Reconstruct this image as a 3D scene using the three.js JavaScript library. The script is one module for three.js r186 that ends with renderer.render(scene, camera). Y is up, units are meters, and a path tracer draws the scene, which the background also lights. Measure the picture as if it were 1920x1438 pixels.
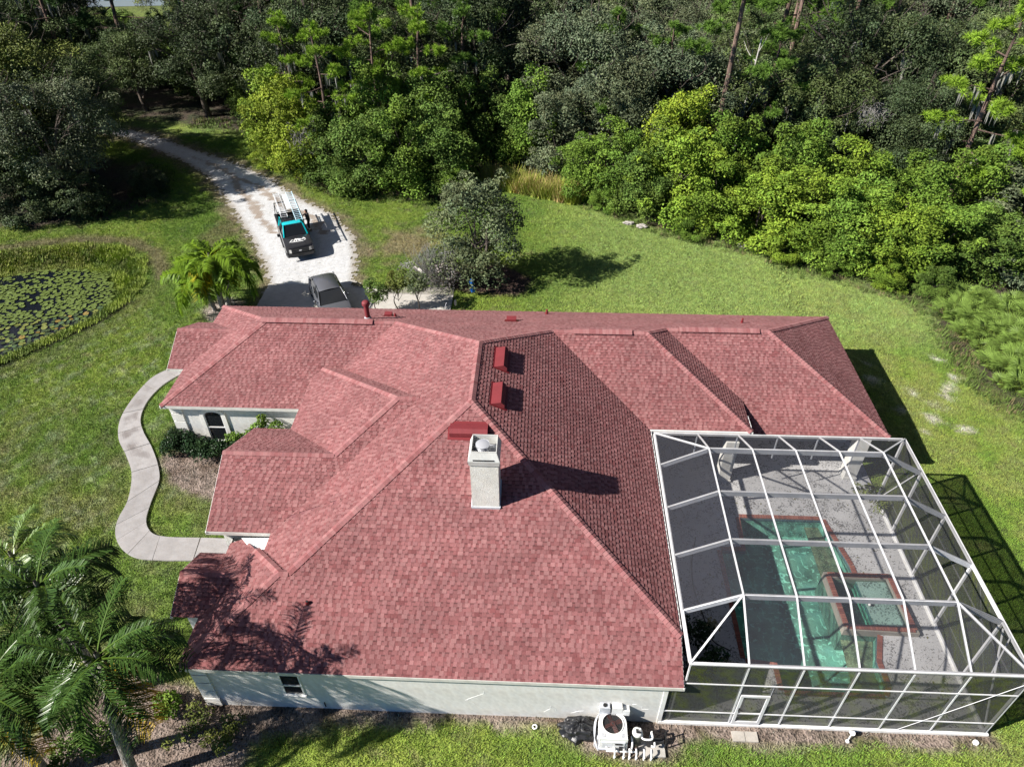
import * as THREE from 'three';
import { Sky } from 'three/addons/objects/Sky.js';
import { MarchingCubes } from 'three/addons/objects/MarchingCubes.js';
import { mergeGeometries, toCreasedNormals } from 'three/addons/utils/BufferGeometryUtils.js';
import { createNoise2D, createNoise3D } from 'simplex-noise';

// ---------------------------------------------------------------- camera, sky, sun, exposure
const scene = new THREE.Scene();
const RAD = Math.PI / 180;
const camera = new THREE.PerspectiveCamera(2 * Math.atan(719 / 1350.6) / RAD, 1024 / 766, 0.5, 900);
camera.position.set(2.682, 26.301, 18.608);
camera.rotation.order = 'YXZ';
camera.rotation.set(-39.399 * RAD, 2.94 * RAD, -0.592 * RAD);
const SUN_EL = 37.5 * RAD, SUN_AZ = 20 * RAD;           // the sun stands to the left and a little towards the camera
const toSun = new THREE.Vector3(-Math.cos(SUN_EL) * Math.cos(SUN_AZ), Math.sin(SUN_EL), Math.cos(SUN_EL) * Math.sin(SUN_AZ));
const sky = new Sky();
sky.name = 'sky';
sky.scale.setScalar(800);
sky.material.uniforms.sunPosition.value.copy(toSun);
sky.material.uniforms.turbidity.value = 3;
sky.material.uniforms.rayleigh.value = 0.6;
sky.material.uniforms.mieCoefficient.value = 0.004;
sky.userData.kind = 'structure';
scene.add(sky);
scene.environmentIntensity = 0.09;
const sun = new THREE.DirectionalLight(0xfff8ee, 5);
sun.position.copy(toSun).multiplyScalar(150);
sun.castShadow = true;
sun.shadow.mapSize.set(4096, 4096);
Object.assign(sun.shadow.camera, { left: -110, right: 110, top: 110, bottom: -110, near: 1, far: 400 });
scene.add(sun, sun.target);
const renderer = new THREE.WebGLRenderer({ antialias: true });
renderer.toneMapping = THREE.LinearToneMapping;
renderer.toneMappingExposure = 2.0;
renderer.shadowMap.enabled = true;

// ---------------------------------------------------------------- helpers
function rng(seed) { let s = seed >>> 0; return () => { s = (s + 0x6d2b79f5) | 0; let t = Math.imul(s ^ (s >>> 15), 1 | s); t = (t + Math.imul(t ^ (t >>> 7), 61 | t)) ^ t; return ((t ^ (t >>> 14)) >>> 0) / 4294967296; }; }
const hash = (a, b = 0, c = 0) => { let h = Math.imul(a | 0, 374761393) ^ Math.imul(b | 0, 668265263) ^ Math.imul(c | 0, 2147483647 - 97); h = Math.imul(h ^ (h >>> 13), 1274126177); h ^= h >>> 16; h = Math.imul(h, 2246822519); return ((h ^ (h >>> 15)) >>> 0) / 4294967296; };
const noise2 = createNoise2D(rng(11)), noise3 = createNoise3D(rng(12));
const fbm = (x, z, o = 4) => { let s = 0, a = 0.5, f = 1; for (let i = 0; i < o; i++) { s += a * noise2(x * f + i * 17.3, z * f - i * 9.1); f *= 2.03; a *= 0.5; } return s; };
const clamp = (x, a = 0, b = 1) => Math.min(b, Math.max(a, x));
const smooth = (x, a, b) => { const t = clamp((x - a) / (b - a)); return t * t * (3 - 2 * t); };
const lerp = (a, b, t) => a + (b - a) * t;
const mix3 = (a, b, t) => [lerp(a[0], b[0], t), lerp(a[1], b[1], t), lerp(a[2], b[2], t)];
const V = (x, y, z) => new THREE.Vector3(x, y, z);
const used = new Map();
function numbered(name) { const n = used.get(name) ?? 0; used.set(name, n + 1); return n ? name + '_' + String(n).padStart(3, '0') : name; }
function tag(o, label, category, group) { o.userData.label = label; o.userData.category = category; if (group) o.userData.group = group; return o; }
function thing(name, label, category, pos = [0, 0, 0], turn = 0, group) {
  const o = new THREE.Group(); o.name = numbered(name); o.position.set(...pos); o.rotation.y = turn; scene.add(o); return tag(o, label, category, group);
}
function mesh(name, geo, mat, parent = scene) {
  const m = new THREE.Mesh(geo, mat); m.name = parent === scene ? numbered(name) : name; m.castShadow = m.receiveShadow = true; parent.add(m); return m;
}
function struct(name, geo, mat) { const m = mesh(name, geo, mat); m.userData.kind = 'structure'; return m; }
const stuff = (o) => { o.userData.kind = 'stuff'; return o; };
const withName = (o, name) => { o.name = name; return o; };

// collects polygons with a colour each into one non-indexed geometry
class MB {
  constructor() { this.p = []; this.c = []; this.u = []; }
  tri(a, b, c, col = [1, 1, 1], ua, ub, uc) {
    this.p.push(a[0], a[1], a[2], b[0], b[1], b[2], c[0], c[1], c[2]);
    for (let i = 0; i < 3; i++) this.c.push(col[0], col[1], col[2]);
    this.u.push(...(ua ?? [a[0] + a[1] * 0.3, a[2] + a[1] * 0.7]), ...(ub ?? [b[0] + b[1] * 0.3, b[2] + b[1] * 0.7]), ...(uc ?? [c[0] + c[1] * 0.3, c[2] + c[1] * 0.7]));
    return this;
  }
  quad(a, b, c, d, col) { this.tri(a, b, c, col); this.tri(a, c, d, col); return this; }
  poly(pts, col) { for (let i = 1; i + 1 < pts.length; i++) this.tri(pts[0], pts[i], pts[i + 1], col); return this; }
  // a box between two corners
  box(x0, y0, z0, x1, y1, z1, col) {
    const P = (i) => [i & 1 ? x1 : x0, i & 2 ? y1 : y0, i & 4 ? z1 : z0];
    for (const [a, b, c, d] of [[0, 4, 6, 2], [1, 3, 7, 5], [0, 1, 5, 4], [2, 6, 7, 3], [0, 2, 3, 1], [4, 5, 7, 6]]) this.quad(P(a), P(b), P(c), P(d), col);
    return this;
  }
  // a beam with a rectangular section (w across, h along up) from a to b
  bar(a, b, w, h, col, up = [0, 1, 0]) {
    const A = V(...a), B = V(...b), t = B.clone().sub(A).normalize();
    let s = new THREE.Vector3().crossVectors(t, V(...up)); if (s.lengthSq() < 1e-6) s = new THREE.Vector3().crossVectors(t, V(0, 0, 1)); s.normalize();
    const n = new THREE.Vector3().crossVectors(s, t).normalize();
    const c = (Q, i, j) => Q.clone().addScaledVector(s, i * w / 2).addScaledVector(n, j * h / 2).toArray();
    const r = [[-1, -1], [1, -1], [1, 1], [-1, 1]], q0 = r.map(([i, j]) => c(A, i, j)), q1 = r.map(([i, j]) => c(B, i, j));
    for (let i = 0; i < 4; i++) { const k = (i + 1) % 4; this.quad(q0[i], q0[k], q1[k], q1[i], col); }
    this.quad(q0[3], q0[2], q0[1], q0[0], col); this.quad(q1[0], q1[1], q1[2], q1[3], col);
    return this;
  }
  geo(center) {
    const g = new THREE.BufferGeometry();
    g.setAttribute('position', new THREE.Float32BufferAttribute(this.p, 3));
    g.setAttribute('color', new THREE.Float32BufferAttribute(this.c, 3));
    g.setAttribute('uv', new THREE.Float32BufferAttribute(this.u, 2));
    g.computeVertexNormals();
    return g;
  }
}
function tubeGeo(pts, r, seg = 8, radial = 6, taper = null) {
  const curve = new THREE.CatmullRomCurve3(pts.map((p) => V(...p)));
  const g = new THREE.TubeGeometry(curve, seg, 1, radial, false), P = g.attributes.position;
  for (let i = 0; i <= seg; i++) {
    const c = curve.getPointAt(i / seg), k = taper ? lerp(r, taper, i / seg) : r;
    for (let j = 0; j <= radial; j++) { const n = i * (radial + 1) + j; P.setXYZ(n, c.x + (P.getX(n) - c.x) * k, c.y + (P.getY(n) - c.y) * k, c.z + (P.getZ(n) - c.z) * k); }
  }
  return g;
}
function merged(list) { return mergeGeometries(list.map((g) => { const h = g.index ? g.toNonIndexed() : g; for (const k of Object.keys(h.attributes)) if (!['position', 'normal', 'uv'].includes(k)) h.deleteAttribute(k); return h; })); }
// loft: sections are arrays of equally many [x, y, z]
function loft(sections, closed = true, caps = true, crease = 0.6) {
  const p = [], n = sections[0].length;
  const T = (a, b, c) => p.push(...a, ...b, ...c);
  for (let i = 0; i + 1 < sections.length; i++) for (let j = 0; j < (closed ? n : n - 1); j++) {
    const k = (j + 1) % n, a = sections[i][j], b = sections[i][k], c = sections[i + 1][k], d = sections[i + 1][j];
    T(a, b, c); T(a, c, d);
  }
  if (caps) for (const [s, f] of [[sections[0], 1], [sections.at(-1), 0]]) for (let j = 1; j + 1 < n; j++) f ? T(s[0], s[j + 1], s[j]) : T(s[0], s[j], s[j + 1]);
  const g = new THREE.BufferGeometry(); g.setAttribute('position', new THREE.Float32BufferAttribute(p, 3));
  g.setAttribute('uv', new THREE.Float32BufferAttribute(new Float32Array(p.length / 3 * 2), 2));
  g.computeVertexNormals();
  return toCreasedNormals(g, crease);
}
// tileable noise texture: fn(value noise octaves) -> [r, g, b] in 0..1
function tileNoise(size, seed) {
  const perms = new Map();
  return (x, y, cells) => {
    const X = x / size * cells, Y = y / size * cells, xi = Math.floor(X), yi = Math.floor(Y), fx = X - xi, fy = Y - yi;
    const h = (i, j) => hash(((i % cells) + cells) % cells, ((j % cells) + cells) % cells, seed + cells);
    const u = fx * fx * (3 - 2 * fx), v = fy * fy * (3 - 2 * fy);
    return lerp(lerp(h(xi, yi), h(xi + 1, yi), u), lerp(h(xi, yi + 1), h(xi + 1, yi + 1), u), v);
  };
}
function tex(size, seed, fn, srgb = false, rep = 1) {
  const n = tileNoise(size, seed), d = new Uint8Array(size * size * 4);
  for (let y = 0; y < size; y++) for (let x = 0; x < size; x++) {
    const c = fn((cells) => n(x, y, cells), x, y), o = (y * size + x) * 4;
    for (let k = 0; k < 3; k++) d[o + k] = clamp(c[k]) * 255; d[o + 3] = 255;
  }
  const t = new THREE.DataTexture(d, size, size); t.wrapS = t.wrapT = THREE.RepeatWrapping; t.magFilter = t.minFilter = THREE.LinearFilter; t.repeat.set(rep, rep);
  if (srgb) t.colorSpace = THREE.SRGBColorSpace; t.needsUpdate = true; return t;
}
const grey = (v) => [v, v, v];
const std = (o) => new THREE.MeshStandardMaterial({ side: THREE.DoubleSide, ...o });
const phys = (o) => new THREE.MeshPhysicalMaterial({ side: THREE.DoubleSide, ...o });
const lin = (r, g, b) => new THREE.Color().setRGB(r, g, b);

// ---------------------------------------------------------------- materials
const T = {
  granule: tex(256, 3, (n) => grey(0.78 + 0.3 * (n(128) - 0.5) + 0.25 * (n(64) - 0.5) + 0.16 * (n(8) - 0.5) + 0.1)),
  stucco: tex(256, 5, (n) => grey(0.5 + 0.7 * (n(128) - 0.5) + 0.4 * (n(64) - 0.5))),
  stain: tex(256, 6, (n) => { const v = 0.93 + 0.16 * (n(4) - 0.5) + 0.12 * (n(16) - 0.5) + 0.08 * (n(96) - 0.5); return [v, v * (0.985 + 0.02 * n(8)), v * (0.96 + 0.04 * n(8))]; }),
  lawn: tex(512, 7, (n) => { const v = 0.72 + 0.9 * (n(170) - 0.5) + 0.5 * (n(64) - 0.5) + 0.3 * (n(20) - 0.5); return [v, v, v * 0.95]; }),
  lawnB: tex(512, 7, (n) => grey(0.5 + 0.9 * (n(170) - 0.5) + 0.5 * (n(64) - 0.5))),
  gravel: tex(512, 8, (n) => { const v = 0.9 + 0.5 * (n(200) - 0.5) + 0.3 * (n(90) - 0.5) + 0.16 * (n(16) - 0.5); return [v, v * 0.99, v * 0.97]; }),
  deck: tex(512, 9, (n) => { const s = smooth(n(110) * 0.6 + n(60) * 0.3 + n(14) * 0.35, 0.66, 0.86); const v = (0.95 + 0.2 * (n(180) - 0.5)) * (1 - 0.62 * s) * (0.9 + 0.25 * (n(6) - 0.5)); return [v, v * 0.985, v * 0.96]; }),
  bark: tex(256, 10, (n, x, y) => { const v = 0.7 + 0.8 * (n(48) - 0.5) + 0.5 * (n(16) - 0.5); return [v, v * 0.97, v * 0.94]; }),
  pool: tex(512, 13, (n) => { const a = Math.abs(n(13) - 0.5) + Math.abs(n(29) - 0.5) * 0.45, v = 0.5 + 0.5 * (n(6) - 0.5) + 0.9 * smooth(a, 0.16, 0.02) - 0.15 * n(50); return [v * (0.85 + 0.3 * n(5)), v, v * (0.95 + 0.12 * n(9))]; }),  // mottling, with pale web lines that paint caustic light into the floor colour
  ripple: tex(512, 14, (n) => grey(0.5 + 0.6 * (n(9) - 0.5) + 0.4 * (n(23) - 0.5) + 0.2 * (n(60) - 0.5))),
  wall: tex(256, 17, (n, x, y) => { const v = 0.92 + 0.14 * (n(3) - 0.5) + 0.14 * (n(11) - 0.5) + 0.1 * (n(96) - 0.5); return [v, v * (0.98 + 0.03 * n(6)), v * (0.95 + 0.06 * n(6))]; }),
  algae: tex(256, 16, (n) => { const a = smooth(n(3) * 0.5 + n(9) * 0.35 + n(70) * 0.45, 0.5, 0.85), k = 0.3 + 0.7 * n(80); return [lerp(0.3, 0.5, a) * k, lerp(0.32, 0.62, a) * k, lerp(0.3, 0.1, a) * k]; }),
  screen: tex(256, 15, (n) => grey(0.72 + 0.4 * (n(6) - 0.5) + 0.5 * (n(40) - 0.5))),
};
const M = {
  shingle: phys({ vertexColors: true, roughness: 0.95, sheen: 0.5, sheenRoughness: 0.5, sheenColor: lin(0.9, 0.46, 0.47), map: T.granule, bumpMap: T.granule, bumpScale: 0.002 }),
  underlay: std({ color: lin(0.16, 0.06, 0.065), roughness: 1 }),
  stucco: std({ color: lin(0.68, 0.675, 0.655), roughness: 0.95, map: T.wall, bumpMap: T.stucco, bumpScale: 0.004 }),
  quoin: std({ color: lin(0.76, 0.75, 0.71), roughness: 0.95, map: T.stain, bumpMap: T.stucco, bumpScale: 0.003 }),
  groove: std({ color: lin(0.2, 0.2, 0.19), roughness: 1 }),
  white: std({ color: lin(0.8, 0.8, 0.79), roughness: 0.5, map: T.stain }),
  caulk: std({ color: lin(0.85, 0.85, 0.83), roughness: 0.8 }),
  gutter: std({ color: lin(0.62, 0.61, 0.58), roughness: 0.55, map: T.stain }),
  soffit: std({ color: lin(0.5, 0.5, 0.48), roughness: 0.9 }),
  alu: std({ color: lin(0.66, 0.665, 0.69), roughness: 0.42, map: T.stain }),
  aluDull: std({ color: lin(0.5, 0.52, 0.57), roughness: 0.5, map: T.stain }),
  steel: std({ color: lin(0.7, 0.71, 0.74), roughness: 0.32, metalness: 0.85 }),
  glass: std({ color: lin(0.012, 0.014, 0.017), roughness: 0.06 }),
  glassGrey: std({ color: lin(0.05, 0.052, 0.05), roughness: 0.2 }),
  black: std({ color: lin(0.012, 0.012, 0.013), roughness: 0.6 }),
  rubber: std({ color: lin(0.02, 0.02, 0.021), roughness: 0.9 }),
  redPaint: std({ color: lin(0.19, 0.022, 0.028), roughness: 0.7, map: T.stain }),
  redDark: std({ color: lin(0.16, 0.012, 0.016), roughness: 0.5 }),
  concrete: std({ vertexColors: true, roughness: 0.95, map: T.stain, bumpMap: T.stucco, bumpScale: 0.004 }),
  deck: std({ color: lin(0.56, 0.565, 0.585), roughness: 0.95, map: T.deck }),
  brick: std({ vertexColors: true, roughness: 0.9, map: T.granule }),
  ground: std({ vertexColors: true, roughness: 1, map: T.lawn, bumpMap: T.lawnB, bumpScale: 0.05 }),
  gravel: std({ vertexColors: true, roughness: 1, map: T.gravel, bumpMap: T.gravel, bumpScale: 0.03 }),
  grass: std({ roughness: 0.9, color: lin(1, 1, 1) }),
  screen: std({ color: lin(0.042, 0.043, 0.055), roughness: 0.9, transparent: true, opacity: 0.36, depthWrite: false }),
  screenWall: std({ color: lin(0.2, 0.2, 0.2), map: T.algae, roughness: 0.9, transparent: true, opacity: 0.7, depthWrite: false }),
  bark: std({ color: lin(0.17, 0.14, 0.12), roughness: 1, map: T.bark, bumpMap: T.bark, bumpScale: 0.05 }),
  barkDark: std({ color: lin(0.07, 0.06, 0.052), roughness: 1, map: T.bark, bumpMap: T.bark, bumpScale: 0.05 }),
  barkPine: std({ color: lin(0.24, 0.165, 0.135), roughness: 1, map: T.bark, bumpMap: T.bark, bumpScale: 0.06 }),
  barkPalm: std({ color: lin(0.36, 0.335, 0.31), roughness: 1, map: T.bark, bumpMap: T.bark, bumpScale: 0.03 }),
  deadwood: std({ color: lin(0.42, 0.4, 0.37), roughness: 1 }),
  moss: std({ color: lin(0.2, 0.2, 0.175), roughness: 1 }),
  vcol: std({ vertexColors: true, roughness: 0.7 }),
  vcolMatte: std({ vertexColors: true, roughness: 1 }),
};
// leaves: the vertex colours hold each leaf's own tint, the material colour the species
const leafMat = (r, g, b, tr = 0.14, rough = 0.62) => phys({ vertexColors: true, color: lin(r, g, b), roughness: rough, transmission: tr, thickness: 0, ior: 1.3, specularIntensity: 0.6 });
const L = {
  oak: leafMat(0.085, 0.118, 0.04, 0, 0.45), oakGrey: leafMat(0.112, 0.138, 0.07, 0, 0.45), oakDark: leafMat(0.06, 0.084, 0.034, 0, 0.45), olive: leafMat(0.135, 0.16, 0.034, 0, 0.5),
  lime: leafMat(0.165, 0.25, 0.026), bright: leafMat(0.13, 0.215, 0.028), mid: leafMat(0.098, 0.16, 0.028), yellow: leafMat(0.2, 0.265, 0.024), pine: leafMat(0.11, 0.2, 0.034, 0.1), pineLime: leafMat(0.2, 0.32, 0.034, 0.1), pineDark: leafMat(0.05, 0.1, 0.028, 0),
  hedge: leafMat(0.022, 0.045, 0.016, 0, 0.35), palm: leafMat(0.045, 0.09, 0.018, 0.06, 0.3), palmBright: leafMat(0.15, 0.25, 0.018, 0.25, 0.45), palmetto: leafMat(0.15, 0.23, 0.046, 0.1, 0.5), grey: leafMat(0.22, 0.21, 0.2, 0.05), shrubGrey: leafMat(0.12, 0.15, 0.07, 0),
};

// ---------------------------------------------------------------- the plan of the plot (metres; x right, z towards the camera)
const DRIVE_L = [[-15.9, -21.4], [-16.5, -23.8], [-17.3, -26], [-19.1, -29.1], [-21.2, -32.5], [-24.4, -37.3], [-27.4, -41.6], [-31.3, -45.1], [-34.9, -47.6], [-38.9, -50.4], [-48, -54]];
const DRIVE_R = [[-9.6, -21.6], [-10.4, -24], [-11.1, -27.7], [-11.9, -30.6], [-14.6, -34.6], [-18, -37.3], [-21.7, -41.2], [-24.4, -43.4], [-28.6, -46.2], [-32.7, -48.7], [-37.1, -51.6], [-47, -56]];
const DRIVE = [...DRIVE_L, ...DRIVE_R.slice().reverse()];
const PATH_L = [[-18.9, -14.3], [-19.4, -13.9], [-20, -13.1], [-20.3, -10.7], [-20.1, -9.2], [-19.5, -7.9], [-18.6, -6.8], [-17.7, -5.5], [-17.1, -3.8], [-17, -2.5], [-16.7, -1.7], [-16.1, -1], [-15.2, -0.5], [-14, -0.4], [-12.3, -0.45], [-10.6, -0.45]];
const PATH_R = [[-17.9, -13.9], [-18.5, -13.4], [-19.1, -12.4], [-19.35, -11], [-19.1, -9.6], [-18.5, -8.6], [-17.5, -7.4], [-16.6, -6.1], [-16.15, -5.2], [-15.9, -3.6], [-15.7, -2.7], [-15.45, -2.25], [-15, -1.85], [-14.4, -1.7], [-12.4, -1.7], [-10.6, -1.7]];
const PATH = [...PATH_L, ...PATH_R.slice().reverse()];
const WATER = [[-46, -21], [-36, -24.9], [-34, -25.6], [-31.8, -25.9], [-29.2, -25.4], [-27.5, -23.1], [-26.9, -20.8], [-27.7, -18.6], [-28.2, -17], [-29.3, -16.2], [-31.2, -15.3], [-46, -11]];
const BANK = [[-48, -26], [-37.6, -27.2], [-35.6, -28], [-32.3, -28.7], [-28.9, -28.3], [-26.6, -26.6], [-25.3, -23.5], [-25.4, -21], [-26.2, -18.7], [-27.8, -16.6], [-29.8, -14.1], [-48, -8]];
const FOREST = [[-130, -33], [-41, -31.6], [-37.6, -31.1], [-34.2, -32.1], [-31.7, -34.1], [-29.4, -36.1], [-31.5, -42], [-36, -45], [-46, -49], [-46, -58], [-37, -55], [-27.5, -52], [-20.6, -43], [-16.5, -38.8], [-11.7, -37.5], [-5.8, -37.2], [-2.1, -42.2], [1.7, -41], [4.4, -38], [8.2, -35.4], [10.9, -32.8], [14, -31], [17.7, -29.5], [21, -27.3], [24.3, -26], [27.3, -24.3], [28.2, -22], [28, -18.4], [27.9, -15.2], [28.5, -13.3], [29.4, -11], [31, -6], [33, 3], [130, 20], [130, -260], [-130, -260]];
const PAD = [[-15.7, -16.2], [-16.4, -23.6], [-14.3, -23.85], [-9.3, -23], [-3.4, -22.6], [-3.3, -16.2]];
const BED_FRONT = [[-17.5, 9.5], [-14.6, 6.3], [-13.2, 4.7], [-9.3, 5.2], [7.6, 5.5], [7.7, 7.6], [5.2, 7.5], [4.3, 6.85], [3.2, 6.4], [0.5, 6.3], [-2.4, 6.35], [-5, 6.7], [-7, 7.2], [-8.2, 9.5]];
const BED_CAGE = [[7.2, 5.5], [19.2, 5.5], [19.7, 6.6], [18.3, 6.5], [16, 6.55], [13.2, 6.5], [10.9, 6.75], [9.4, 6.5], [8.3, 6.75], [7.5, 7.6]];
const BED_HEDGE = [[-16.9, -6.6], [-15.9, -5.1], [-14.2, -4.1], [-12.2, -3.7], [-10.2, -4.4], [-10.2, -8], [-15.8, -8]];
const BED_PALM = [[-19.6, -21.2], [-18.6, -22], [-17.1, -21.6], [-16.9, -19.6], [-18.6, -18.9], [-19.9, -19.8]];
const BED_BUSH = [[-5.2, -24.8], [-3.4, -23.3], [-0.6, -22.6], [1.7, -23], [2.1, -25], [0, -27], [-3.6, -27]];
function sd(poly, x, z) {     // signed distance, negative inside
  let d = 1e9, inside = false;
  for (let i = 0, j = poly.length - 1; i < poly.length; j = i++) {
    const [ax, az] = poly[j], [bx, bz] = poly[i], ex = bx - ax, ez = bz - az, t = clamp(((x - ax) * ex + (z - az) * ez) / (ex * ex + ez * ez));
    d = Math.min(d, (ax + ex * t - x) ** 2 + (az + ez * t - z) ** 2);
    if ((az > z) !== (bz > z) && x < (bx - ax) * (z - az) / (bz - az) + ax) inside = !inside;
  }
  return inside ? -Math.sqrt(d) : Math.sqrt(d);
}
const SAND = [[22.1, -15, 0.5], [23.9, -14, 0.5], [24.9, -12.8, 0.55], [25.8, -13.6, 0.45], [26.6, -17.3, 0.4], [26.2, -14.4, 0.45], [24.2, -11.7, 0.55], [22.9, -12.4, 0.4], [25.5, -10.7, 0.4], [23.2, -10.4, 0.4], [22.6, -16.6, 0.3], [27, -15.4, 0.5]];
function height(x, z) {
  let y = 0.03 * noise2(x * 0.15, z * 0.15) - 0.03;
  if (x > 8.3 && x < 18.5 && z > -4.9 && z < 5.5) return -1.7;
  if (x > 13 && z < -6) y -= 0.45 * smooth(x, 18.3, 20.5) * smooth(-z, 7, 13);  // lawn sunk at the back right, shaped to lengthen the house shadow
  if (x < -22 && z > -32 && z < -4) { const b = sd(BANK, x, z); if (b < 0) y -= 0.75 * smooth(-b, 0, 1.7); else y += 0.05 * smooth(b, 1, 0); }
  return y;
}
// colour of the ground itself and how much grass grows on it
function groundAt(x, z) {
  const n = fbm(x * 0.07, z * 0.07, 4), m = fbm(x * 0.35 + 40, z * 0.35, 3), k = fbm(x * 1.3, z * 1.3 + 9, 2);
  let c = mix3([0.125, 0.2, 0.025], [0.205, 0.265, 0.04], smooth(n + m * 0.5, -0.35, 0.4));
  c = mix3(c, [0.075, 0.15, 0.024], 0.7 * smooth(m + k * 0.4 - n * 0.3, 0.1, 0.6));
  c = mix3(c, [0.24, 0.2, 0.1], 0.55 * smooth(k + m * 0.7 + n * 0.2, 0.3, 0.75));
  { const w = smooth(x, -1, 9) * smooth(z, -16, -21); if (w > 0) c = mix3(c, [0.27, 0.33, 0.11], 0.65 * w); }
  if (x > 17) c = mix3(c, [0.21, 0.22, 0.07], 0.6 * smooth(x, 17, 22) * smooth(z, -27, -21) * smooth(n + m, -0.5, 0.5));
  if (x < -9 && z > -12) c = mix3(c, [0.17, 0.165, 0.07], 0.6 * smooth(x, -9, -13) * smooth(z, -12, -6) * smooth(m + n * 0.5, -0.4, 0.4));
  let grass = 1;
  // pale seed heads in streaks over the left lawn
  if (x < -12 && z > -26) { const s = noise2((x * 0.8 + z * 0.55) * 1.6, (x * 0.55 - z * 0.8) * 0.35) * 0.6 + fbm(x * 0.8, z * 0.8, 2) * 0.6; c = mix3(c, [0.27, 0.3, 0.19], 0.6 * smooth(s, 0.05, 0.6) * smooth(x, -12, -17) * smooth(z, -24, -17)); }
  const dr = sd(DRIVE, x, z);
  if (dr < 4) { const w = smooth(dr + m * 1.1 + k * 0.4, 1.5, 0.15); c = mix3(c, [0.2, 0.155, 0.105], 0.85 * w); grass *= 1 - 0.75 * w; }
  { const w = smooth(Math.hypot((x + 7.3) / 2.9, (z + 29.8) / 3.4) + m * 0.6, 1.1, 0.4); c = mix3(c, [0.24, 0.17, 0.115], 0.75 * w); grass *= 1 - 0.5 * w; }
  { const w = smooth(Math.hypot((x + 22.5) / 1.6, (z + 31.5) / 3.6) + m * 0.6, 1.1, 0.3); c = mix3(c, [0.2, 0.15, 0.095], 0.6 * w); }
  if (x < -22 && z > -34 && z < -4) {
    const b = sd(BANK, x, z);
    const ring = smooth(Math.abs(b - 1.1 + m * 0.5), 1.0, 0.2) * (z < -24 ? 1 : 0.35); c = mix3(c, [0.165, 0.135, 0.075], 0.85 * ring); grass *= 1 - 0.45 * ring;
    if (b > -0.1 && b < 0.45 && z > -21) c = mix3(c, [0.045, 0.035, 0.025], 0.8);
    if (b < 0) { c = mix3([0.1, 0.125, 0.024], [0.05, 0.05, 0.025], smooth(m + k * 0.5, 0, 0.6)); grass = 1; }
  }
  for (const [sx, sz, r] of SAND) { const q = Math.hypot(x - sx, (z - sz) * 1.2) + k * 0.5 + m * 0.3; if (q < r * 2) { const w = smooth(q + (hash(Math.round(x * 9), Math.round(z * 9)) - 0.5) * 0.35, r * 1.1, r * 0.1); c = mix3(c, [0.5, 0.46, 0.41], w * 0.85); grass *= 1 - w * 0.8; } }
  for (const B of [BED_FRONT, BED_CAGE, BED_HEDGE, BED_PALM, BED_BUSH]) {
    if (x < B[0][0] - 30 || Math.abs(z - B[0][1]) > 24) continue;
    const b = sd(B, x, z) + m * 0.35 + k * 0.25, w = smooth(b, 0.15, -0.3);
    const col = B === BED_BUSH ? [0.085, 0.05, 0.042] : mix3([0.25, 0.195, 0.17], [0.13, 0.09, 0.07], smooth(k + m, -0.1, 0.5));
    if (w > 0) { c = mix3(c, B === BED_PALM ? mix3(col, [0.42, 0.37, 0.34], 0.6) : col, w); grass *= 1 - w * (B === BED_HEDGE ? 0.8 : 0.92); }
  }
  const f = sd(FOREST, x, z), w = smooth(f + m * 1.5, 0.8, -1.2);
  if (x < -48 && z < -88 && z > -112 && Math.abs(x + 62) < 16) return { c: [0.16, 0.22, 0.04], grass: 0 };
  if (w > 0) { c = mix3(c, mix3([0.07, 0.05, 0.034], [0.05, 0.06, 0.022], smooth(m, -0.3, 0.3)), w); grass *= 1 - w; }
  const kk = 0.88 + 0.3 * hash(Math.round(x * 7), Math.round(z * 7));
  return { c: [c[0] * kk, c[1] * kk, c[2] * kk], grass };
}
function axisSteps(a, b, fine, outer, k) { const r = []; let s = fine, v = a; const lo = []; while (v > -outer) { s *= k; v -= s; lo.push(v); } for (let i = 0; ; i++) { const x = a + i * fine; if (x > b) break; r.push(x); } s = fine; v = r.at(-1); const hi = []; while (v < outer) { s *= k; v += s; hi.push(v); } return [...lo.reverse(), ...r, ...hi]; }
{
  const X = axisSteps(-62, 52, 0.36, 620, 1.35), Z = axisSteps(-66, 11, 0.36, 620, 1.35), nx = X.length, nz = Z.length;
  const p = new Float32Array(nx * nz * 3), c = new Float32Array(nx * nz * 3), u = new Float32Array(nx * nz * 2), idx = [];
  for (let j = 0; j < nz; j++) for (let i = 0; i < nx; i++) {
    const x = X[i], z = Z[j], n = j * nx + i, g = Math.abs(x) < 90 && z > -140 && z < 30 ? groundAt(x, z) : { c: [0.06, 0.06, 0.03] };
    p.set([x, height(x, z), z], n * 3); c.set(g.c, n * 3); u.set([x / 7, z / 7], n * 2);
    if (i && j) idx.push(n - nx - 1, n - 1, n, n - nx - 1, n, n - nx);
  }
  const g = new THREE.BufferGeometry(); g.setAttribute('position', new THREE.BufferAttribute(p, 3)); g.setAttribute('color', new THREE.BufferAttribute(c, 3)); g.setAttribute('uv', new THREE.BufferAttribute(u, 2)); g.setIndex(idx); g.computeVertexNormals();
  struct('ground', g, M.ground);
}
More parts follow.
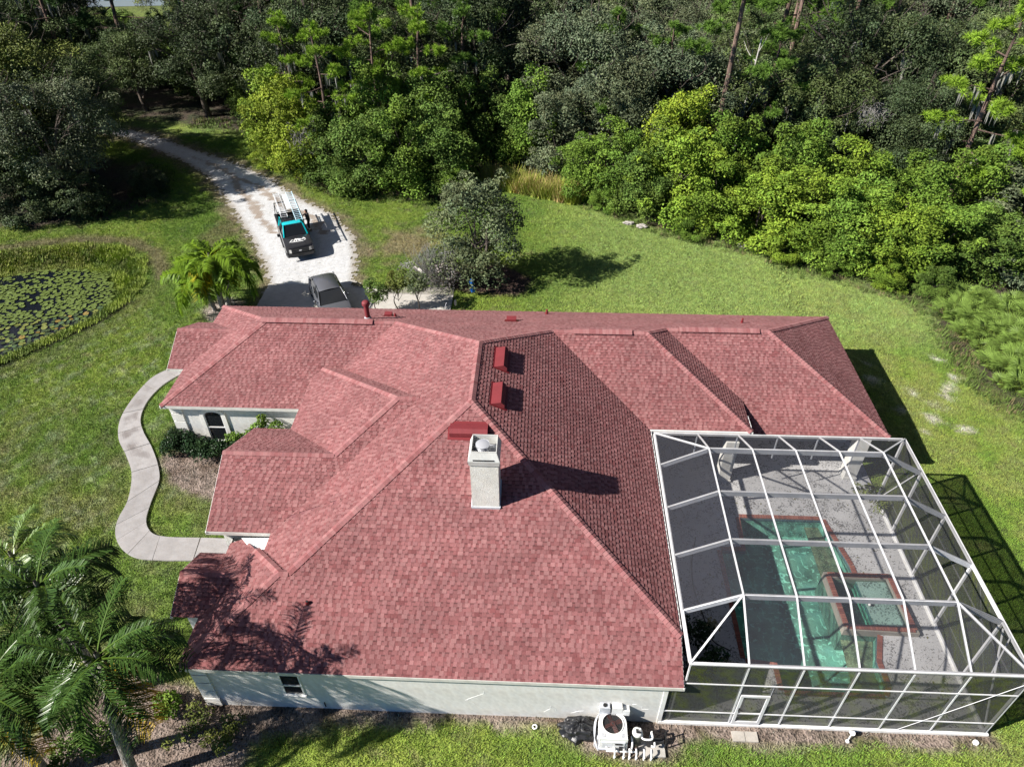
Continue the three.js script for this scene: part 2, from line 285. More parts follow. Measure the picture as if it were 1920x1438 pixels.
// ragged sheets: every cell of a fine grid that lies within the outline
function raggedSheet(poly, cell, wob, y, colour, inside) {
  const mb = new MB(), xs = poly.map((q) => q[0]), zs = poly.map((q) => q[1]);
  for (let x = Math.min(...xs) - 0.6; x < Math.max(...xs) + 0.6; x += cell) for (let z = Math.min(...zs) - 0.6; z < Math.max(...zs) + 0.6; z += cell) {
    const s = sd(poly, x, z); if (s > wob * 1.6 || (inside && !inside(x, z))) continue;
    if (s + wob * (fbm(x * 1.1, z * 1.1, 3) * 1.3 + (hash(Math.round(x / cell), Math.round(z / cell)) - 0.5) * 0.9) > 0) continue;
    const e = cell * 0.5, Y = (a, b) => y + height(a, b);
    mb.quad([x - e, Y(x - e, z - e), z - e], [x - e, Y(x - e, z + e), z + e], [x + e, Y(x + e, z + e), z + e], [x + e, Y(x + e, z - e), z - e], colour(x, z, s));
  }
  const g = mb.geo(), U = g.attributes.uv, P = g.attributes.position; for (let i = 0; i < U.count; i++) U.setXY(i, P.getX(i) / 2.6, P.getZ(i) / 2.6);
  return g;
}
struct('driveway', raggedSheet(DRIVE, 0.17, 0.42, 0.022, (x, z, s) => {
  const n = fbm(x * 0.9, z * 0.9, 3), far = smooth(z, -40, -47); let c = mix3([0.56, 0.57, 0.585], [0.45, 0.43, 0.41], smooth(n + s * 0.25, 0.05, 0.65));
  const mid = Math.abs(s + 1.7 + 0.4 * noise2(z * 0.2, 3)); if (z < -31) c = mix3(c, [0.25, 0.18, 0.12], 0.75 * smooth(mid + n * 0.6, 0.55, 0.1));
  c = mix3(c, [0.3, 0.26, 0.21], 0.7 * smooth(s, -0.7, 0)); return mix3(c, [0.3, 0.25, 0.21], far * 0.2);
}, (x, z) => z < -21.3), M.gravel);

// concrete pad in front of the garage: cast in bays
{
  const mb = new MB(), bays = [[-16.3, -12.4, -23.7, -19.9], [-12.36, -8.6, -23.3, -19.9], [-8.56, -3.35, -22.6, -19.9], [-16.3, -12.4, -19.86, -16.2], [-12.36, -8.6, -19.86, -16.2], [-8.56, -3.35, -19.86, -16.2]];
  const pad = struct('concrete_pad', mb.box(-16.28, -0.2, -23.6, -3.37, 0.0, -16.21, [0.3, 0.28, 0.26]).geo(), M.concrete);
  bays.forEach(([x0, x1, z0, z1], i) => mesh('slab', new MB().box(x0, -0.1, z0, x1, 0.035, z1, mix3([0.5, 0.48, 0.45], [0.42, 0.4, 0.37], hash(i, 4))).geo(), M.concrete, pad));
}
// the curving walk: separate slabs with open joints
{
  const along = (pts) => new THREE.CatmullRomCurve3(pts.map(([x, z]) => V(x, 0, z)), false, 'centripetal');
  const A = along(PATH_L), B = along(PATH_R), N = 13;
  const base = new MB(); const S = 90; for (let i = 0; i < S; i++) { const [a, b, c, d] = [A.getPoint(i / S), A.getPoint((i + 1) / S), B.getPoint((i + 1) / S), B.getPoint(i / S)]; base.quad([a.x, 0.012, a.z], [b.x, 0.012, b.z], [c.x, 0.012, c.z], [d.x, 0.012, d.z], [0.2, 0.185, 0.16]); }
  const walk = struct('walkway', base.geo(), M.concrete);
  for (let k = 0; k < N; k++) {
    const mb = new MB(), t0 = k / N + 0.0007, t1 = (k + 1) / N - 0.0007, sub = 20, dark = smooth(Math.abs(k - 3.6), 3, 0.5);
    const ring = [];
    for (let i = 0; i < sub; i++) {
      const ta = lerp(t0, t1, i / sub), tb = lerp(t0, t1, (i + 1) / sub), a = A.getPoint(ta), b = A.getPoint(tb), c = B.getPoint(tb), d = B.getPoint(ta), y = 0.065 + 0.006 * hash(k, 77);
      const W = 12; for (let j = 0; j < W; j++) {
        const q = (s, e, f) => { const v = s.clone().lerp(e, f); return [v.x, y, v.z]; };
        const P = [q(a, d, j / W), q(b, c, j / W), q(b, c, (j + 1) / W), q(a, d, (j + 1) / W)], m = P[0];
        const st = smooth(fbm(m[0] * 0.7, m[2] * 0.7, 3) + 0.3, 0, 0.7) * smooth(Math.abs(j + 0.5 - 6), 5.6, 2.5);
        mb.quad(...P, mix3(mix3([0.35, 0.335, 0.335], [0.3, 0.287, 0.287], hash(k, 3)), [0.19, 0.17, 0.165], st * (0.15 + 0.8 * dark)));
      }
      mb.quad([a.x, 0, a.z], [b.x, 0, b.z], [b.x, y, b.z], [a.x, y, a.z], [0.42, 0.4, 0.38]); mb.quad([d.x, y, d.z], [c.x, y, c.z], [c.x, 0, c.z], [d.x, 0, d.z], [0.42, 0.4, 0.38]);
      if (i === 0) mb.quad([a.x, 0, a.z], [a.x, y, a.z], [d.x, y, d.z], [d.x, 0, d.z], [0.38, 0.36, 0.34]);
      if (i === sub - 1) mb.quad([b.x, y, b.z], [b.x, 0, b.z], [c.x, 0, c.z], [c.x, y, c.z], [0.38, 0.36, 0.34]);
    }
    mesh('slab', mb.geo(), M.concrete, walk);
  }
}
// the pond
{
  const sh = new THREE.Shape(WATER.map(([x, z]) => new THREE.Vector2(x, -z))), g = new THREE.ShapeGeometry(sh); g.rotateX(-Math.PI / 2); g.translate(0, -0.52, 0);
  struct('pond_water', g, std({ color: lin(0.006, 0.008, 0.014), roughness: 0.05, bumpMap: T.ripple, bumpScale: 0.004 }));
  const r = rng(21), proto = [];
  for (let v = 0; v < 3; v++) {   // a round leaf with a notch, slightly dished
    const mb = new MB(), n = 11; for (let i = 0; i < n; i++) { const a0 = 0.25 + i / n * 5.9, a1 = 0.25 + (i + 1) / n * 5.9, q = (a) => [Math.cos(a) * (1 + 0.06 * Math.sin(a * 3 + v)), 0.03 + 0.05 * Math.sin(a * 2 + v), Math.sin(a)]; mb.tri([0, 0, 0], q(a1), q(a0)); }
    proto.push(mb.geo());
  }
  const pads = [0, 1, 2, 3, 4].map((i) => std({ color: [lin(0.1, 0.14, 0.03), lin(0.06, 0.1, 0.04), lin(0.15, 0.17, 0.04), lin(0.2, 0.14, 0.03), lin(0.04, 0.06, 0.022)][i], roughness: 0.45 }));
  const spots = [];
  for (let t = 0; t < 14000 && spots.length < 900; t++) {
    const x = -37.5 + r() * 11.5, z = -26.5 + r() * 12, s = sd(WATER, x, z); if (s > 0.2) continue;
    const open = noise2(x * 0.35 + 5, z * 0.35); if (open > 0.05 + smooth(x, -33, -29) * 0.9 && r() > 0.12) continue;
    const rad = 0.1 + 0.12 * r(); if (spots.some((q) => Math.hypot(q.x - x, q.z - z) < (q.rad + rad) * 0.78)) continue; spots.push({ x, z, rad });
  }
  // those nearest the camera are things, the rest one mass
  spots.sort((a, b) => (b.x * 0.4 + b.z * 0.8) - (a.x * 0.4 + a.z * 0.8));
  const rest = [];
  spots.forEach((q, i) => {
    const yaw = r() * 6.28, tilt = (r() - 0.5) * 0.3, m = pads[r() < 0.07 ? 3 : r() < 0.3 ? 2 : r() < 0.45 ? 4 : r() < 0.5 ? 1 : 0];
    if (i < 290) { const o = mesh('lily_pad', proto[i % 3], m); o.position.set(q.x, -0.49 + 0.02 * r(), q.z); o.scale.setScalar(q.rad); o.rotation.set(tilt, yaw, tilt * 0.5); tag(o, 'round green lily pad floating on the dark pond at the left', 'lily pad', 'lily pads on the pond'); }
    else { const g = proto[i % 3].clone(); g.scale(q.rad, q.rad, q.rad); g.rotateX(tilt); g.rotateY(yaw); g.translate(q.x, -0.48, q.z); rest.push(g); }
  });
  const o = stuff(mesh('lily_pads', mergeGeometries(rest), pads[0])); tag(o, 'far lily pads crowding the back of the pond', 'lily pads');
}

// ---------------------------------------------------------------- the house
const house = thing('house', 'single storey house with pink shingled hip roof and pale stucco walls', 'house');
const P = 0.489, H0 = 2.851, H1 = 3.58;
// planes y = a x + b z + c ; a solid's height is the least of its planes over its footprint
const pl = { L: (x, y) => [P, 0, y - P * x], R: (x, y) => [-P, 0, y + P * x], F: (z, y) => [0, -P, y + P * z], B: (z, y) => [0, P, y - P * z] };
const BACKZ = -16.541, FRONTZ = 6.091;
const SOLIDS = [
  { n: 'main', r: [-7.91, 7.757, BACKZ, FRONTZ], f: [pl.L(-9.4, H0), pl.R(7.757, H1), pl.F(FRONTZ, H0), pl.B(BACKZ, H0)] },
  { n: 'left', r: [-16.215, 0, BACKZ, -7.55], f: [pl.L(-16.215, H0), pl.F(-7.55, H0), pl.B(BACKZ, H0)] },
  { n: 'right', r: [3, 19.065, BACKZ, -6.56], f: [pl.R(19.065, H0), pl.F(-6.56, H0), pl.B(BACKZ, H0)] },
  { n: 'middle', r: [3, 12.392, BACKZ, -5.9], f: [pl.F(-5.9, 3.6), pl.R(12.392, 3.6), pl.B(BACKZ, H0)] },
  { n: 'living', r: [-8.84, -1, -10.1, 0.7], f: [pl.L(-8.84, H1), pl.F(0.7, H1), pl.B(-11.6, H0)] },
  { n: 'entry', r: [-10.55, -5.4, -5.32, 0.7], f: [pl.F(0.7, H1), pl.B(-5.32, H1)] },
  { n: 'bay_back', r: [-17.1, -12, -14.8, -10.49], f: [pl.F(-10.49, H0), pl.B(-14.8, H0)] },
  { n: 'bedroom', r: [-9.75, -5, 0.03, FRONTZ], f: [pl.L(-9.75, H0), pl.F(FRONTZ, H0), pl.B(0.03, H0)], cut: { 2: [[0, -1, 1.52]] } },
  { n: 'bay_front', r: [-10.8, -6, 1.2, 4.1], f: [pl.F(4.1, H0), pl.B(1.2, H0)] },
];
const EPS = 1e-5;
function clipPoly(poly, [a, b, c]) {      // keeps a x + b z + c <= 0
  const out = [];
  for (let i = 0; i < poly.length; i++) {
    const p = poly[i], q = poly[(i + 1) % poly.length], dp = a * p[0] + b * p[1] + c, dq = a * q[0] + b * q[1] + c;
    if (dp <= EPS) out.push(p);
    if ((dp < -EPS && dq > EPS) || (dp > EPS && dq < -EPS)) { const t = dp / (dp - dq); out.push([lerp(p[0], q[0], t), lerp(p[1], q[1], t)]); }
  }
  return out.length > 2 ? out : [];
}
const area = (p) => { let s = 0; for (let i = 0; i < p.length; i++) { const q = p[(i + 1) % p.length]; s += p[i][0] * q[1] - q[0] * p[i][1]; } return Math.abs(s / 2); };
const diff = (p, q) => [p[0] - q[0], p[1] - q[1], p[2] - q[2]];
function visibleFaces() {
  const faces = [];
  SOLIDS.forEach((S, si) => S.f.forEach((f, fi) => {
    let pieces = [[[S.r[0], S.r[2]], [S.r[1], S.r[2]], [S.r[1], S.r[3]], [S.r[0], S.r[3]]]];
    for (const g of S.f) if (g !== f) pieces = pieces.map((p) => clipPoly(p, diff(f, g))).filter((p) => p.length);
    for (const h of S.cut?.[fi] ?? []) pieces = pieces.map((p) => clipPoly(p, h)).filter((p) => p.length);
    SOLIDS.forEach((O, oi) => {
      if (oi === si) return;
      // the region where O covers this face is convex: its footprint and f below all of O's planes
      const half = [[-1, 0, O.r[0]], [1, 0, -O.r[1]], [0, -1, O.r[2]], [0, 1, -O.r[3]]], eps = oi < si ? -1e-3 : 1e-3;
      for (const g of O.f) { const d = diff(f, g); half.push([d[0], d[1], d[2] + eps]); }
      if (half.some(([a, b, c]) => !a && !b && c > 0)) return;
      const next = [];
      for (let p of pieces) {
        for (const h of half) {
          if (!h[0] && !h[1]) continue;
          const out = clipPoly(p, h.map((v) => -v)); if (out.length && area(out) > 1e-3) next.push(out);
          p = clipPoly(p, h); if (!p.length) break;
        }
      }
      pieces = next;
    });
    pieces = pieces.filter((p) => area(p) > 2e-3);
    if (pieces.length) faces.push({ S, f, pieces });
  }));
  return faces;
}
const FACES = visibleFaces();
const onPlane = (f, x, z) => f[0] * x + f[1] * z + f[2];
const roofBase = new MB();
for (const { f, pieces } of FACES) for (const p of pieces) roofBase.poly(p.map(([x, z]) => [x, onPlane(f, x, z) - 0.012, z]), [1, 1, 1]);
const roof = mesh('roof', roofBase.geo(), M.underlay, house);

// shingles, course by course: u runs along the eave, v up the slope
const EXPO = 0.152, SL = Math.sqrt(1 + P * P);
const SHADES = [[0.308, 0.131, 0.13], [0.282, 0.109, 0.109], [0.325, 0.145, 0.143], [0.256, 0.09, 0.091], [0.3, 0.125, 0.127], [0.338, 0.157, 0.153], [0.214, 0.066, 0.067]];
const shingleList = [];
FACES.forEach(({ S, f, pieces }, faceNo) => {
  const alongX = f[0] === 0, sgn = alongX ? Math.sign(f[1]) : Math.sign(f[0]);   // v grows with sgn * (z or x)
  const nrm = V(-f[0], 1, -f[1]).normalize(), seed = Math.round((f[2] + 50) * 100);
  const toUV = ([x, z]) => alongX ? [x, sgn * z * SL] : [z, sgn * x * SL];
  const to3 = ([u, v], lift) => { const w = sgn * v / SL, x = alongX ? u : w, z = alongX ? w : u; return [x + nrm.x * lift, onPlane(f, x, z) + nrm.y * lift, z + nrm.z * lift]; };
  for (const piece of pieces) {
    const q = piece.map(toUV), us = q.map((p) => p[0]), vs = q.map((p) => p[1]), v0 = Math.floor(Math.min(...vs) / EXPO), v1 = Math.ceil(Math.max(...vs) / EXPO), uMin = Math.min(...us), uMax = Math.max(...us);
    for (let row = v0; row < v1; row++) {
      let u = Math.floor(uMin / 12) * 12 + hash(row, seed) * 0.3, k = Math.floor(uMin / 12) * 400;
      const strip = clipPoly(clipPoly(q, [0, -1, row * EXPO]), [0, 1, -(row + 1) * EXPO]); if (!strip.length) continue;
      const s0 = Math.min(...strip.map((p) => p[0])), s1 = Math.max(...strip.map((p) => p[0]));
      while (u < s1) {
        const raised = k % 2 === 0, w = raised ? 0.1 + 0.11 * hash(k, row, seed + 1) : 0.06 + 0.1 * hash(k, row, seed + 1);
        const a = u, b = u + w; u = b; const kk = k++; if (b < s0 + 1e-4) continue;
        const cell = clipPoly(clipPoly(strip, [-1, 0, a]), [1, 0, -b]); if (!cell.length || area(cell) < 2e-4) continue;
        const t = raised ? 0.024 : 0.0125, lift = (v) => lerp(t, 0.004, clamp((v - row * EXPO) / EXPO));
        // darker and lighter bundles drift over the slope
        const drift = (0.92 + 0.2 * fbm(a * 0.22 + faceNo * 3, row * 0.05, 3)) * (0.94 + 0.12 * noise2(a * 1.6, row * 0.6 + faceNo)) * (1 - 0.06 * smooth(noise2(a * 1.1 + faceNo * 7, row * 0.02), 0.2, 0.8));
        const pick = hash(kk, row, seed + 2); let col = SHADES[Math.floor(pick * 6.99)]; if (!raised) col = mix3(SHADES[3], pick < 0.5 ? SHADES[6] : SHADES[1], 0.7 * pick + 0.2); else if (hash(kk, row, seed + 7) < 0.8) col = mix3(col, SHADES[2], 0.4);
        col = col.map((c) => c * drift * (0.95 + 0.1 * hash(kk, row, seed + 3)));
        if (!raised) {   // the lower ply between the teeth carries a dark printed band under the course above
          const cut = row * EXPO + EXPO * 0.66, hi = clipPoly(cell, [0, -1, cut]), lo = clipPoly(cell, [0, 1, -cut]);
          if (hi.length && lo.length) { shingleList.push({ cell: hi, lift, t, col: col.map((c) => c * (hash(kk, row, seed + 5) < 0.62 ? 0.6 : 0.85)), to3, a, b, v: row * EXPO, raised, front: false }); shingleList.push({ cell: lo, lift, t, col, to3, a, b, v: row * EXPO, raised, front: S.n === 'main' && f[1] < 0 }); continue; }
        }
        shingleList.push({ cell, lift, t, col, to3, a, b, v: row * EXPO, raised, front: S.n === 'main' && f[1] < 0 });
      }
    }
  }
});
function shingleGeo(mb, s) {
  const top = s.cell.map((p) => s.to3(p, s.lift(p[1]))); mb.poly(top.slice().reverse(), s.col);
  for (let i = 0; i < s.cell.length; i++) {
    const j = (i + 1) % s.cell.length, p = s.cell[i], q = s.cell[j];
    const bottom = Math.abs(p[1] - s.v) < 1e-4 && Math.abs(q[1] - s.v) < 1e-4, side = s.raised && ((Math.abs(p[0] - s.a) < 1e-4 && Math.abs(q[0] - s.a) < 1e-4) || (Math.abs(p[0] - s.b) < 1e-4 && Math.abs(q[0] - s.b) < 1e-4));
    if (bottom || side) mb.quad(top[i], top[j], s.to3(q, -0.002), s.to3(p, -0.002), s.col.map((c) => c * 0.8));
  }
  return mb;
}
{ // the ones that show largest (lowest courses of the front slope) one by one, the rest as one part
  const near = shingleList.filter((s) => s.front && area(s.cell) > 0.006).sort((a, b) => a.v - b.v || a.a - b.a).slice(0, 300), single = new Set(near);
  for (const s of near) mesh('shingle', shingleGeo(new MB(), s).geo(), M.shingle, roof);
  const mb = new MB(); for (const s of shingleList) if (!single.has(s)) shingleGeo(mb, s);
  stuff(mesh('shingles', mb.geo(), M.shingle, roof));
}
// hip and ridge caps
const XA = -9.4, yM = (x) => H0 + P * (x - XA), xr = ((H1 - H0) / P + 7.757 + XA) / 2, yr = yM(xr), zF = FRONTZ - (yr - H0) / P, zB = BACKZ + (yr - H0) / P;
const yl = H0 + P * (-7.55 - BACKZ) / 2, zl = (-7.55 + BACKZ) / 2, dl = (yl - H0) / P, dm = (-5.9 - BACKZ - (3.6 - H0) / P) / 2, ym = 3.6 + P * dm, zm = -5.9 - dm, dR = (-6.56 - BACKZ) / 2, yR = H0 + P * dR, zR = -6.56 - dR;
const yv = H1 + P * (0.7 + 10.1) / 2 + 0.0, zv0 = 0.7 - (yv - H1) / P;
const bz = (0.7 - (H1 - H0) / P * -1), ZF2 = 0.7 + (H1 - H0) / P, zr2 = (ZF2 - 11.6) / 2, yr2 = H0 + P * (ZF2 + 11.6) / 2, XL2 = -8.84 - (H1 - H0) / P, xa2 = XL2 + (yr2 - H0) / P;
const yE = H1 + P * 6.02 / 2, zE = (0.7 - 5.32) / 2, xE = -8.84 + (yE - H1) / P, yb1 = H0 + P * (14.8 - 10.49) / 2, zb1 = (-14.8 - 10.49) / 2;
const yW = H0 + P * (FRONTZ - 0.03) / 2, zW = (FRONTZ + 0.03) / 2, xW = -9.75 + (yW - H0) / P, yb3 = H0 + P * 1.45, zb3 = 2.65;
const nL = V(-P, 1, 0).normalize(), nR = V(P, 1, 0).normalize(), nF = V(0, 1, P).normalize(), nB = V(0, 1, -P).normalize();
const xm = 7.757 - (ym - H1) / P;
const CAPS = [
  [[7.757, H1, FRONTZ - (H1 - H0) / P], [xr, yr, zF], nF, nR], [[XA + (yW - H0) / P, yW, zW], [xr, yr, zF], nL, nF], [[xr, yr, zF], [xr, yr, zB], nL, nR],
  [[XA + (yl - H0) / P, yl, zl], [xr, yr, zB], nL, nB], [[xm, ym, zm], [xr, yr, zB], nR, nB], [[xm, ym, zm], [12.392 - dm, ym, zm], nF, nB],
  [[12.392, 3.6, -5.9], [12.392 - dm, ym, zm], nF, nR], [[12.392 - (yR - 3.6) / P, yR, zR], [12.392 - dm, ym, zm], nR, nB], [[12.392 - (yR - 3.6) / P, yR, zR], [19.065 - dR, yR, zR], nF, nB],
  [[19.065, H0, -6.56], [19.065 - dR, yR, zR], nF, nR], [[19.065, H0, BACKZ], [19.065 - dR, yR, zR], nB, nR],
  [[-16.215 + dl, yl, zl], [XA + (yl - H0) / P, yl, zl], nF, nB], [[-16.215, H0, -7.55], [-16.215 + dl, yl, zl], nL, nF], [[-16.215, H0, BACKZ], [-16.215 + dl, yl, zl], nL, nB],
  [[xa2, yr2, zr2], [XA + (yr2 - H0) / P, yr2, zr2], nF, nB], [[xE, yE, zE], [xa2, yr2, zr2], nL, nF], [[-8.38, H1 + 0.225, -9.63], [xa2, yr2, zr2], nL, nB], [[-10.55, yE, zE], [xE, yE, zE], nF, nB],
  [[-17.1, yb1, zb1], [-16.215 + (yb1 - H0) / P, yb1, zb1], nF, nB],
  [[xW, yW, zW], [XA + (yW - H0) / P, yW, zW], nF, nB], [[-9.75, H0, FRONTZ], [xW, yW, zW], nL, nF], [[-8.26, H0 + P * 1.49, 1.52], [xW, yW, zW], nL, nB], [[-10.8, yb3, zb3], [-9.75 + (yb3 - H0) / P, yb3, zb3], nF, nB],
];
{
  const pieces = [];
  CAPS.forEach(([a, b, n1, n2], ci) => {
    const A = V(...a), B = V(...b), len = A.distanceTo(B), t = B.clone().sub(A).divideScalar(len), up = n1.clone().add(n2).normalize();
    const w = (n) => { const d = new THREE.Vector3().crossVectors(t, n).normalize(); if (d.y > 0 || (Math.abs(d.y) < 1e-6)) d.multiplyScalar(d.y > 0 ? -1 : 1); return d; };
    const d1 = w(n1), d2 = w(n2), n = Math.max(1, Math.round(len / 0.155)), W = 0.165;
    for (let i = 0; i < n; i++) {
      const s0 = i / n * len, s1 = Math.min(len, (i + 1) / n * len + 0.012), l0 = 0.05, l1 = 0.034, col = SHADES[Math.floor(hash(ci, i, 5) * 5.99)].map((c) => c * (0.93 + 0.16 * hash(ci, i, 6)));
      const at = (s, l) => A.clone().addScaledVector(t, s).addScaledVector(up, l), r = (v) => v.toArray();
      const p0 = at(s0, l0 + 0.006), p1 = at(s1, l1 + 0.006), e = (p, d, m, l) => p.clone().addScaledVector(up, -0.006).addScaledVector(d, W).addScaledVector(m, -0.002);
      const a0 = e(p0, d1, n1), a1 = e(p1, d1, n1), b0 = e(p0, d2, n2), b1 = e(p1, d2, n2), lo = (v) => v.clone().addScaledVector(up, -0.05);
      const mb = new MB();
      mb.quad(r(p0), r(p1), r(a1), r(a0), col).quad(r(p0), r(b0), r(b1), r(p1), col).quad(r(a0), r(a1), r(lo(a1)), r(lo(a0)), col).quad(r(b1), r(b0), r(lo(b0)), r(lo(b1)), col);
      mb.quad(r(p0), r(a0), r(lo(a0)), r(lo(p0)), col).quad(r(b0), r(p0), r(lo(p0)), r(lo(b0)), col);
      pieces.push({ mb, z: A.z + t.z * s0 });
    }
  });
  pieces.sort((a, b) => b.z - a.z);
  pieces.slice(0, 200).forEach((q) => mesh('ridge_cap', q.mb.geo(), M.shingle, roof));
  stuff(mesh('ridge_caps', merged2(pieces.slice(200).map((q) => q.mb.geo())), M.shingle, roof));
}
function merged2(list) { return mergeGeometries(list); }
// raised vents along the ridges
for (const [x0, x1, y, z] of [[-12, -6.1, yl, zl], [4.2, 7.1, ym, zm], [9.6, 13.6, yR, zR]]) {
  const mb = new MB(), col = SHADES[1];
  const n = Math.round((x1 - x0) / 0.16);
  for (let i = 0; i < n; i++) { const a = lerp(x0, x1, i / n), b = lerp(x0, x1, (i + 1) / n) - 0.004, c = SHADES[Math.floor(hash(i, n, 9) * 5.9)]; for (const s of [1, -1]) { mb.quad([a, y + 0.115, z], [a, y + 0.015, z + s * 0.24], [b, y + 0.015, z + s * 0.24], [b, y + 0.115, z], c); mb.quad([a, y + 0.015, z + s * 0.24], [b, y + 0.015, z + s * 0.24], [b, y - 0.01, z + s * 0.24], [a, y - 0.01, z + s * 0.24], col); } }
  for (const x of [x0, x1]) mb.tri([x, y + 0.115, z], [x, y + 0.0, z + 0.24], [x, y + 0.0, z - 0.24], [0.12, 0.05, 0.05]);
  mesh('ridge_vent', mb.geo(), M.shingle, roof);
}
// fascia boards and gutters
const FASC = [
  [[-9.8, H0, FRONTZ], [7.8, H0, FRONTZ], 0], [[-16.27, H0, -7.55], [-8.84, H0, -7.55], 0], [[-10.6, H1, 0.7], [-7.9, H1, 0.7], 0], [[-17.1, H0, -10.49], [-15.9, H0, -10.49], 0],
  [[7.757, H1, 4.6], [7.757, H1, -5.9], 1], [[7.757, 3.6, -5.9], [12.45, 3.6, -5.9], 1], [[12.392, 3.6, -5.9], [12.392, 3.6, -7.0], 1], [[7.757, H1, 4.6], [7.757, H0, FRONTZ], 2],
  [[12.0, H0, -6.56], [19.12, H0, -6.56], 0], [[19.065, H0, -6.5], [19.065, H0, -16.6], 0], [[19.12, H0, BACKZ], [-16.27, H0, BACKZ], 0], [[-16.215, H0, -16.6], [-16.215, H0, -7.5], 0], [[-9.75, H0, 0], [-9.75, H0, FRONTZ], 0],
  [[-10.55, H1, 0.72], [-10.55, yE, zE], 2], [[-10.55, H1, -5.34], [-10.55, yE, zE], 2], [[-17.1, H0, -10.47], [-17.1, yb1, zb1], 2], [[-17.1, H0, -14.82], [-17.1, yb1, zb1], 2], [[-10.8, H0, 4.12], [-10.8, yb3, zb3], 2], [[-10.8, H0, 1.18], [-10.8, yb3, zb3], 2], [[-8.84, H1, 0.7], [-8.84, H1, -9.1], 0],
];
for (const [a, b, kind] of FASC) {
  const mb = new MB(), d = kind === 1 ? 0.065 : kind === 2 ? 0.09 : 0.085, w = kind === 1 ? 0.13 : 0.04, out = Math.abs(a[0] - b[0]) > Math.abs(a[2] - b[2]);
  mb.bar([a[0], a[1] - d - 0.015, a[2]], [b[0], b[1] - d - 0.015, b[2]], w, d * 2);
  mesh(kind === 1 ? 'gutter' : 'fascia', mb.geo(), kind === 1 ? M.white : M.gutter, house);
}
{ // drip edge: thin shingled lip over the fascia, and the soffits
  const mb = new MB();
  for (const [x0, z0, x1, z1, y] of [[-9.74, 5.8, 7.2, 6.08, 2.7], [-16.2, -8, -8.8, -7.57, 2.7], [12.4, -9, 19, -6.6, 2.69], [18.5, -16.5, 19, -9, 2.68], [7.2, 4.6, 7.74, -5.9, 3.42], [7.76, -9, 12.37, -5.92, 3.43], [-10.5, -5.2, -7.9, 0.66, 3.42]]) mb.box(x0, y, Math.min(z0, z1), x1, y + 0.02, Math.max(z0, z1), [1, 1, 1]);
  mesh('soffit', mb.geo(), M.soffit, house);
}
// walls
const wall = (x0, z0, x1, z1, h, y0 = -0.3) => mesh('wall', new MB().box(Math.min(x0, x1) - (x0 === x1 ? 0.1 : 0), y0, Math.min(z0, z1) - (z0 === z1 ? 0.1 : 0), Math.max(x0, x1) + (x0 === x1 ? 0.1 : 0), h, Math.max(z0, z1) + (z0 === z1 ? 0.1 : 0)).geo(), M.stucco, house);
wall(-9.34, 5.8, 7.2, 5.8, 2.88); wall(7.15, 5.69, 7.15, 4.3, 2.95); wall(7.15, 4.29, 7.15, -5.5, 3.5); wall(7.26, -9.2, 18.6, -9.2, 2.9); wall(18.55, -9.31, 18.55, -16.1, 2.8); wall(-15.7, -16.15, 18.44, -16.15, 2.8);
wall(-15.75, -16.05, -15.75, -8.06, 2.8); wall(-15.85, -7.95, -8.3, -7.95, 2.82); wall(-8.4, -7.84, -8.4, -5.0, 3.5); wall(-10.15, -4.9, -8.51, -4.9, 3.45); wall(-10.15, -4.79, -10.15, 0.2, 3.45); wall(-10.04, 0.3, -7.0, 0.3, 3.45); wall(-6.9, 0.3, -6.9, 1.9, 3.4); wall(-9.24, 1.9, -7.0, 1.9, 3.0); wall(-9.34, 1.8, -9.34, 5.69, 2.85);
wall(-16.75, -14.4, -15.86, -14.4, 2.8); wall(-16.75, -10.9, -15.86, -10.9, 2.8); wall(-16.65, -14.29, -16.65, -11.01, 2.8); wall(-10.4, 1.6, -9.45, 1.6, 2.8); wall(-10.4, 3.75, -9.45, 3.75, 2.8); wall(-10.3, 1.71, -10.3, 3.64, 2.8);
// raised blocks at the wall corners
function quoins(x0, x1, z, n, yTop) {
  for (let i = 0; i < n; i++) {
    const h = yTop / n, y0 = i * h + 0.035, y1 = (i + 1) * h - 0.035, mb = new MB();
    mb.box(x0, y0, z - 0.02, x1, y1, z + 0.07, [1, 1, 1]);
    mesh('quoin', mb.geo(), M.quoin, house);
  }
}
quoins(-9.5, -8.92, 5.9, 5, 2.75); quoins(-16.0, -15.4, -7.85, 5, 2.7);
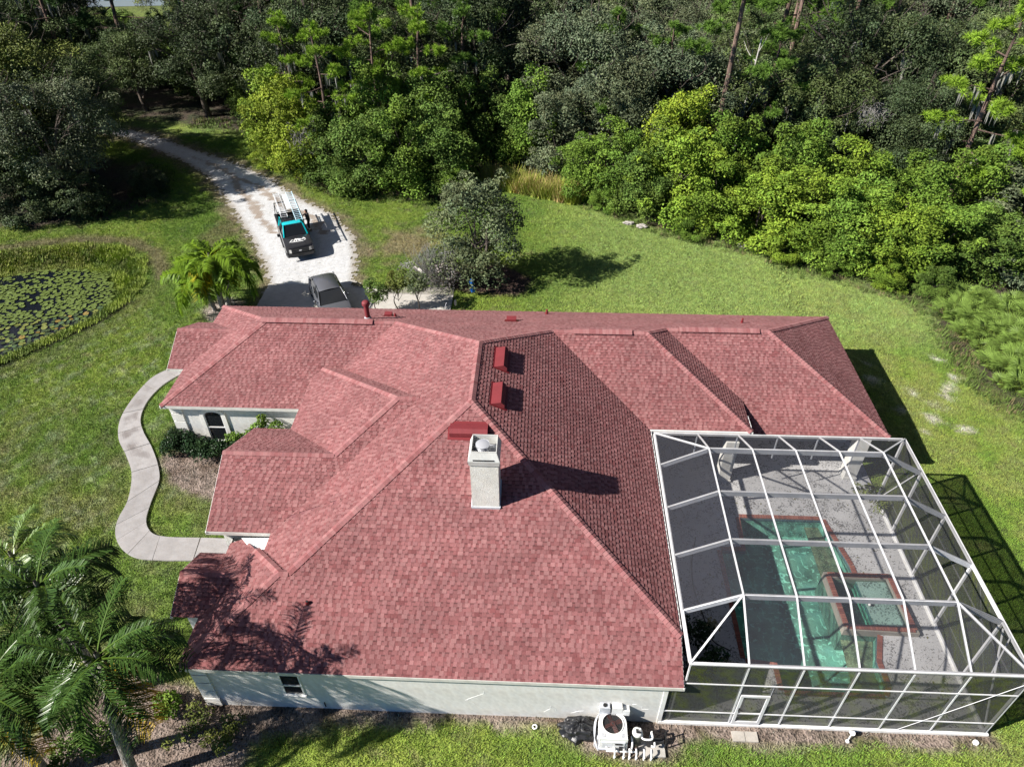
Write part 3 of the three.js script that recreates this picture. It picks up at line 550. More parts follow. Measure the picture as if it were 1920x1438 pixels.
// windows
function windowAt(x0, x1, y0, y1, z, arch = false, frameW = 0.05, trim = 0) {
  const win = new THREE.Group(); win.name = 'window'; win.position.set((x0 + x1) / 2, y0, z); house.add(win);
  const w = (x1 - x0) / 2, h = y1 - y0, fr = new MB(), sp = arch ? 0.28 : 0;
  const out = (k, e) => { const p = [[-w - e, -e], [w + e, -e], [w + e, h - sp]]; if (arch) for (let i = 1; i < 8; i++) { const a = i / 8 * Math.PI; p.push([Math.cos(a) * (w + e), h - sp + Math.sin(a) * (sp + e)]); } p.push([-w - e, h - sp + (arch ? 0 : e)]); if (!arch) p[2] = [w + e, h + e]; return p; };
  const ring = (e0, e1, za, zb, mb) => { const A = out(0, e0), B = out(0, e1); for (let i = 0; i < A.length; i++) { const j = (i + 1) % A.length; mb.quad([...A[i], zb], [...A[j], zb], [...B[j], zb], [...B[i], zb]).quad([...B[i], zb], [...B[j], zb], [...B[j], za], [...B[i], za]).quad([...A[i], za], [...A[j], za], [...A[j], zb], [...A[i], zb]); } };
  ring(-frameW, 0.01, -0.05, 0.03, fr); fr.box(-w, h * 0.46 - 0.03, -0.03, w, h * 0.46 + 0.03, 0.035, [1, 1, 1]);
  withName(mesh('frame', fr.geo(), M.white, win), 'frame');
  if (trim) { const tr = new MB(); ring(0.011, trim, -0.06, 0.06, tr); mesh('trim', tr.geo(), M.quoin, win); }
  mesh('sill', new MB().box(-w - 0.06 - trim, -0.07, -0.04, w + 0.06 + trim, -0.005, 0.09, [1, 1, 1]).geo(), M.white, win);
  const sh = new THREE.Shape(out(0, -0.02).map(([a, b]) => new THREE.Vector2(a, b)));
  const pane = mesh('pane', new THREE.ShapeGeometry(sh), M.glass, win); pane.position.z = 0.006;
  return win;
}
windowAt(-6.36, -5.62, 1.0, 2.36, 5.9); windowAt(-14.35, -13.42, 0.3, 2.32, -7.84, true, 0.05, 0.2);
{ const b = new MB(); for (const [x, y, w, h] of [[-13.75, 1.45, 0.3, 0.5]]) b.box(x - w / 2, y, -7.835, x + w / 2, y + h, -7.832, [1, 1, 1]); }
// hairline crack repairs and the corrugated strip under the eave
{
  const mb = new MB(), line = (pts, w = 0.011) => { for (let i = 0; i + 1 < pts.length; i++) mb.bar([pts[i][0], pts[i][1], 5.903], [pts[i + 1][0], pts[i + 1][1], 5.903], w * (0.6 + hash(i, pts.length)), 0.006, [1, 1, 1], [0, 0, 1]); };
  line([[0.92, 1.72], [0.9, 1.55], [0.55, 1.3], [0.36, 1.15], [0.24, 1.03], [0.5, 0.82], [0.62, 0.66], [0.84, 0.45]]); line([[3.07, 0.4], [3.3, 0.66], [3.3, 0.86], [3.5, 0.62], [3.5, 0.5]]); line([[4.05, 0.4], [4.3, 0.55], [4.5, 0.6]]); line([[6.55, 1.1], [6.55, 0.9], [6.8, 0.9]]); line([[6.2, 1.2], [6.35, 1.25]]);
  mesh('crack_repair', mb.geo(), M.caulk, house);
  const s = new MB(); for (let i = 0; i < 34; i++) { const x = 0.25 + i * 0.104; s.box(x, 2.46, 5.905, x + 0.07, 2.6 - 0.02 * hash(i, 1), 5.94, [1, 1, 1]); }
  mesh('ribbed_strip', s.geo(), M.soffit, house);  // row of small upright grey blocks below the eave
  mesh('corner_trim', new MB().box(7.19, -0.05, 5.75, 7.34, 2.85, 5.93, [1, 1, 1]).geo(), M.white, house);
  const t = new MB(); t.bar([-5.0, 0.35, 5.93], [-5.0, 0.5, 5.93], 0.03, 0.03); t.bar([-5.0, 0.35, 5.93], [-4.95, 0.33, 6.0], 0.04, 0.04); mesh('hose_tap', t.geo(), M.black, house);
}
// white flashing over the entry valley, sliding doors of the lanai, pillars
{
  const f = new MB(); f.poly([[-9.15, 3.33, 0.78], [-8.72, 3.33, 1.2], [-8.04, 3.36, 1.46], [-8.0, 3.36, 0.76]], [1, 1, 1]); mesh('flashing', f.geo(), M.white, house);
  for (const [x, z] of [[11.75, -6.35], [17.95, -6.75]]) { const p = new MB(); p.box(x - 0.29, -0.05, z - 0.29, x + 0.29, 2.72, z + 0.29); p.box(x - 0.33, 0.04, z - 0.33, x + 0.33, 0.2, z + 0.33); mesh('pillar', p.geo(), M.stucco, house); }
  for (let i = 0; i < 3; i++) { const d = new THREE.Group(); d.name = 'sliding_door'; d.position.set(9.5 + i * 1.25, 0.08, -9.08); house.add(d); const fr = new MB(); fr.box(-0.6, 0, 0, -0.53, 2.1, 0.05); fr.box(0.53, 0, 0, 0.6, 2.1, 0.05); fr.box(-0.53, 2.03, 0, 0.53, 2.1, 0.05); fr.box(-0.53, 0, 0, 0.53, 0.08, 0.05); mesh('frame', fr.geo(), M.white, d); mesh('pane', new MB().box(-0.53, 0.08, 0.015, 0.53, 2.03, 0.025).geo(), M.glass, d); }
}
// chimney
{
  const c = new THREE.Group(); c.name = 'chimney'; house.add(c);
  const st = std({ color: lin(0.78, 0.77, 0.72), roughness: 0.95, map: T.stain, bumpMap: T.stucco, bumpScale: 0.012 });
  mesh('stack', new MB().box(0.22, 4.9, -0.3, 1.24, 7.82, 0.7).geo(), st, c);
  const fl = new MB(); fl.box(0.19, 5.43, 0.701, 1.27, 5.56, 0.75); fl.poly([[0.17, 5.47, 0.72], [0.17, 5.42, 0.83], [1.29, 5.42, 0.83], [1.29, 5.47, 0.72]], [1, 1, 1]); fl.bar([1.26, 5.5, 0.72], [1.26, 5.98, -0.3], 0.05, 0.12); fl.bar([0.2, 5.5, 0.72], [0.2, 5.98, -0.3], 0.05, 0.12); mesh('flashing', fl.geo(), M.aluDull, c);
  // sheet metal shroud: rim, sloping skirt with a slot, open top
  const sh = new MB(), ring = (y, e) => [[0.22 - e, y, -0.3 - e], [1.24 + e, y, -0.3 - e], [1.24 + e, y, 0.7 + e], [0.22 - e, y, 0.7 + e]];
  const R = [ring(7.76, 0.035), ring(7.9, 0.05), ring(7.93, 0.06), ring(8.0, 0.06), ring(8.34, -0.05), ring(8.38, -0.05), ring(8.38, -0.075), ring(7.95, -0.075)];
  for (let k = 0; k + 1 < R.length; k++) for (let i = 0; i < 4; i++) { const j = (i + 1) % 4; sh.quad(R[k][i], R[k][j], R[k + 1][j], R[k + 1][i]); }
  mesh('shroud', sh.geo(), std({ color: lin(0.62, 0.62, 0.6), roughness: 0.55, map: T.stain }), c);
  mesh('slot', new MB().bar([0.34, 8.05, 0.752], [1.1, 8.05, 0.752], 0.03, 0.035).geo(), M.black, c);
  mesh('cap_floor', new MB().box(0.31, 7.9, -0.21, 1.15, 7.94, 0.61).geo(), std({ color: lin(0.3, 0.31, 0.34), roughness: 0.6 }), c);
  const fl1 = merged([new THREE.CylinderGeometry(0.2, 0.2, 0.36, 24).translate(0.66, 8.1, 0.22), new THREE.CylinderGeometry(0.245, 0.245, 0.03, 24).translate(0.66, 8.12, 0.22), new THREE.CylinderGeometry(0.25, 0.25, 0.03, 24).translate(0.66, 8.2, 0.22)]); mesh('flue', fl1, M.steel, c);
  mesh('flue_cap', merged([new THREE.SphereGeometry(0.9, 24, 8, 0, 6.2832, 0, 0.285).translate(0.66, 7.495, 0.22), new THREE.CylinderGeometry(0.253, 0.253, 0.05, 24, 1, true).translate(0.66, 8.34, 0.22)]), std({ color: lin(0.62, 0.63, 0.66), roughness: 0.38, metalness: 0.5 }), c);
  mesh('brace', new MB().box(0.33, 8.0, -0.02, 1.13, 8.03, 0.04).geo(), M.aluDull, c);
}
// red metal roof vents and pipes
function offRidge(cx, cz, len, wid, f, dir) {      // dir: unit plan vector pointing down the slope
  const g = new THREE.Group(); g.name = 'roof_vent'; house.add(g);
  const s = [-dir[1], dir[0]], at = (u, v, h) => { const x = cx + s[0] * u + dir[0] * v, z = cz + s[1] * u + dir[1] * v; return [x, onPlane(f, x, z) + h, z]; };
  const mb = new MB(), a = len / 2, w = wid / 2;
  const t0 = [at(-a, -w, 0.02), at(a, -w, 0.02)], t1 = [at(-a, w * 0.5, 0.3), at(a, w * 0.5, 0.3)], t2 = [at(-a, w, 0.24), at(a, w, 0.24)], t3 = [at(-a, w, 0.06), at(a, w, 0.06)];
  mb.quad(t0[0], t0[1], t1[1], t1[0]).quad(t1[0], t1[1], t2[1], t2[0]).quad(t2[0], t2[1], t3[1], t3[0]);
  for (const i of [0, 1]) mb.poly([t0[i], t1[i], t2[i], t3[i], at(i ? a : -a, w * 0.5, 0.0)]);
  mesh('hood', mb.geo(), M.redPaint, g);
  mesh('flange', new MB().poly([at(-a - 0.08, -w - 0.06, 0.026), at(a + 0.08, -w - 0.06, 0.026), at(a + 0.08, w + 0.1, 0.03), at(-a - 0.08, w + 0.1, 0.03)]).geo(), M.redDark, g);
}
const fR = SOLIDS[0].f[1], fF = SOLIDS[0].f[2], fB = SOLIDS[0].f[3];
offRidge(0.93, -6.58, 1.4, 0.56, fR, [1, 0]); offRidge(0.95, -4.12, 1.35, 0.56, fR, [1, 0]); offRidge(-0.1, -2.06, 1.5, 0.56, fF, [0, 1]);
function pipe(x, z, f, h, r, capped, bend) {
  const g = new THREE.Group(); g.name = 'vent_pipe'; const y = onPlane(f, x, z); g.position.set(x, y, z); house.add(g);
  mesh('tube', new THREE.CylinderGeometry(r, r, h + 0.2, 16).translate(0, h / 2 - 0.1, 0), capped ? M.redPaint : bend === 2 ? M.black : M.redPaint, g);
  mesh('collar', new THREE.CylinderGeometry(r * 1.25, r * 1.6, 0.14, 16).translate(0, 0.07, 0), capped ? M.aluDull : M.redDark, g);
  if (capped) mesh('cap', merged([new THREE.CylinderGeometry(r * 1.55, r * 1.55, 0.12, 20).translate(0, h, 0), new THREE.SphereGeometry(r * 1.55, 20, 8, 0, 6.2832, 0, 1.57).scale(1, 0.65, 1).translate(0, h + 0.06, 0)]), M.redPaint, g);
}
pipe(-6.6, -12.9, fB, 0.95, 0.13, true); pipe(-5.32, -13.76, fB, 0.22, 0.05, false); pipe(2.95, -15.7, fB, 0.3, 0.06, false); pipe(13.4, -13.8, fB, 0.3, 0.05, false); pipe(-5.5, 4.02, fF, 0.16, 0.045, false, 2);
for (const [x, z, s] of [[-5.75, -14.0, 0.2], [1.06, -13.1, 0.26]]) { const g = new THREE.Group(); g.name = 'roof_vent'; g.position.set(x, onPlane(fB, x, z), z); house.add(g); const m = new MB(); m.box(-s, -0.05, -s * 0.7, s, 0.2, s * 0.7); mesh('hood', m.geo(), M.redPaint, g); mesh('flange', new MB().quad([-s * 1.4, -s * 1.2 * P + 0.03, -s * 1.2], [s * 1.4, -s * 1.2 * P + 0.03, -s * 1.2], [s * 1.4, s * 1.2 * P + 0.03, s * 1.2], [-s * 1.4, s * 1.2 * P + 0.03, s * 1.2]).geo(), M.redDark, g); }
{ // satellite dish on the back eave
  const d = thing('satellite_dish', 'small white satellite dish on the far eave beside the grey bush', 'satellite dish', [-3.0, 2.9, -16.75]); d.scale.setScalar(0.62);
  const g = new THREE.SphereGeometry(0.75, 20, 8, 0, 6.2832, 0, 0.42).rotateX(Math.PI / 2 - 0.2).rotateY(1.35).translate(0.25, 0.15, -0.55); mesh('dish', g, M.white, d);
  mesh('mast', tubeGeo([[0, -0.2, 0], [0, 0.25, -0.1], [0.1, 0.4, -0.2]], 0.025, 6), M.aluDull, d); mesh('arm', tubeGeo([[0.1, 0.2, -0.2], [-0.2, 0.3, -0.5], [-0.42, 0.45, -0.62]], 0.015, 5), M.black, d); mesh('feed_horn', new THREE.CylinderGeometry(0.04, 0.03, 0.12, 8).translate(-0.44, 0.47, -0.62), M.black, d);
}
// meter and junction boxes on the front wall
for (const [x, y, w, h, lab, mat] of [[5.22, 1.02, 0.34, 0.5, 'grey metal disconnect box with round dial on the front wall', M.aluDull], [5.66, 1.05, 0.34, 0.46, 'larger of two white timer boxes on the front wall', M.white], [5.98, 0.98, 0.22, 0.32, 'small white junction box right of the timer box', M.white]]) {
  const b = thing('wall_box', lab, 'utility box', [x, y, 5.9]);
  mesh('case', new MB().box(-w / 2, -h / 2, 0.003, w / 2, h / 2, 0.2).geo(), mat, b); mesh('lid', new MB().box(-w / 2 - 0.015, -h / 2 - 0.01, 0.203, w / 2 + 0.015, h / 2 + 0.015, 0.22).geo(), mat, b);
  if (lab.includes('dial')) mesh('dial', new THREE.CylinderGeometry(0.07, 0.07, 0.03, 16).translate(0, h / 2 + 0.02, 0.1), M.black, b);
  mesh('conduit', tubeGeo([[0, -h / 2, 0.08], [0, -h / 2 - 0.3, 0.06], [0.02, -0.98, 0.06]], 0.02, 8), M.aluDull, b);
}

// ---------------------------------------------------------------- pool deck, pool, spa and the screen enclosure
const CX0 = 7.848, CX1 = 18.881, CZ0 = -5.248, CZ1 = 5.831, HC = 3.955, HT = 5.025, XN = [9.776, 11.573, 13.356, 15.139, 16.936], ZN = [-3.27, -0.888, 1.461, 3.832];
const POOL = [[12.1, -3.82], [15.85, -3.82], [16.36, -1.3], [16.36, -0.9], [16.46, 1.95], [16.0, 3.2], [16.0, 4.2], [15.8, 4.55], [12.1, 4.55], [12.1, 3.45], [10.92, 3.3], [10.92, -1.9], [12.0, -1.9]];
const SPA_OUT = [[15.02, -0.75], [17.88, -0.75], [18.0, 2.1], [15.05, 2.02]], SPA_IN = [[15.3, -0.47], [17.6, -0.47], [17.7, 1.8], [15.33, 1.74]];
const shape2 = (pts) => new THREE.Shape(pts.map(([x, z]) => new THREE.Vector2(x, -z)));
{
  const outer = shape2([[7.2, -9.3], [18.95, -9.3], [18.95, 5.92], [7.2, 5.92]]), hole = new THREE.Path(POOL.map(([x, z]) => new THREE.Vector2(x, -z))), hole2 = new THREE.Path([[15.12, -0.85], [17.85, -0.85], [17.95, 2.0], [15.12, 1.95]].map(([x, z]) => new THREE.Vector2(x, -z)));
  outer.holes.push(hole);
  const g = new THREE.ShapeGeometry(outer); g.rotateX(-Math.PI / 2); g.translate(0, 0.06, 0);
  const U = g.attributes.uv, Q = g.attributes.position; for (let i = 0; i < U.count; i++) U.setXY(i, Q.getX(i) / 4.2, Q.getZ(i) / 4.2);
  struct('pool_deck', g, M.deck);
  { const r = rng(55), m = new MB(); for (let i = 0; i < 420; i++) { const x = 8.2 + r() * 10.4, z = -5.6 + r() * 11.2, k = noise2(x * 0.5, z * 0.5); if (k < 0.05 && z > -4.2 && r() < 0.75) continue; if (sd(POOL, x, z) < 0.25 || sd(SPA_OUT, x, z) < 0.05) continue; const a = r() * 6.28, l = 0.03 + 0.05 * r(), c = r() < 0.5 ? [0.1, 0.07, 0.04] : [0.16, 0.15, 0.05], q = [Math.cos(a) * l, 0, Math.sin(a) * l], s = [-Math.sin(a) * l * 0.5, 0, Math.cos(a) * l * 0.5], p = [x, 0.066 + 0.01 * r(), z]; m.quad([p[0] - q[0], p[1], p[2] - q[2]], [p[0] + s[0], p[1] + 0.01, p[2] + s[2]], [p[0] + q[0], p[1], p[2] + q[2]], [p[0] - s[0], p[1] + 0.01, p[2] - s[2]], c); } tag(stuff(mesh('fallen_leaves', m.geo(), M.vcolMatte)), 'fallen leaves scattered over the pool deck', 'leaves');
    const h = mesh('hose', tubeGeo([[9.9, 0.08, -2.6], [9.5, 0.08, -1.2], [9.4, 0.08, 0.2], [9.6, 0.08, 1.6], [9.8, 0.08, 2.6], [10.4, 0.08, 3.0]], 0.022, 40, 6), M.black); tag(h, 'black hose lying across the shaded deck left of the pool', 'hose'); }
  // scored joints in the deck
  const j = new MB(); for (const [a, b] of [[[16.1, 5.6], [18.7, 3.0]], [[16.3, 3.6], [18.6, 5.7]], [[12.6, -5.1], [12.6, -4.1]]]) j.bar([a[0], 0.0625, a[1]], [b[0], 0.0625, b[1]], 0.016, 0.002);
  mesh('deck_joint', j.geo(), M.groove, scene.getObjectByName('pool_deck'));
}
const pool = thing('swimming_pool', 'swimming pool with green water and red brick coping under the screen cage', 'swimming pool');
{
  const mb = new MB(), N = POOL.length, D = -1.25;
  for (let i = 0; i < N; i++) { const a = POOL[i], b = POOL[(i + 1) % N]; mb.quad([a[0], 0.05, a[1]], [b[0], 0.05, b[1]], [b[0], D, b[1]], [a[0], D, a[1]]); }
  const basin = mb.geo(), fl = new THREE.ShapeGeometry(shape2(POOL)).rotateX(-Math.PI / 2).translate(0, D, 0);
  const U = fl.attributes.uv, Q = fl.attributes.position; for (let i = 0; i < U.count; i++) U.setXY(i, Q.getX(i) / 3.1, Q.getZ(i) / 3.1);
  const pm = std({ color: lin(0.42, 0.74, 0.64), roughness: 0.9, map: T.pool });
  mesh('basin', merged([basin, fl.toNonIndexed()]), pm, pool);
  { const tb = new MB(); for (let i = 0; i < N; i++) { const a = POOL[i], b = POOL[(i + 1) % N], dx = b[0] - a[0], dz = b[1] - a[1], l = Math.hypot(dx, dz), n = Math.max(1, Math.round(l / 0.16)), nx = -dz / l * 0.006, nz = dx / l * 0.006; for (let k = 0; k < n; k++) { const p = (t) => [a[0] + dx * t + nx, a[1] + dz * t + nz], u = p((k + 0.04) / n), v = p((k + 0.96) / n), c = mix3([0.05, 0.1, 0.13], [0.1, 0.16, 0.17], hash(i, k, 9)); tb.quad([u[0], 0.035, u[1]], [v[0], 0.035, v[1]], [v[0], -0.14, v[1]], [u[0], -0.14, u[1]], c); } } stuff(mesh('tile_band', tb.geo(), M.vcol, pool)); }
  // shelf along the right side, shallow and browner
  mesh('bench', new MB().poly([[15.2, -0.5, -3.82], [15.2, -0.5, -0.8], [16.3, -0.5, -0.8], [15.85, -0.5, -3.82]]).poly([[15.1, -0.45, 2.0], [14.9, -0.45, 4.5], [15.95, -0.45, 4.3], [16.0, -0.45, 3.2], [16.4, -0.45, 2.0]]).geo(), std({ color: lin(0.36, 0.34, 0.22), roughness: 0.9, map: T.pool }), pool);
  const water = phys({ color: lin(0.72, 0.9, 0.84), roughness: 0.03, transmission: 1, thickness: 0, ior: 1.33, bumpMap: T.ripple, bumpScale: 0.015 });
  const wg = new THREE.ShapeGeometry(shape2(POOL)).rotateX(-Math.PI / 2).translate(0, -0.07, 0), WU = wg.attributes.uv, WQ = wg.attributes.position; for (let i = 0; i < WU.count; i++) WU.setXY(i, WQ.getX(i) / 3.5, WQ.getZ(i) / 3.5);
  mesh('water', wg, water, pool);
  // coping bricks laid crosswise round the edge
  const bricks = [], g0 = new THREE.BoxGeometry(0.098, 0.06, 0.19), tones = [[0.30, 0.105, 0.07], [0.26, 0.085, 0.06], [0.34, 0.13, 0.09], [0.22, 0.075, 0.055]];
  const geos = tones.map((t) => { const g = g0.clone(), c = new Float32Array(g.attributes.position.count * 3); for (let i = 0; i < c.length; i += 3) c.set(t, i); g.setAttribute('color', new THREE.BufferAttribute(c, 3)); return g; });
  const course = (a, b, inset, y, skip) => {
    const dx = b[0] - a[0], dz = b[1] - a[1], len = Math.hypot(dx, dz), n = Math.round(len / 0.112), nx = dz / len, nz = -dx / len;
    for (let i = 0; i < n; i++) { const t = (i + 0.5) / n, x = a[0] + dx * t + nx * inset, z = a[1] + dz * t + nz * inset; if (skip && skip(x, z)) continue; bricks.push([x, y + 0.004 * hash(i, n, 3), z, Math.atan2(-dz, dx) + (hash(i, n, 4) - 0.5) * 0.03]); }
  };
  for (let i = 0; i < N; i++) course(POOL[i], POOL[(i + 1) % N], 0.092, 0.068, (x, z) => x > 14.95 && z > -0.8 && z < 2.05);
  const spaBricks = bricks.length;
  bricks.sort((a, b) => b[2] - a[2]);
  const rest = [];
  bricks.forEach(([x, y, z, r], i) => { const g = geos[Math.floor(hash(i, 8) * 3.99)]; if (i < 300) { const m = mesh('brick', g, M.brick, pool); m.position.set(x, y, z); m.rotation.y = r; } else rest.push(g.clone().rotateY(r).translate(x, y, z)); });
  if (rest.length) stuff(mesh('bricks', mergeGeometries(rest), M.brick, pool));
  // raised spa
  const spa = thing('spa', 'square raised spa with brick rim beside the swimming pool', 'spa');
  const w = new MB(), uw = new MB(), y1 = 0.29;
  for (let i = 0; i < 4; i++) { const k = (i + 1) % 4, a = SPA_OUT[i], b = SPA_OUT[k], c = SPA_IN[k], d = SPA_IN[i]; w.quad([a[0], y1, a[1]], [b[0], y1, b[1]], [b[0], -0.1, b[1]], [a[0], -0.1, a[1]]); uw.quad([a[0], -0.1, a[1]], [b[0], -0.1, b[1]], [b[0], -1.2, b[1]], [a[0], -1.2, a[1]]); w.quad([d[0], y1, d[1]], [c[0], y1, c[1]], [c[0], -0.7, c[1]], [d[0], -0.7, d[1]]).quad([a[0], y1, a[1]], [b[0], y1, b[1]], [c[0], y1, c[1]], [d[0], y1, d[1]]); }
  mesh('wall', w.geo(), std({ color: lin(0.3, 0.28, 0.24), roughness: 0.9, map: T.stain }), spa);
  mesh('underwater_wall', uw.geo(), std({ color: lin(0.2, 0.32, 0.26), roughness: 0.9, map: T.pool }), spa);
  const sf = new MB().poly(SPA_IN.map(([x, z]) => [x, -0.6, z])).geo(); for (let i = 0; i < sf.attributes.uv.count; i++) sf.attributes.uv.setXY(i, sf.attributes.position.getX(i) / 3, sf.attributes.position.getZ(i) / 3);
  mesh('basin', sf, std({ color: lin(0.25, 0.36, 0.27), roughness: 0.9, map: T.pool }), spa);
  const sw = new MB().poly(SPA_IN.map(([x, z]) => [x, 0.17, z])).geo(); for (let i = 0; i < sw.attributes.uv.count; i++) sw.attributes.uv.setXY(i, sw.attributes.position.getX(i) / 3, sw.attributes.position.getZ(i) / 3);
  mesh('water', sw, water, spa);
  bricks.length = 0; const mid = SPA_OUT.map((p, i) => [(p[0] + SPA_IN[i][0]) / 2, (p[1] + SPA_IN[i][1]) / 2]);
  for (let i = 0; i < 4; i++) course(mid[i], mid[(i + 1) % 4], 0.0, y1 + 0.03);
  
  bricks.forEach(([x, y, z, r], i) => { const m = mesh('brick', geos[Math.floor(hash(i, 18) * 3.99)], M.brick, spa); m.position.set(x, y, z); m.rotation.y = r; });
  const j = mesh('jet', new THREE.SphereGeometry(0.06, 10, 6).translate(16.5, 0.2, 0.75), M.white, spa);
}
// the enclosure: white aluminium frame, dark screens
const cage = thing('screen_enclosure', 'white aluminium screen cage with mansard roof over the pool', 'screen enclosure');
{
  const beam = (name, a, b, w, h, mat = M.alu, up) => mesh(name, new MB().bar(a, b, w, h, [1, 1, 1], up).geo(), mat, cage);
  const E = 0.024;
  // eave beams
  beam('beam', [CX0 - 0.03, HC, CZ1], [CX1 + 0.03, HC, CZ1], 0.1, 0.1); beam('beam', [CX1, HC, CZ1 - 0.065], [CX1, HC, CZ0], 0.1, 0.1); beam('beam', [CX0, HC, CZ0], [CX1 - 0.065, HC, CZ0], 0.08, 0.1); beam('beam', [CX0, HC, CZ1 - 0.065], [CX0, HC, CZ0 + 0.055], 0.1, 0.12);
  // purlins along z and deep bents along x
  for (const x of XN) { beam('purlin', [x, HT + 0.02, ZN[0]], [x, HT + 0.02, ZN[3]], 0.055, 0.06); beam('purlin', [x, HC + 0.05, CZ1 - 0.05], [x, HT + 0.02, ZN[3]], 0.055, 0.06); beam('purlin', [x, HC + 0.05, CZ0 + 0.05], [x, HT + 0.02, ZN[0]], 0.055, 0.06); }
  for (const z of ZN) {
    mesh('bent', new MB().bar([XN[0] - 0.02, HT - 0.115, z], [XN[4] + 0.02, HT - 0.115, z], 0.055, 0.23).geo(), M.aluDull, cage); beam('bent_cap', [XN[0], HT + 0.012, z], [XN[4], HT + 0.012, z], 0.075, 0.02);
    for (const [xa, xb] of [[CX0 + 0.06, XN[0]], [CX1 - 0.06, XN[4]]]) { mesh('bent', new MB().bar([xa, HC - 0.06, z], [xb, HT - 0.1, z], 0.055, 0.2).geo(), M.aluDull, cage); beam('bent_cap', [xa, HC + 0.055, z], [xb, HT + 0.013, z], 0.075, 0.02); }
  }
  // hips from the corners
  for (const [x, xi] of [[CX0, XN[0]], [CX1, XN[4]]]) for (const [z, zi] of [[CZ0, ZN[0]], [CZ1, ZN[3]]]) beam('hip', [x, HC + 0.03, z], [xi, HT + 0.0, zi], 0.06, 0.07);
  // posts
  for (const x of XN) { beam('post', [x, 0.1, CZ1], [x, HC - 0.051, CZ1], 0.05, 0.1, M.aluDull, [0, 0, 1]); beam('post_face', [x, 0.1, CZ1 + 0.06], [x, HC - 0.06, CZ1 + 0.06], 0.055, 0.018, M.alu, [0, 0, 1]); beam('post', [x, 2.6, CZ0], [x, HC - 0.051, CZ0], 0.05, 0.05, M.aluDull, [0, 0, 1]); }
  for (const z of [CZ1, ...ZN, CZ0]) beam('post', [CX1, 0.1, z], [CX1, HC - 0.051, z], 0.1, z === CZ1 || z === CZ0 ? 0.1 : 0.08, M.alu, [0, 0, 1]);
  beam('post', [7.62, 0.1, CZ1], [7.62, 2.72, CZ1], 0.05, 0.06, M.alu, [0, 0, 1]); beam('post', [7.86, 2.9, CZ1], [7.86, HC - 0.06, CZ1], 0.05, 0.06, M.alu, [0, 0, 1]);
  // rails
  for (const y of [0.87, 2.82]) { beam('rail', [7.2, y, CZ1 + 0.075], [CX1, y, CZ1 + 0.075], 0.03, 0.045); beam('rail', [CX1 + 0.065, y, CZ1], [CX1 + 0.065, y, CZ0], 0.03, 0.045); }
  beam('rail', [CX1, 0.13, CZ1 - 0.06], [CX1, 0.13, CZ0], 0.06, 0.08);
  beam('rail', [7.25, 0.13, CZ1], [CX1, 0.13, CZ1], 0.06, 0.06);
  beam('brace', [17.6, HC + 0.02, CZ1 - 0.06], [18.87, HC + 0.02, 4.4], 0.04, 0.04); beam('brace', [18.88, 0.3, -5.1], [18.88, 3.8, -3.4], 0.04, 0.05); beam('brace', [18.88, 0.3, 5.7], [18.88, 3.8, 4.0], 0.04, 0.05);
  mesh('cable', tubeGeo([[15.68, 0.12, 5.92], [17.2, 1.82, 5.93], [18.85, 3.65, 5.92]], 0.011, 10, 5), M.alu, cage);
  for (let i = 0; i < 2; i++) mesh('cable', tubeGeo([[18.94, 0.2, i ? -5.0 : 5.6], [18.95, 2, i ? -3.4 : 3.9], [18.94, 3.8, i ? -1.7 : 2.1]], 0.011, 8, 5), M.alu, cage);
  // kerb under the front and right walls, with flaking paint
  mesh('kerb', new MB().box(7.25, -0.12, CZ1 - 0.1, 19.0, 0.095, CZ1 + 0.12).box(CX1 - 0.1, -0.12, CZ0, 19.0, 0.095, CZ1 - 0.101).geo(), M.white, cage);
  // screens; two bays of the near left corner and one on the right have lost theirs
  const scr = (pts, wallish) => mesh('screen_panel', new MB().poly(pts).geo(), wallish ? M.screenWall : M.screen, cage);
  const xs = XN, zs = ZN, t = HT + 0.03, h = HC + 0.055;
  for (let i = 0; i < 4; i++) for (let j = 0; j < 3; j++) scr([[xs[i], t, zs[j]], [xs[i + 1], t, zs[j]], [xs[i + 1], t, zs[j + 1]], [xs[i], t, zs[j + 1]]]);
  for (let i = 0; i < 4; i++) { scr([[xs[i], h, CZ1], [xs[i + 1], h, CZ1], [xs[i + 1], t, zs[3]], [xs[i], t, zs[3]]]); scr([[xs[i], h, CZ0], [xs[i + 1], h, CZ0], [xs[i + 1], t, zs[0]], [xs[i], t, zs[0]]]); }
  for (let j = 0; j < 3; j++) { scr([[CX0, h, zs[j]], [xs[0], t, zs[j]], [xs[0], t, zs[j + 1]], [CX0, h, zs[j + 1]]]); if (j !== 2) scr([[CX1, h, zs[j]], [xs[4], t, zs[j]], [xs[4], t, zs[j + 1]], [CX1, h, zs[j + 1]]]); }
  scr([[CX0, h, CZ0], [xs[0], t, zs[0]], [CX0, h, zs[0]]]); scr([[CX0, h, CZ0], [xs[0], h, CZ0], [xs[0], t, zs[0]]]); scr([[CX1, h, CZ0], [CX1, h, zs[0]], [xs[4], t, zs[0]]]); scr([[CX1, h, CZ0], [xs[4], h, CZ0], [xs[4], t, zs[0]]]);
  scr([[CX1, h, CZ1], [xs[4], t, zs[3]], [CX1, h, zs[3]]]); scr([[CX1, h, CZ1], [xs[4], h, CZ1], [xs[4], t, zs[3]]]);
  const fx = [7.25, ...xs, CX1];
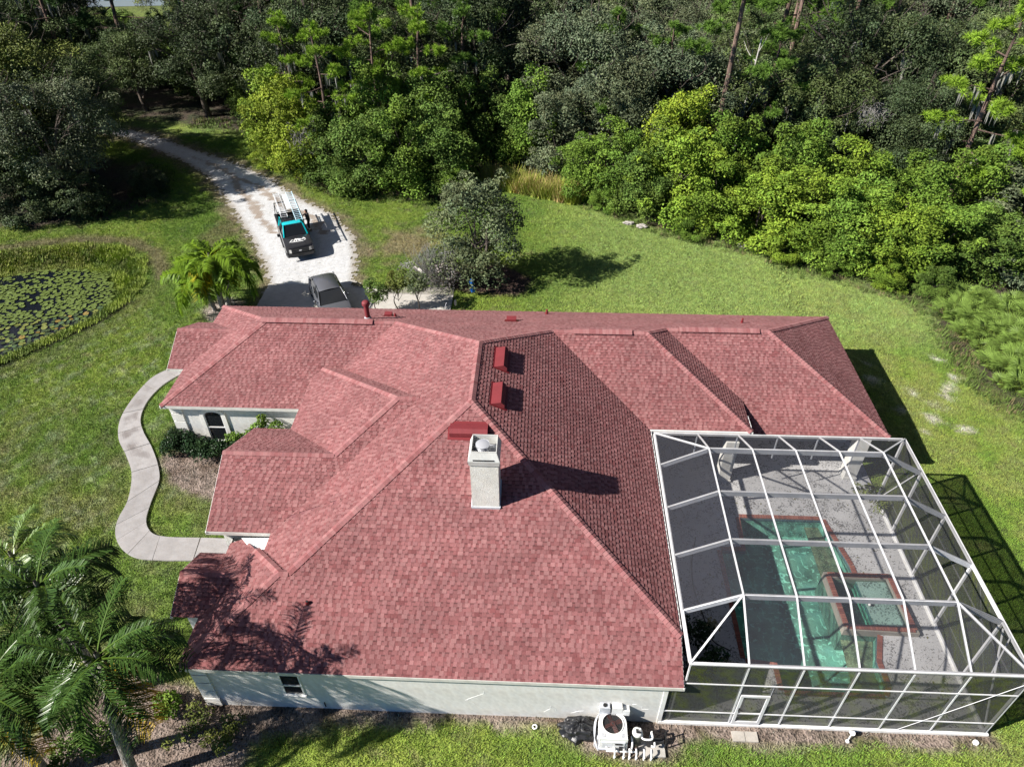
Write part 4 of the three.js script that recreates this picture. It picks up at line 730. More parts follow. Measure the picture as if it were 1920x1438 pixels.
  for (let i = 0; i < 6; i++) for (const [a, b] of [[0.14, 0.87], [0.87, 2.82], [2.82, HC]]) {
    if (i === 1 && b < 3) { scr([[10.86, a, CZ1 + 0.05], [fx[2], a, CZ1 + 0.05], [fx[2], b, CZ1 + 0.05], [10.86, b, CZ1 + 0.05]], 1); continue; }
    const x0 = i === 0 && b > 3 ? 7.9 : fx[i]; scr([[x0, a, CZ1 + 0.05], [fx[i + 1], a, CZ1 + 0.05], [fx[i + 1], b, CZ1 + 0.05], [x0, b, CZ1 + 0.05]], 1);
  }
  scr([[9.85, 2.14, CZ1 + 0.05], [10.84, 2.14, CZ1 + 0.05], [10.84, 2.82, CZ1 + 0.05], [9.85, 2.82, CZ1 + 0.05]], 1);
  const rz = [CZ0, ...zs, CZ1]; for (let j = 0; j < 5; j++) for (const [a, b] of [[0.14, 0.87], [0.87, 2.82], [2.82, HC]]) scr([[CX1 + 0.045, a, rz[j]], [CX1 + 0.045, a, rz[j + 1]], [CX1 + 0.045, b, rz[j + 1]], [CX1 + 0.045, b, rz[j]]], 1);
  // the door
  const d = new THREE.Group(); d.name = 'door'; d.position.set(10.35, 0.1, CZ1 + 0.06); cage.add(d);
  const fr = new MB(); fr.box(-0.5, 0, -0.03, -0.4, 2.05, 0.04).box(0.4, 0, -0.03, 0.5, 2.05, 0.04).box(-0.4, 1.95, -0.03, 0.4, 2.05, 0.04).box(-0.4, 0, -0.03, 0.4, 0.22, 0.04).box(-0.4, 0.76, -0.02, 0.4, 0.82, 0.035); mesh('frame', fr.geo(), M.alu, d);
  mesh('screen_panel', new MB().poly([[-0.4, 0.22, 0], [0.4, 0.22, 0], [0.4, 1.95, 0], [-0.4, 1.95, 0]]).geo(), M.screenWall, d);
  mesh('handle', new MB().bar([-0.42, 1.02, 0.06], [-0.42, 1.22, 0.06], 0.03, 0.05).bar([-0.42, 1.12, 0.02], [-0.3, 1.12, 0.1], 0.025, 0.025).geo(), M.black, d);
  beam('post', [10.88, 0.1, CZ1], [10.88, 2.8, CZ1], 0.04, 0.1, M.aluDull, [0, 0, 1]);
}

// ---------------------------------------------------------------- equipment behind the house wall
{
  const hp = thing('heat_pump', 'white pool heat pump with round black fan beside the front wall', 'heat pump', [5.5, 0.05, 6.43]);
  const foot = (e) => { const s = new THREE.Shape(), r = 0.48 + e; s.moveTo(-r, 0); s.lineTo(-r, -0.54 - e); s.lineTo(r, -0.54 - e); s.lineTo(r, 0); s.absarc(0, 0, r, 0, Math.PI); return s; };
  const ex = (e, h, y, hole) => { const s = foot(e); if (hole) { const p = new THREE.Path(); p.absarc(0, -0.02, hole, 0, Math.PI * 2, true); s.holes.push(p); } return new THREE.ExtrudeGeometry(s, { depth: h, bevelEnabled: true, bevelSize: 0.015, bevelThickness: 0.015, bevelSegments: 1, curveSegments: 20 }).rotateX(-Math.PI / 2).translate(0, y, 0); };
  mesh('cabinet', ex(-0.03, 0.5, 0.05), M.white, hp); mesh('top', ex(0, 0.2, 0.6, 0.37), std({ color: lin(0.82, 0.82, 0.8), roughness: 0.4 }), hp); mesh('base', ex(0.02, 0.05, -0.02), M.aluDull, hp);
  mesh('fan_well', new THREE.CylinderGeometry(0.37, 0.33, 0.3, 28, 1, false).translate(0, 0.62, 0.02), M.black, hp);
  const gr = []; for (let i = 1; i < 7; i++) gr.push(new THREE.TorusGeometry(i * 0.058, 0.005, 4, 28).rotateX(Math.PI / 2).translate(0, 0.83, 0.02)); for (let i = 0; i < 8; i++) gr.push(new THREE.CylinderGeometry(0.004, 0.004, 0.72, 4).rotateZ(Math.PI / 2).rotateY(i * Math.PI / 8).translate(0, 0.835, 0.02)); mesh('grille', merged(gr), std({ color: lin(0.03, 0.03, 0.032), roughness: 0.5 }), hp);
  mesh('grille_rim', new THREE.TorusGeometry(0.375, 0.022, 8, 36).rotateX(Math.PI / 2).translate(0, 0.825, 0.02), M.white, hp);
  const bl = []; for (let i = 0; i < 4; i++) bl.push(new THREE.BoxGeometry(0.32, 0.012, 0.14).rotateX(0.35).translate(0.17, 0, 0).rotateY(i * 1.571 + 0.4).translate(0, 0.79, 0.02)); mesh('fan', merged(bl), std({ color: lin(0.07, 0.022, 0.018), roughness: 0.6 }), hp); mesh('hub', new THREE.CylinderGeometry(0.075, 0.075, 0.06, 14).translate(0, 0.8, 0.02), std({ color: lin(0.16, 0.03, 0.02), roughness: 0.6 }), hp);
  const rb = new MB(); for (let i = 0; i < 3; i++) { rb.box(-0.4 + i * 0.045, 0.826, 0.36, -0.385 + i * 0.045, 0.834, 0.52); rb.box(0.28 + i * 0.045, 0.826, 0.36, 0.295 + i * 0.045, 0.834, 0.52); } mesh('rib', rb.geo(), M.aluDull, hp);
  mesh('panel', new MB().box(-0.4, 0.16, 0.55, 0.4, 0.56, 0.575).geo(), std({ color: lin(0.72, 0.72, 0.72), roughness: 0.5 }), hp);
  mesh('control', new MB().box(0.07, 0.42, 0.576, 0.33, 0.52, 0.59).geo(), M.black, hp);
  const lb = new MB(); lb.box(-0.36, 0.22, 0.576, -0.02, 0.48, 0.58); mesh('label', lb.geo(), std({ color: lin(0.6, 0.61, 0.64), roughness: 0.6 }), hp);
  mesh('handle', new MB().box(-0.42, 0.59, 0.55, 0.42, 0.62, 0.6).geo(), M.aluDull, hp);
  // cables and hoses up the left side
  const cb = thing('cable_bundle', 'grey cables hanging between the heat pump and the wall boxes', 'cables'); mesh('cable', merged([0, 1, 2, 3].map((i) => tubeGeo([[5.1 + i * 0.02, 0.75, 5.95], [4.96 - i * 0.015, 0.6, 6.2], [4.9 - i * 0.01, 0.3, 6.6], [4.86 + i * 0.05, 0.06, 6.9 + i * 0.05]], 0.013, 12, 5))), M.aluDull, cb);
  const cover = (n) => new THREE.Group();
  // tarpaulin thrown over a heap
  const tp = thing('tarp', 'crumpled black plastic tarp heaped left of the heat pump', 'tarp', [4.35, 0, 6.32]);
  const tg = new THREE.SphereGeometry(0.62, 44, 22, 0, 6.2832, 0, 1.57), TP = tg.attributes.position;
  for (let i = 0; i < TP.count; i++) { const x = TP.getX(i), y = TP.getY(i), z = TP.getZ(i), a = Math.atan2(z, x), f = Math.abs(Math.sin(a * 5 + 1.2 * noise3(x * 2, y * 2, z * 2))) * 0.14 + 0.2 * noise3(x * 2.6, y * 2.6, z * 2.6), e = 1 - y / 0.62; TP.setXYZ(i, x * (1 + f * (0.4 + e)) * 1.02, Math.max(0.01, y * 0.78 * (1 + f * 0.9)), z * (1 + f * (0.4 + e)) * 0.66); }
  tg.computeVertexNormals(); mesh('sheet', toCreasedNormals(tg, 0.25), std({ color: lin(0.016, 0.016, 0.018), roughness: 0.42 }), tp);
  const slab = thing('equipment_slab', 'small concrete slab under the pool pump at the house corner', 'slab', [6.95, 0, 6.92]); mesh('slab', new MB().box(-0.5, -0.1, -0.32, 0.42, 0.06, 0.24, [0.45, 0.43, 0.4]).geo(), M.concrete, slab);
  const fl = thing('pool_filter', 'dark green pool filter tank with round white lid', 'pool filter', [6.36, 0, 6.66]);
  mesh('tank', new THREE.LatheGeometry([[0, 0.02], [0.19, 0.03], [0.2, 0.1], [0.2, 0.6], [0.17, 0.72], [0, 0.76]].map((p) => new THREE.Vector2(...p)), 24), std({ color: lin(0.05, 0.055, 0.04), roughness: 0.5 }), fl); mesh('lid', new THREE.LatheGeometry([[0, 0.85], [0.12, 0.83], [0.175, 0.79], [0.18, 0.7], [0.16, 0.69]].map((p) => new THREE.Vector2(...p)), 24), M.white, fl); mesh('valve', merged([new THREE.BoxGeometry(0.07, 0.05, 0.14).translate(-0.03, 0.87, 0.02), new THREE.BoxGeometry(0.09, 0.05, 0.06).translate(0.06, 0.87, 0.06)]), M.black, fl); mesh('gauge', new THREE.CylinderGeometry(0.035, 0.035, 0.05, 12).translate(0.08, 0.86, -0.06), M.white, fl);
  const pv = std({ color: lin(0.82, 0.82, 0.8), roughness: 0.4 });
  const pm = thing('pool_pump', 'black pool pump with white pipe loops at the wall corner', 'pool pump', [6.95, 0.06, 6.75]);
  mesh('motor', new THREE.CylinderGeometry(0.1, 0.1, 0.36, 16).rotateZ(Math.PI / 2).translate(0.2, 0.16, -0.06), M.black, pm); mesh('basket', new THREE.CylinderGeometry(0.11, 0.1, 0.26, 16).translate(-0.14, 0.15, 0.02), M.black, pm);
  mesh('pipe', merged([tubeGeo([[-0.42, 0.1, -0.1], [-0.42, 0.62, -0.1]], 0.035, 6, 10), tubeGeo([[-0.42, 0.6, -0.1], [-0.42, 0.6, 0.08], [-0.08, 0.6, 0.08], [-0.08, 0.6, -0.16]], 0.035, 24, 10), tubeGeo([[-0.08, 0.62, -0.16], [-0.08, 0.1, -0.16]], 0.035, 6, 10), tubeGeo([[-0.1, 0.28, 0.18], [0.02, 0.28, 0.2], [0.04, 0.28, 0.06]], 0.035, 10, 10)]), pv, pm);
  mesh('stand', new MB().bar([0.42, 0, -0.2], [0.42, 0.55, -0.2], 0.04, 0.04).bar([0.42, 0.5, -0.2], [0.42, 0.5, 0.1], 0.04, 0.04).bar([0.42, 0, 0.1], [0.42, 0.52, 0.1], 0.04, 0.04).geo(), M.black, pm);
  const xs = [5.57, 5.89, 6.09, 6.33, 6.6, 6.85];
  for (let i = 0; i < 6; i++) { const o = thing('standpipe', 'short white plastic pipe of the row in front of the pool pump', 'pipe', [xs[i], 0, 7.2], 0, 'white pipes rising from the bed by the pump'); mesh('pipe', tubeGeo([[0, -0.05, 0.06], [0, 0.22, 0.02], [0, 0.3, -0.04], [0, 0.3, -0.16]], 0.032, 12, 9), pv, o); mesh('coupling', new THREE.CylinderGeometry(0.042, 0.042, 0.08, 12).translate(0, 0.1, 0.05), pv, o); }
  const mf = thing('pipe_manifold', 'white pipe manifold with black valves along the heat pump foot', 'pipes', [5.9, 0, 7.06]);
  mesh('pipe', merged([tubeGeo([[-0.6, 0.3, -0.08], [-0.6, 0.3, 0.0], [-0.35, 0.3, 0.0], [-0.33, 0.3, -0.02]], 0.035, 14, 9), tubeGeo([[-0.62, 0.16, 0.02], [0.4, 0.16, 0.02]], 0.032, 8, 9), tubeGeo([[0.1, 0.1, -0.1], [0.1, 0.62, -0.3]], 0.035, 6, 9), tubeGeo([[0.28, 0.1, -0.06], [0.28, 0.5, -0.1], [0.28, 0.54, -0.35]], 0.035, 10, 9)]), pv, mf); mesh('valve', merged([new THREE.BoxGeometry(0.12, 0.14, 0.12).translate(-0.12, 0.3, -0.02), new THREE.BoxGeometry(0.1, 0.12, 0.1).translate(0.5, 0.2, -0.06)]), M.black, mf);
  const ring = mesh('pipe_ring', new THREE.TorusGeometry(0.075, 0.028, 8, 20).rotateX(Math.PI / 2).translate(2.75, 0.05, 6.29), pv); tag(ring, 'small white plastic ring lying in the bed along the wall', 'ring');
  const cap = mesh('drain_cap', new THREE.CylinderGeometry(0.09, 0.1, 0.08, 16).translate(18.45, 0.04, 6.2), pv); tag(cap, 'white round drain cap near the front cage corner', 'drain cap');
  const lp = thing('garden_light', 'white spotlight on a stake fallen over in the cage bed', 'garden light', [14.02, 0.0, 6.2]); mesh('stake', new MB().bar([-0.12, 0.04, 0.14], [0.05, 0.16, -0.04], 0.04, 0.04).geo(), M.aluDull, lp); mesh('head', new THREE.CylinderGeometry(0.09, 0.07, 0.18, 14).rotateX(0.7).translate(0.08, 0.2, -0.1), M.white, lp); mesh('foot', new THREE.CylinderGeometry(0.07, 0.05, 0.05, 12).translate(-0.13, 0.05, 0.16), M.white, lp);
  for (const [x, w] of [[10.07, 'left'], [10.53, 'right']]) { const s = mesh('stepping_stone', new MB().box(x - 0.22, -0.04, 6.14, x + 0.22, 0.045, 6.5, [0.42, 0.39, 0.35]).geo(), M.concrete); tag(s, w + ' one of two square concrete stepping stones below the cage door', 'stepping stone'); }
}
// ---------------------------------------------------------------- the pick-up truck
const carPaint = (r, g, b) => phys({ color: lin(r, g, b), roughness: 0.35, metalness: 0.3, clearcoat: 1, clearcoatRoughness: 0.06 });
function wheel(parent, x, z, r, w) {
  const g = new THREE.Group(); g.name = 'wheel'; g.position.set(x, r, z); parent.add(g);
  mesh('tyre', new THREE.LatheGeometry([[r * 0.62, -w / 2], [r * 0.93, -w / 2], [r, -w * 0.36], [r, w * 0.36], [r * 0.93, w / 2], [r * 0.62, w / 2]].map((p) => new THREE.Vector2(...p)), 24).rotateZ(Math.PI / 2), M.rubber, g);
  const s = Math.sign(x), rim = [new THREE.CylinderGeometry(r * 0.62, r * 0.62, w * 0.8, 20, 1, true).rotateZ(Math.PI / 2)]; for (let i = 0; i < 5; i++) rim.push(new THREE.BoxGeometry(0.03, r * 1.2, 0.05).rotateX(i * Math.PI / 5).translate(s * w * 0.36, 0, 0)); mesh('rim', merged(rim), M.steel, g);
}
// body ring from half-width pairs [x, y] on the right side, bottom to top, mirrored
const ringOf = (z, half) => [...half.map(([x, y]) => [x, y, z]), ...half.slice().reverse().map(([x, y]) => [-x, y, z])];
{
  const t = thing('pickup_truck', 'black pickup truck with turquoise roof edge on the white drive', 'pickup truck', [-16.12, 0.03, -29.65], 0.434);
  const paint = carPaint(0.014, 0.014, 0.018), teal = carPaint(0.002, 0.55, 0.62), chrome = M.steel;
  const half = (w, yb, ys, yt, tw) => [[w * 0.9, yb], [w, yb + 0.18], [w, ys], [w * 0.965, yt - 0.05], [tw, yt]];
  mesh('body', loft([ringOf(-0.85, half(1.0, 0.42, 0.98, 1.2, 0.84)), ringOf(0.3, half(1.0, 0.42, 0.98, 1.2, 0.84)), ringOf(1.25, half(1.0, 0.42, 1.0, 1.22, 0.84)), ringOf(1.3, half(1.0, 0.42, 0.98, 1.18, 0.84)), ringOf(2.3, half(1.0, 0.46, 0.95, 1.13, 0.8)), ringOf(2.72, half(0.98, 0.5, 0.92, 1.07, 0.76)), ringOf(2.86, half(0.95, 0.52, 0.86, 0.98, 0.72))]), paint, t);
  const bulge = loft([ringOf(1.32, [[0.5, 1.14], [0.46, 1.2]]), ringOf(2.3, [[0.52, 1.08], [0.48, 1.15]]), ringOf(2.74, [[0.5, 1.02], [0.46, 1.075]])]); mesh('hood', bulge, paint, t);
  mesh('grille', new MB().box(-0.62, 0.62, 2.84, 0.62, 0.95, 2.92).geo(), M.black, t); const gb = new MB(); for (const y of [0.68, 0.79, 0.9]) gb.box(-0.6, y - 0.02, 2.921, 0.6, y + 0.02, 2.935); mesh('grille_bar', gb.geo(), std({ color: lin(0.05, 0.05, 0.055), roughness: 0.35 }), t); mesh('badge', new THREE.CylinderGeometry(0.11, 0.11, 0.02, 18).scale(1, 1, 0.45).rotateX(Math.PI / 2).translate(0, 0.8, 2.945), M.steel, t);
  mesh('bumper', loft([ringOf(2.8, [[1.0, 0.36], [1.0, 0.6]]), ringOf(2.98, [[0.92, 0.36], [0.92, 0.6]])]), std({ color: lin(0.02, 0.02, 0.022), roughness: 0.4 }), t); mesh('number_plate', new MB().box(-0.16, 0.4, 2.981, 0.16, 0.52, 2.99).geo(), M.black, t);
  for (const s of [-1, 1]) { mesh('headlight', new MB().poly([[s * 0.63, 0.66, 2.925], [s * 0.93, 0.66, 2.83], [s * 0.955, 0.92, 2.8], [s * 0.63, 0.94, 2.925]]).geo(), std({ color: lin(0.7, 0.68, 0.64), roughness: 0.12 }), t); mesh('fender_flare', new MB().bar([s * 0.99, 0.84, 1.5], [s * 0.99, 0.84, 2.3], 0.06, 0.07).geo(), paint, t); }
  mesh('windscreen', new MB().poly([[-0.8, 1.2, 1.3], [0.8, 1.2, 1.3], [0.66, 1.8, 0.62], [-0.66, 1.8, 0.62]]).geo(), M.glass, t);
  for (const s of [-1, 1]) { mesh('side_window', new MB().poly([[s * 0.9, 1.17, 1.2], [s * 0.9, 1.17, -0.95], [s * 0.72, 1.78, -0.75], [s * 0.72, 1.79, 0.58]]).geo(), M.glass, t); mesh('pillar', new MB().bar([s * 0.86, 1.17, 1.33], [s * 0.69, 1.84, 0.6], 0.08, 0.07).geo(), teal, t); mesh('pillar', new MB().bar([s * 0.91, 1.16, 0.1], [s * 0.73, 1.82, 0.05], 0.06, 0.09).geo(), paint, t); mesh('pillar', new MB().bar([s * 0.91, 1.16, -0.9], [s * 0.72, 1.82, -0.76], 0.1, 0.09).geo(), teal, t); }
  mesh('rear_window', new MB().poly([[-0.82, 1.2, -0.98], [0.82, 1.2, -0.98], [0.68, 1.78, -0.82], [-0.68, 1.78, -0.82]]).geo(), M.glass, t);
  mesh('roof', loft([ringOf(-0.86, [[0.74, 1.8], [0.62, 1.86]]), ringOf(0.3, [[0.76, 1.82], [0.62, 1.91]]), ringOf(0.34, [[0.76, 1.82], [0.62, 1.91]])]), std({ color: lin(0.01, 0.011, 0.014), roughness: 0.15 }), t);
  mesh('roof_edge', loft([ringOf(0.3, [[0.765, 1.81], [0.625, 1.915]]), ringOf(0.66, [[0.72, 1.79], [0.58, 1.84]])]), teal, t); mesh('roof_rail', new MB().bar([-0.76, 1.84, 0.3], [-0.76, 1.84, -0.86], 0.05, 0.05).bar([0.76, 1.84, 0.3], [0.76, 1.84, -0.86], 0.05, 0.05).geo(), teal, t);
  // mountain outline on the hood, laid just above the paint
  const EM = 1.3, hoodY = (z) => lerp(1.206, 1.156, (z - 1.32) / 0.98), lg = new MB(), seg = (a0, b0, w0) => { const a = [a0[0] * EM, 2.03 + (a0[1] - 2.03) * EM], b = [b0[0] * EM, 2.03 + (b0[1] - 2.03) * EM], w = w0 * EM; const dx = b[0] - a[0], dz = b[1] - a[1], l = Math.hypot(dx, dz), nx = dz / l * w / 2, nz = -dx / l * w / 2, q = (p, s) => [p[0] + s * nx, hoodY(p[1] + s * nz) + 0.003, p[1] + s * nz]; lg.quad(q(a, 1), q(b, 1), q(b, -1), q(a, -1)); };
  for (const [a, b, w] of [[[-0.44, 2.16], [-0.28, 1.92], 0.05], [[-0.28, 1.92], [-0.2, 2.0], 0.045], [[-0.36, 2.16], [0.3, 2.2], 0.055], [[-0.2, 2.12], [-0.08, 1.84], 0.05], [[-0.08, 1.84], [0.12, 2.1], 0.05], [[-0.06, 1.9], [-0.06, 2.12], 0.05], [[0.0, 1.9], [0.3, 2.02], 0.09], [[0.12, 2.04], [0.34, 1.98], 0.08], [[0.3, 2.0], [0.36, 1.86], 0.06], [[0.36, 1.86], [0.44, 2.02], 0.06], [[0.34, 2.12], [0.46, 2.1], 0.05]]) seg(a, b, w);
  mesh('hood_emblem', lg.geo(), std({ color: lin(0.75, 0.75, 0.75), roughness: 0.5 }), t);
  for (const s of [-1, 1]) { mesh('mirror', loft([ringOf(1.02, [[0.11, 1.2], [0.11, 1.42]]), ringOf(1.14, [[0.1, 1.22], [0.1, 1.4]])].map((r) => r.map(([x, y, z]) => [x + s * 1.16, y, z]))), M.black, t); mesh('running_board', new MB().box(s * 0.92, 0.34, -0.8, s * 1.06, 0.4, 1.2).geo(), M.black, t); }
  // bed
  const bed = new MB(); for (const s of [-1, 1]) bed.box(s * 0.99, 0.45, -2.86, s * 0.86, 1.16, -0.9).box(s * 1.0, 1.16, -2.86, s * 0.84, 1.2, -0.9); bed.box(-0.859, 0.45, -2.88, 0.859, 1.17, -2.8).box(-0.859, 0.55, -2.79, 0.859, 0.6, -0.9); mesh('bed', bed.geo(), paint, t);
  mesh('bed_liner', new MB().box(-0.85, 0.602, -2.78, 0.85, 0.61, -1.0).geo(), M.rubber, t); mesh('tool_box', new MB().box(-0.84, 0.62, -1.45, 0.84, 1.24, -1.0).geo(), M.black, t);
  for (const s of [-1, 1]) { mesh('tail_light', new MB().box(s * 0.86, 0.8, -2.9, s * 0.99, 1.12, -2.86).geo(), std({ color: lin(0.25, 0.01, 0.01), roughness: 0.2 }), t); for (const z of [1.88, -1.82]) wheel(t, s * 0.86, z, 0.4, 0.27); }
  const rk = new MB(); for (const z of [-1.05, -2.75]) { for (const s of [-1, 1]) rk.bar([s * 0.9, 1.2, z], [s * 0.82, 2.1, z], 0.05, 0.05); rk.bar([-0.84, 2.1, z], [0.84, 2.1, z], 0.06, 0.05); } for (const s of [-1, 1]) rk.bar([s * 0.82, 2.07, -1.05], [s * 0.82, 2.07, -2.75], 0.045, 0.045); rk.bar([-0.8, 1.9, 0.1], [-0.8, 2.09, 0.1], 0.04, 0.04).bar([0.8, 1.9, 0.1], [0.8, 2.09, 0.1], 0.04, 0.04).bar([-0.84, 2.1, 0.1], [0.84, 2.1, 0.1], 0.05, 0.05); mesh('ladder_rack', rk.geo(), M.black, t);
  // two ladders rest on the rack
  const truckAt = (x, y, z) => V(x, y, z).applyEuler(new THREE.Euler(0, 0.434, 0)).add(t.position).toArray();
  function ladder(cx, z0, z1, w, label, tint) {
    const o = thing('ladder', label, 'ladder', truckAt(cx, 2.14, 0), 0.434); const m = tint ?? std({ color: lin(0.72, 0.74, 0.76), roughness: 0.35, metalness: 0.3 });
    for (const s of [-1, 1]) mesh('rail', new MB().bar([s * w / 2, 0.04, z0], [s * w / 2, 0.04, z1], 0.035, 0.08).geo(), m, o);
    const n = Math.round((z1 - z0 - 0.3) / 0.305); for (let i = 0; i <= n; i++) mesh('rung', new THREE.CylinderGeometry(0.02, 0.02, w, 6).rotateZ(Math.PI / 2).translate(0, 0.04, z0 + 0.15 + i * 0.305), m, o);
    if (!tint) for (const s of [-1, 1]) mesh('rail', new MB().bar([s * (w / 2 - 0.05), 0.12, z0 + 0.4], [s * (w / 2 - 0.05), 0.12, z1 - 0.5], 0.03, 0.07).geo(), m, o);
  }
  ladder(-0.42, -4.4, 0.1, 0.46, 'aluminium extension ladder on the left side of the truck rack'); ladder(0.52, -4.2, 1.0, 0.46, 'pale blue tinted ladder along the right side of the truck rack', std({ color: lin(0.55, 0.75, 0.85), roughness: 0.4 }));
  const pk = thing('roof_panel', 'white sheet of board on the truck rack between the ladders', 'board', truckAt(0.08, 2.13, -2.3), 0.434); mesh('sheet', new MB().box(-0.2, 0, -1.6, 0.19, 0.05, 1.1).geo(), M.white, pk);
}
// ---------------------------------------------------------------- the grey saloon
{
  const c = thing('sedan_car', 'dark grey sedan parked on the concrete pad behind the roof', 'car', [-11.35, 0.035, -21.15], 0.468);
  c.scale.set(1.1, 1.08, 1.14); const paint = carPaint(0.1, 0.105, 0.12);
  const half = (w, yb, ys, yt, tw) => [[w * 0.88, yb], [w * 0.98, yb + 0.2], [w, ys], [w * 0.95, yt - 0.06], [tw, yt]];
  mesh('body', loft([ringOf(-2.34, half(0.55, 0.34, 0.6, 0.78, 0.34)), ringOf(-2.22, half(0.72, 0.26, 0.66, 0.9, 0.48)), ringOf(-2.0, half(0.83, 0.22, 0.7, 0.97, 0.58)), ringOf(-1.65, half(0.9, 0.2, 0.74, 1.0, 0.66)), ringOf(-0.8, half(0.92, 0.2, 0.72, 0.96, 0.74)), ringOf(0.3, half(0.92, 0.2, 0.7, 0.94, 0.74)), ringOf(1.05, half(0.92, 0.2, 0.68, 0.94, 0.7)), ringOf(1.7, half(0.9, 0.22, 0.64, 0.86, 0.64)), ringOf(2.2, half(0.84, 0.26, 0.56, 0.74, 0.55)), ringOf(2.42, half(0.72, 0.32, 0.48, 0.6, 0.42))], true, true, 0.9), paint, c);
  const gh = (z, wb, yb, wt, yt) => ringOf(z, [[wb, yb], [lerp(wb, wt, 0.55), lerp(yb, yt, 0.6)], [wt, yt]]);
  mesh('glasshouse', loft([gh(-1.85, 0.7, 0.96, 0.62, 1.0), gh(-1.25, 0.8, 0.94, 0.62, 1.32), gh(-0.2, 0.82, 0.92, 0.63, 1.42), gh(0.35, 0.82, 0.92, 0.62, 1.36), gh(1.26, 0.78, 0.9, 0.72, 0.92)], true, true, 0.8), M.glass, c);
  const roofP = []; for (let i = 0; i <= 8; i++) { const z = lerp(-1.5, 0.42, i / 8), y = 1.43 - 0.16 * ((z + 0.3) / 0.9) ** 2 * (z > -0.3 ? 0.75 : 0.55); roofP.push([[-0.69, y - 0.11, z], [-0.6, y, z], [0, y + 0.04, z], [0.6, y, z], [0.69, y - 0.11, z]]); } mesh('roof', loft(roofP, false, false, 1.2), paint, c);
  for (const s of [-1, 1]) {
    mesh('pillar', merged([tubeGeo([[s * 0.81, 0.93, 1.2], [s * 0.73, 1.2, 0.75], [s * 0.66, 1.35, 0.4]], 0.035, 8, 6), tubeGeo([[s * 0.66, 1.32, -1.1], [s * 0.72, 1.17, -1.55], [s * 0.75, 1.0, -2.0]], 0.05, 8, 6)]), paint, c); mesh('pillar', new MB().bar([s * 0.825, 0.94, -0.2], [s * 0.665, 1.36, -0.25], 0.04, 0.07).geo(), M.black, c);
    mesh('mirror', new THREE.SphereGeometry(0.1, 12, 8).scale(1, 0.75, 0.7).translate(s * 0.99, 1.0, 0.78), paint, c);
    mesh('tail_light', new MB().box(s * 0.46, 0.68, -2.3, s * 0.7, 0.8, -2.2).geo(), std({ color: lin(0.25, 0.012, 0.012), roughness: 0.2 }), c); mesh('headlight', new MB().poly([[s * 0.5, 0.62, 2.36], [s * 0.78, 0.62, 2.26], [s * 0.8, 0.72, 2.15], [s * 0.52, 0.72, 2.28]]).geo(), std({ color: lin(0.6, 0.6, 0.6), roughness: 0.1 }), c);
    mesh('trim', tubeGeo([[s * 0.79, 0.945, 1.0], [s * 0.8, 0.955, 0], [s * 0.79, 0.975, -1.2]], 0.012, 10, 5), M.steel, c);
    for (const z of [1.45, -1.4]) wheel(c, s * 0.8, z, 0.33, 0.22);
  }
  mesh('door_line', new MB().bar([-0.925, 0.4, -0.2], [-0.925, 0.9, -0.2], 0.01, 0.012).bar([0.925, 0.4, -0.2], [0.925, 0.9, -0.2], 0.01, 0.012).geo(), M.black, c);
  mesh('antenna', new THREE.CylinderGeometry(0.01, 0.02, 0.09, 6).translate(0, 1.4, -1.05), M.black, c);
}
// ---------------------------------------------------------------- the person at the truck
function capsuleField(bones, box, res, k = 0.03) {        // smooth union of tapered capsules, meshed
  const mc = new MarchingCubes(res, new THREE.MeshStandardMaterial(), false, false, 60000), size = Math.max(box[3] - box[0], box[4] - box[1], box[5] - box[2]) / 2, c = [(box[0] + box[3]) / 2, (box[1] + box[4]) / 2, (box[2] + box[5]) / 2];
  mc.isolation = 0; const half = res / 2;
  for (let z = 0; z < res; z++) for (let y = 0; y < res; y++) for (let x = 0; x < res; x++) {
    const p = [(x - half) / half * size + c[0], (y - half) / half * size + c[1], (z - half) / half * size + c[2]]; let d = 1e3;
    for (const [a, b, ra, rb] of bones) {
      const e = [b[0] - a[0], b[1] - a[1], b[2] - a[2]], l = e[0] * e[0] + e[1] * e[1] + e[2] * e[2] + 1e-9, t = clamp(((p[0] - a[0]) * e[0] + (p[1] - a[1]) * e[1] + (p[2] - a[2]) * e[2]) / l);
      const q = Math.hypot(p[0] - a[0] - e[0] * t, p[1] - a[1] - e[1] * t, p[2] - a[2] - e[2] * t) - lerp(ra, rb, t), h = Math.max(k - Math.abs(d - q), 0) / k; d = Math.min(d, q) - h * h * k / 4;
    }
    mc.field[x + y * res + z * res * res] = -d;
  }
  mc.update(); const n = mc.count, g = new THREE.BufferGeometry(), pos = new Float32Array(n * 3);
  for (let i = 0; i < n; i++) for (let j = 0; j < 3; j++) pos[i * 3 + j] = mc.positionArray[i * 3 + j] * size + c[j];
  g.setAttribute('position', new THREE.BufferAttribute(pos, 3)); g.setAttribute('normal', new THREE.BufferAttribute(mc.normalArray.slice(0, n * 3), 3)); g.setAttribute('uv', new THREE.BufferAttribute(new Float32Array(n * 2), 2)); g.computeVertexNormals(); return g;
}
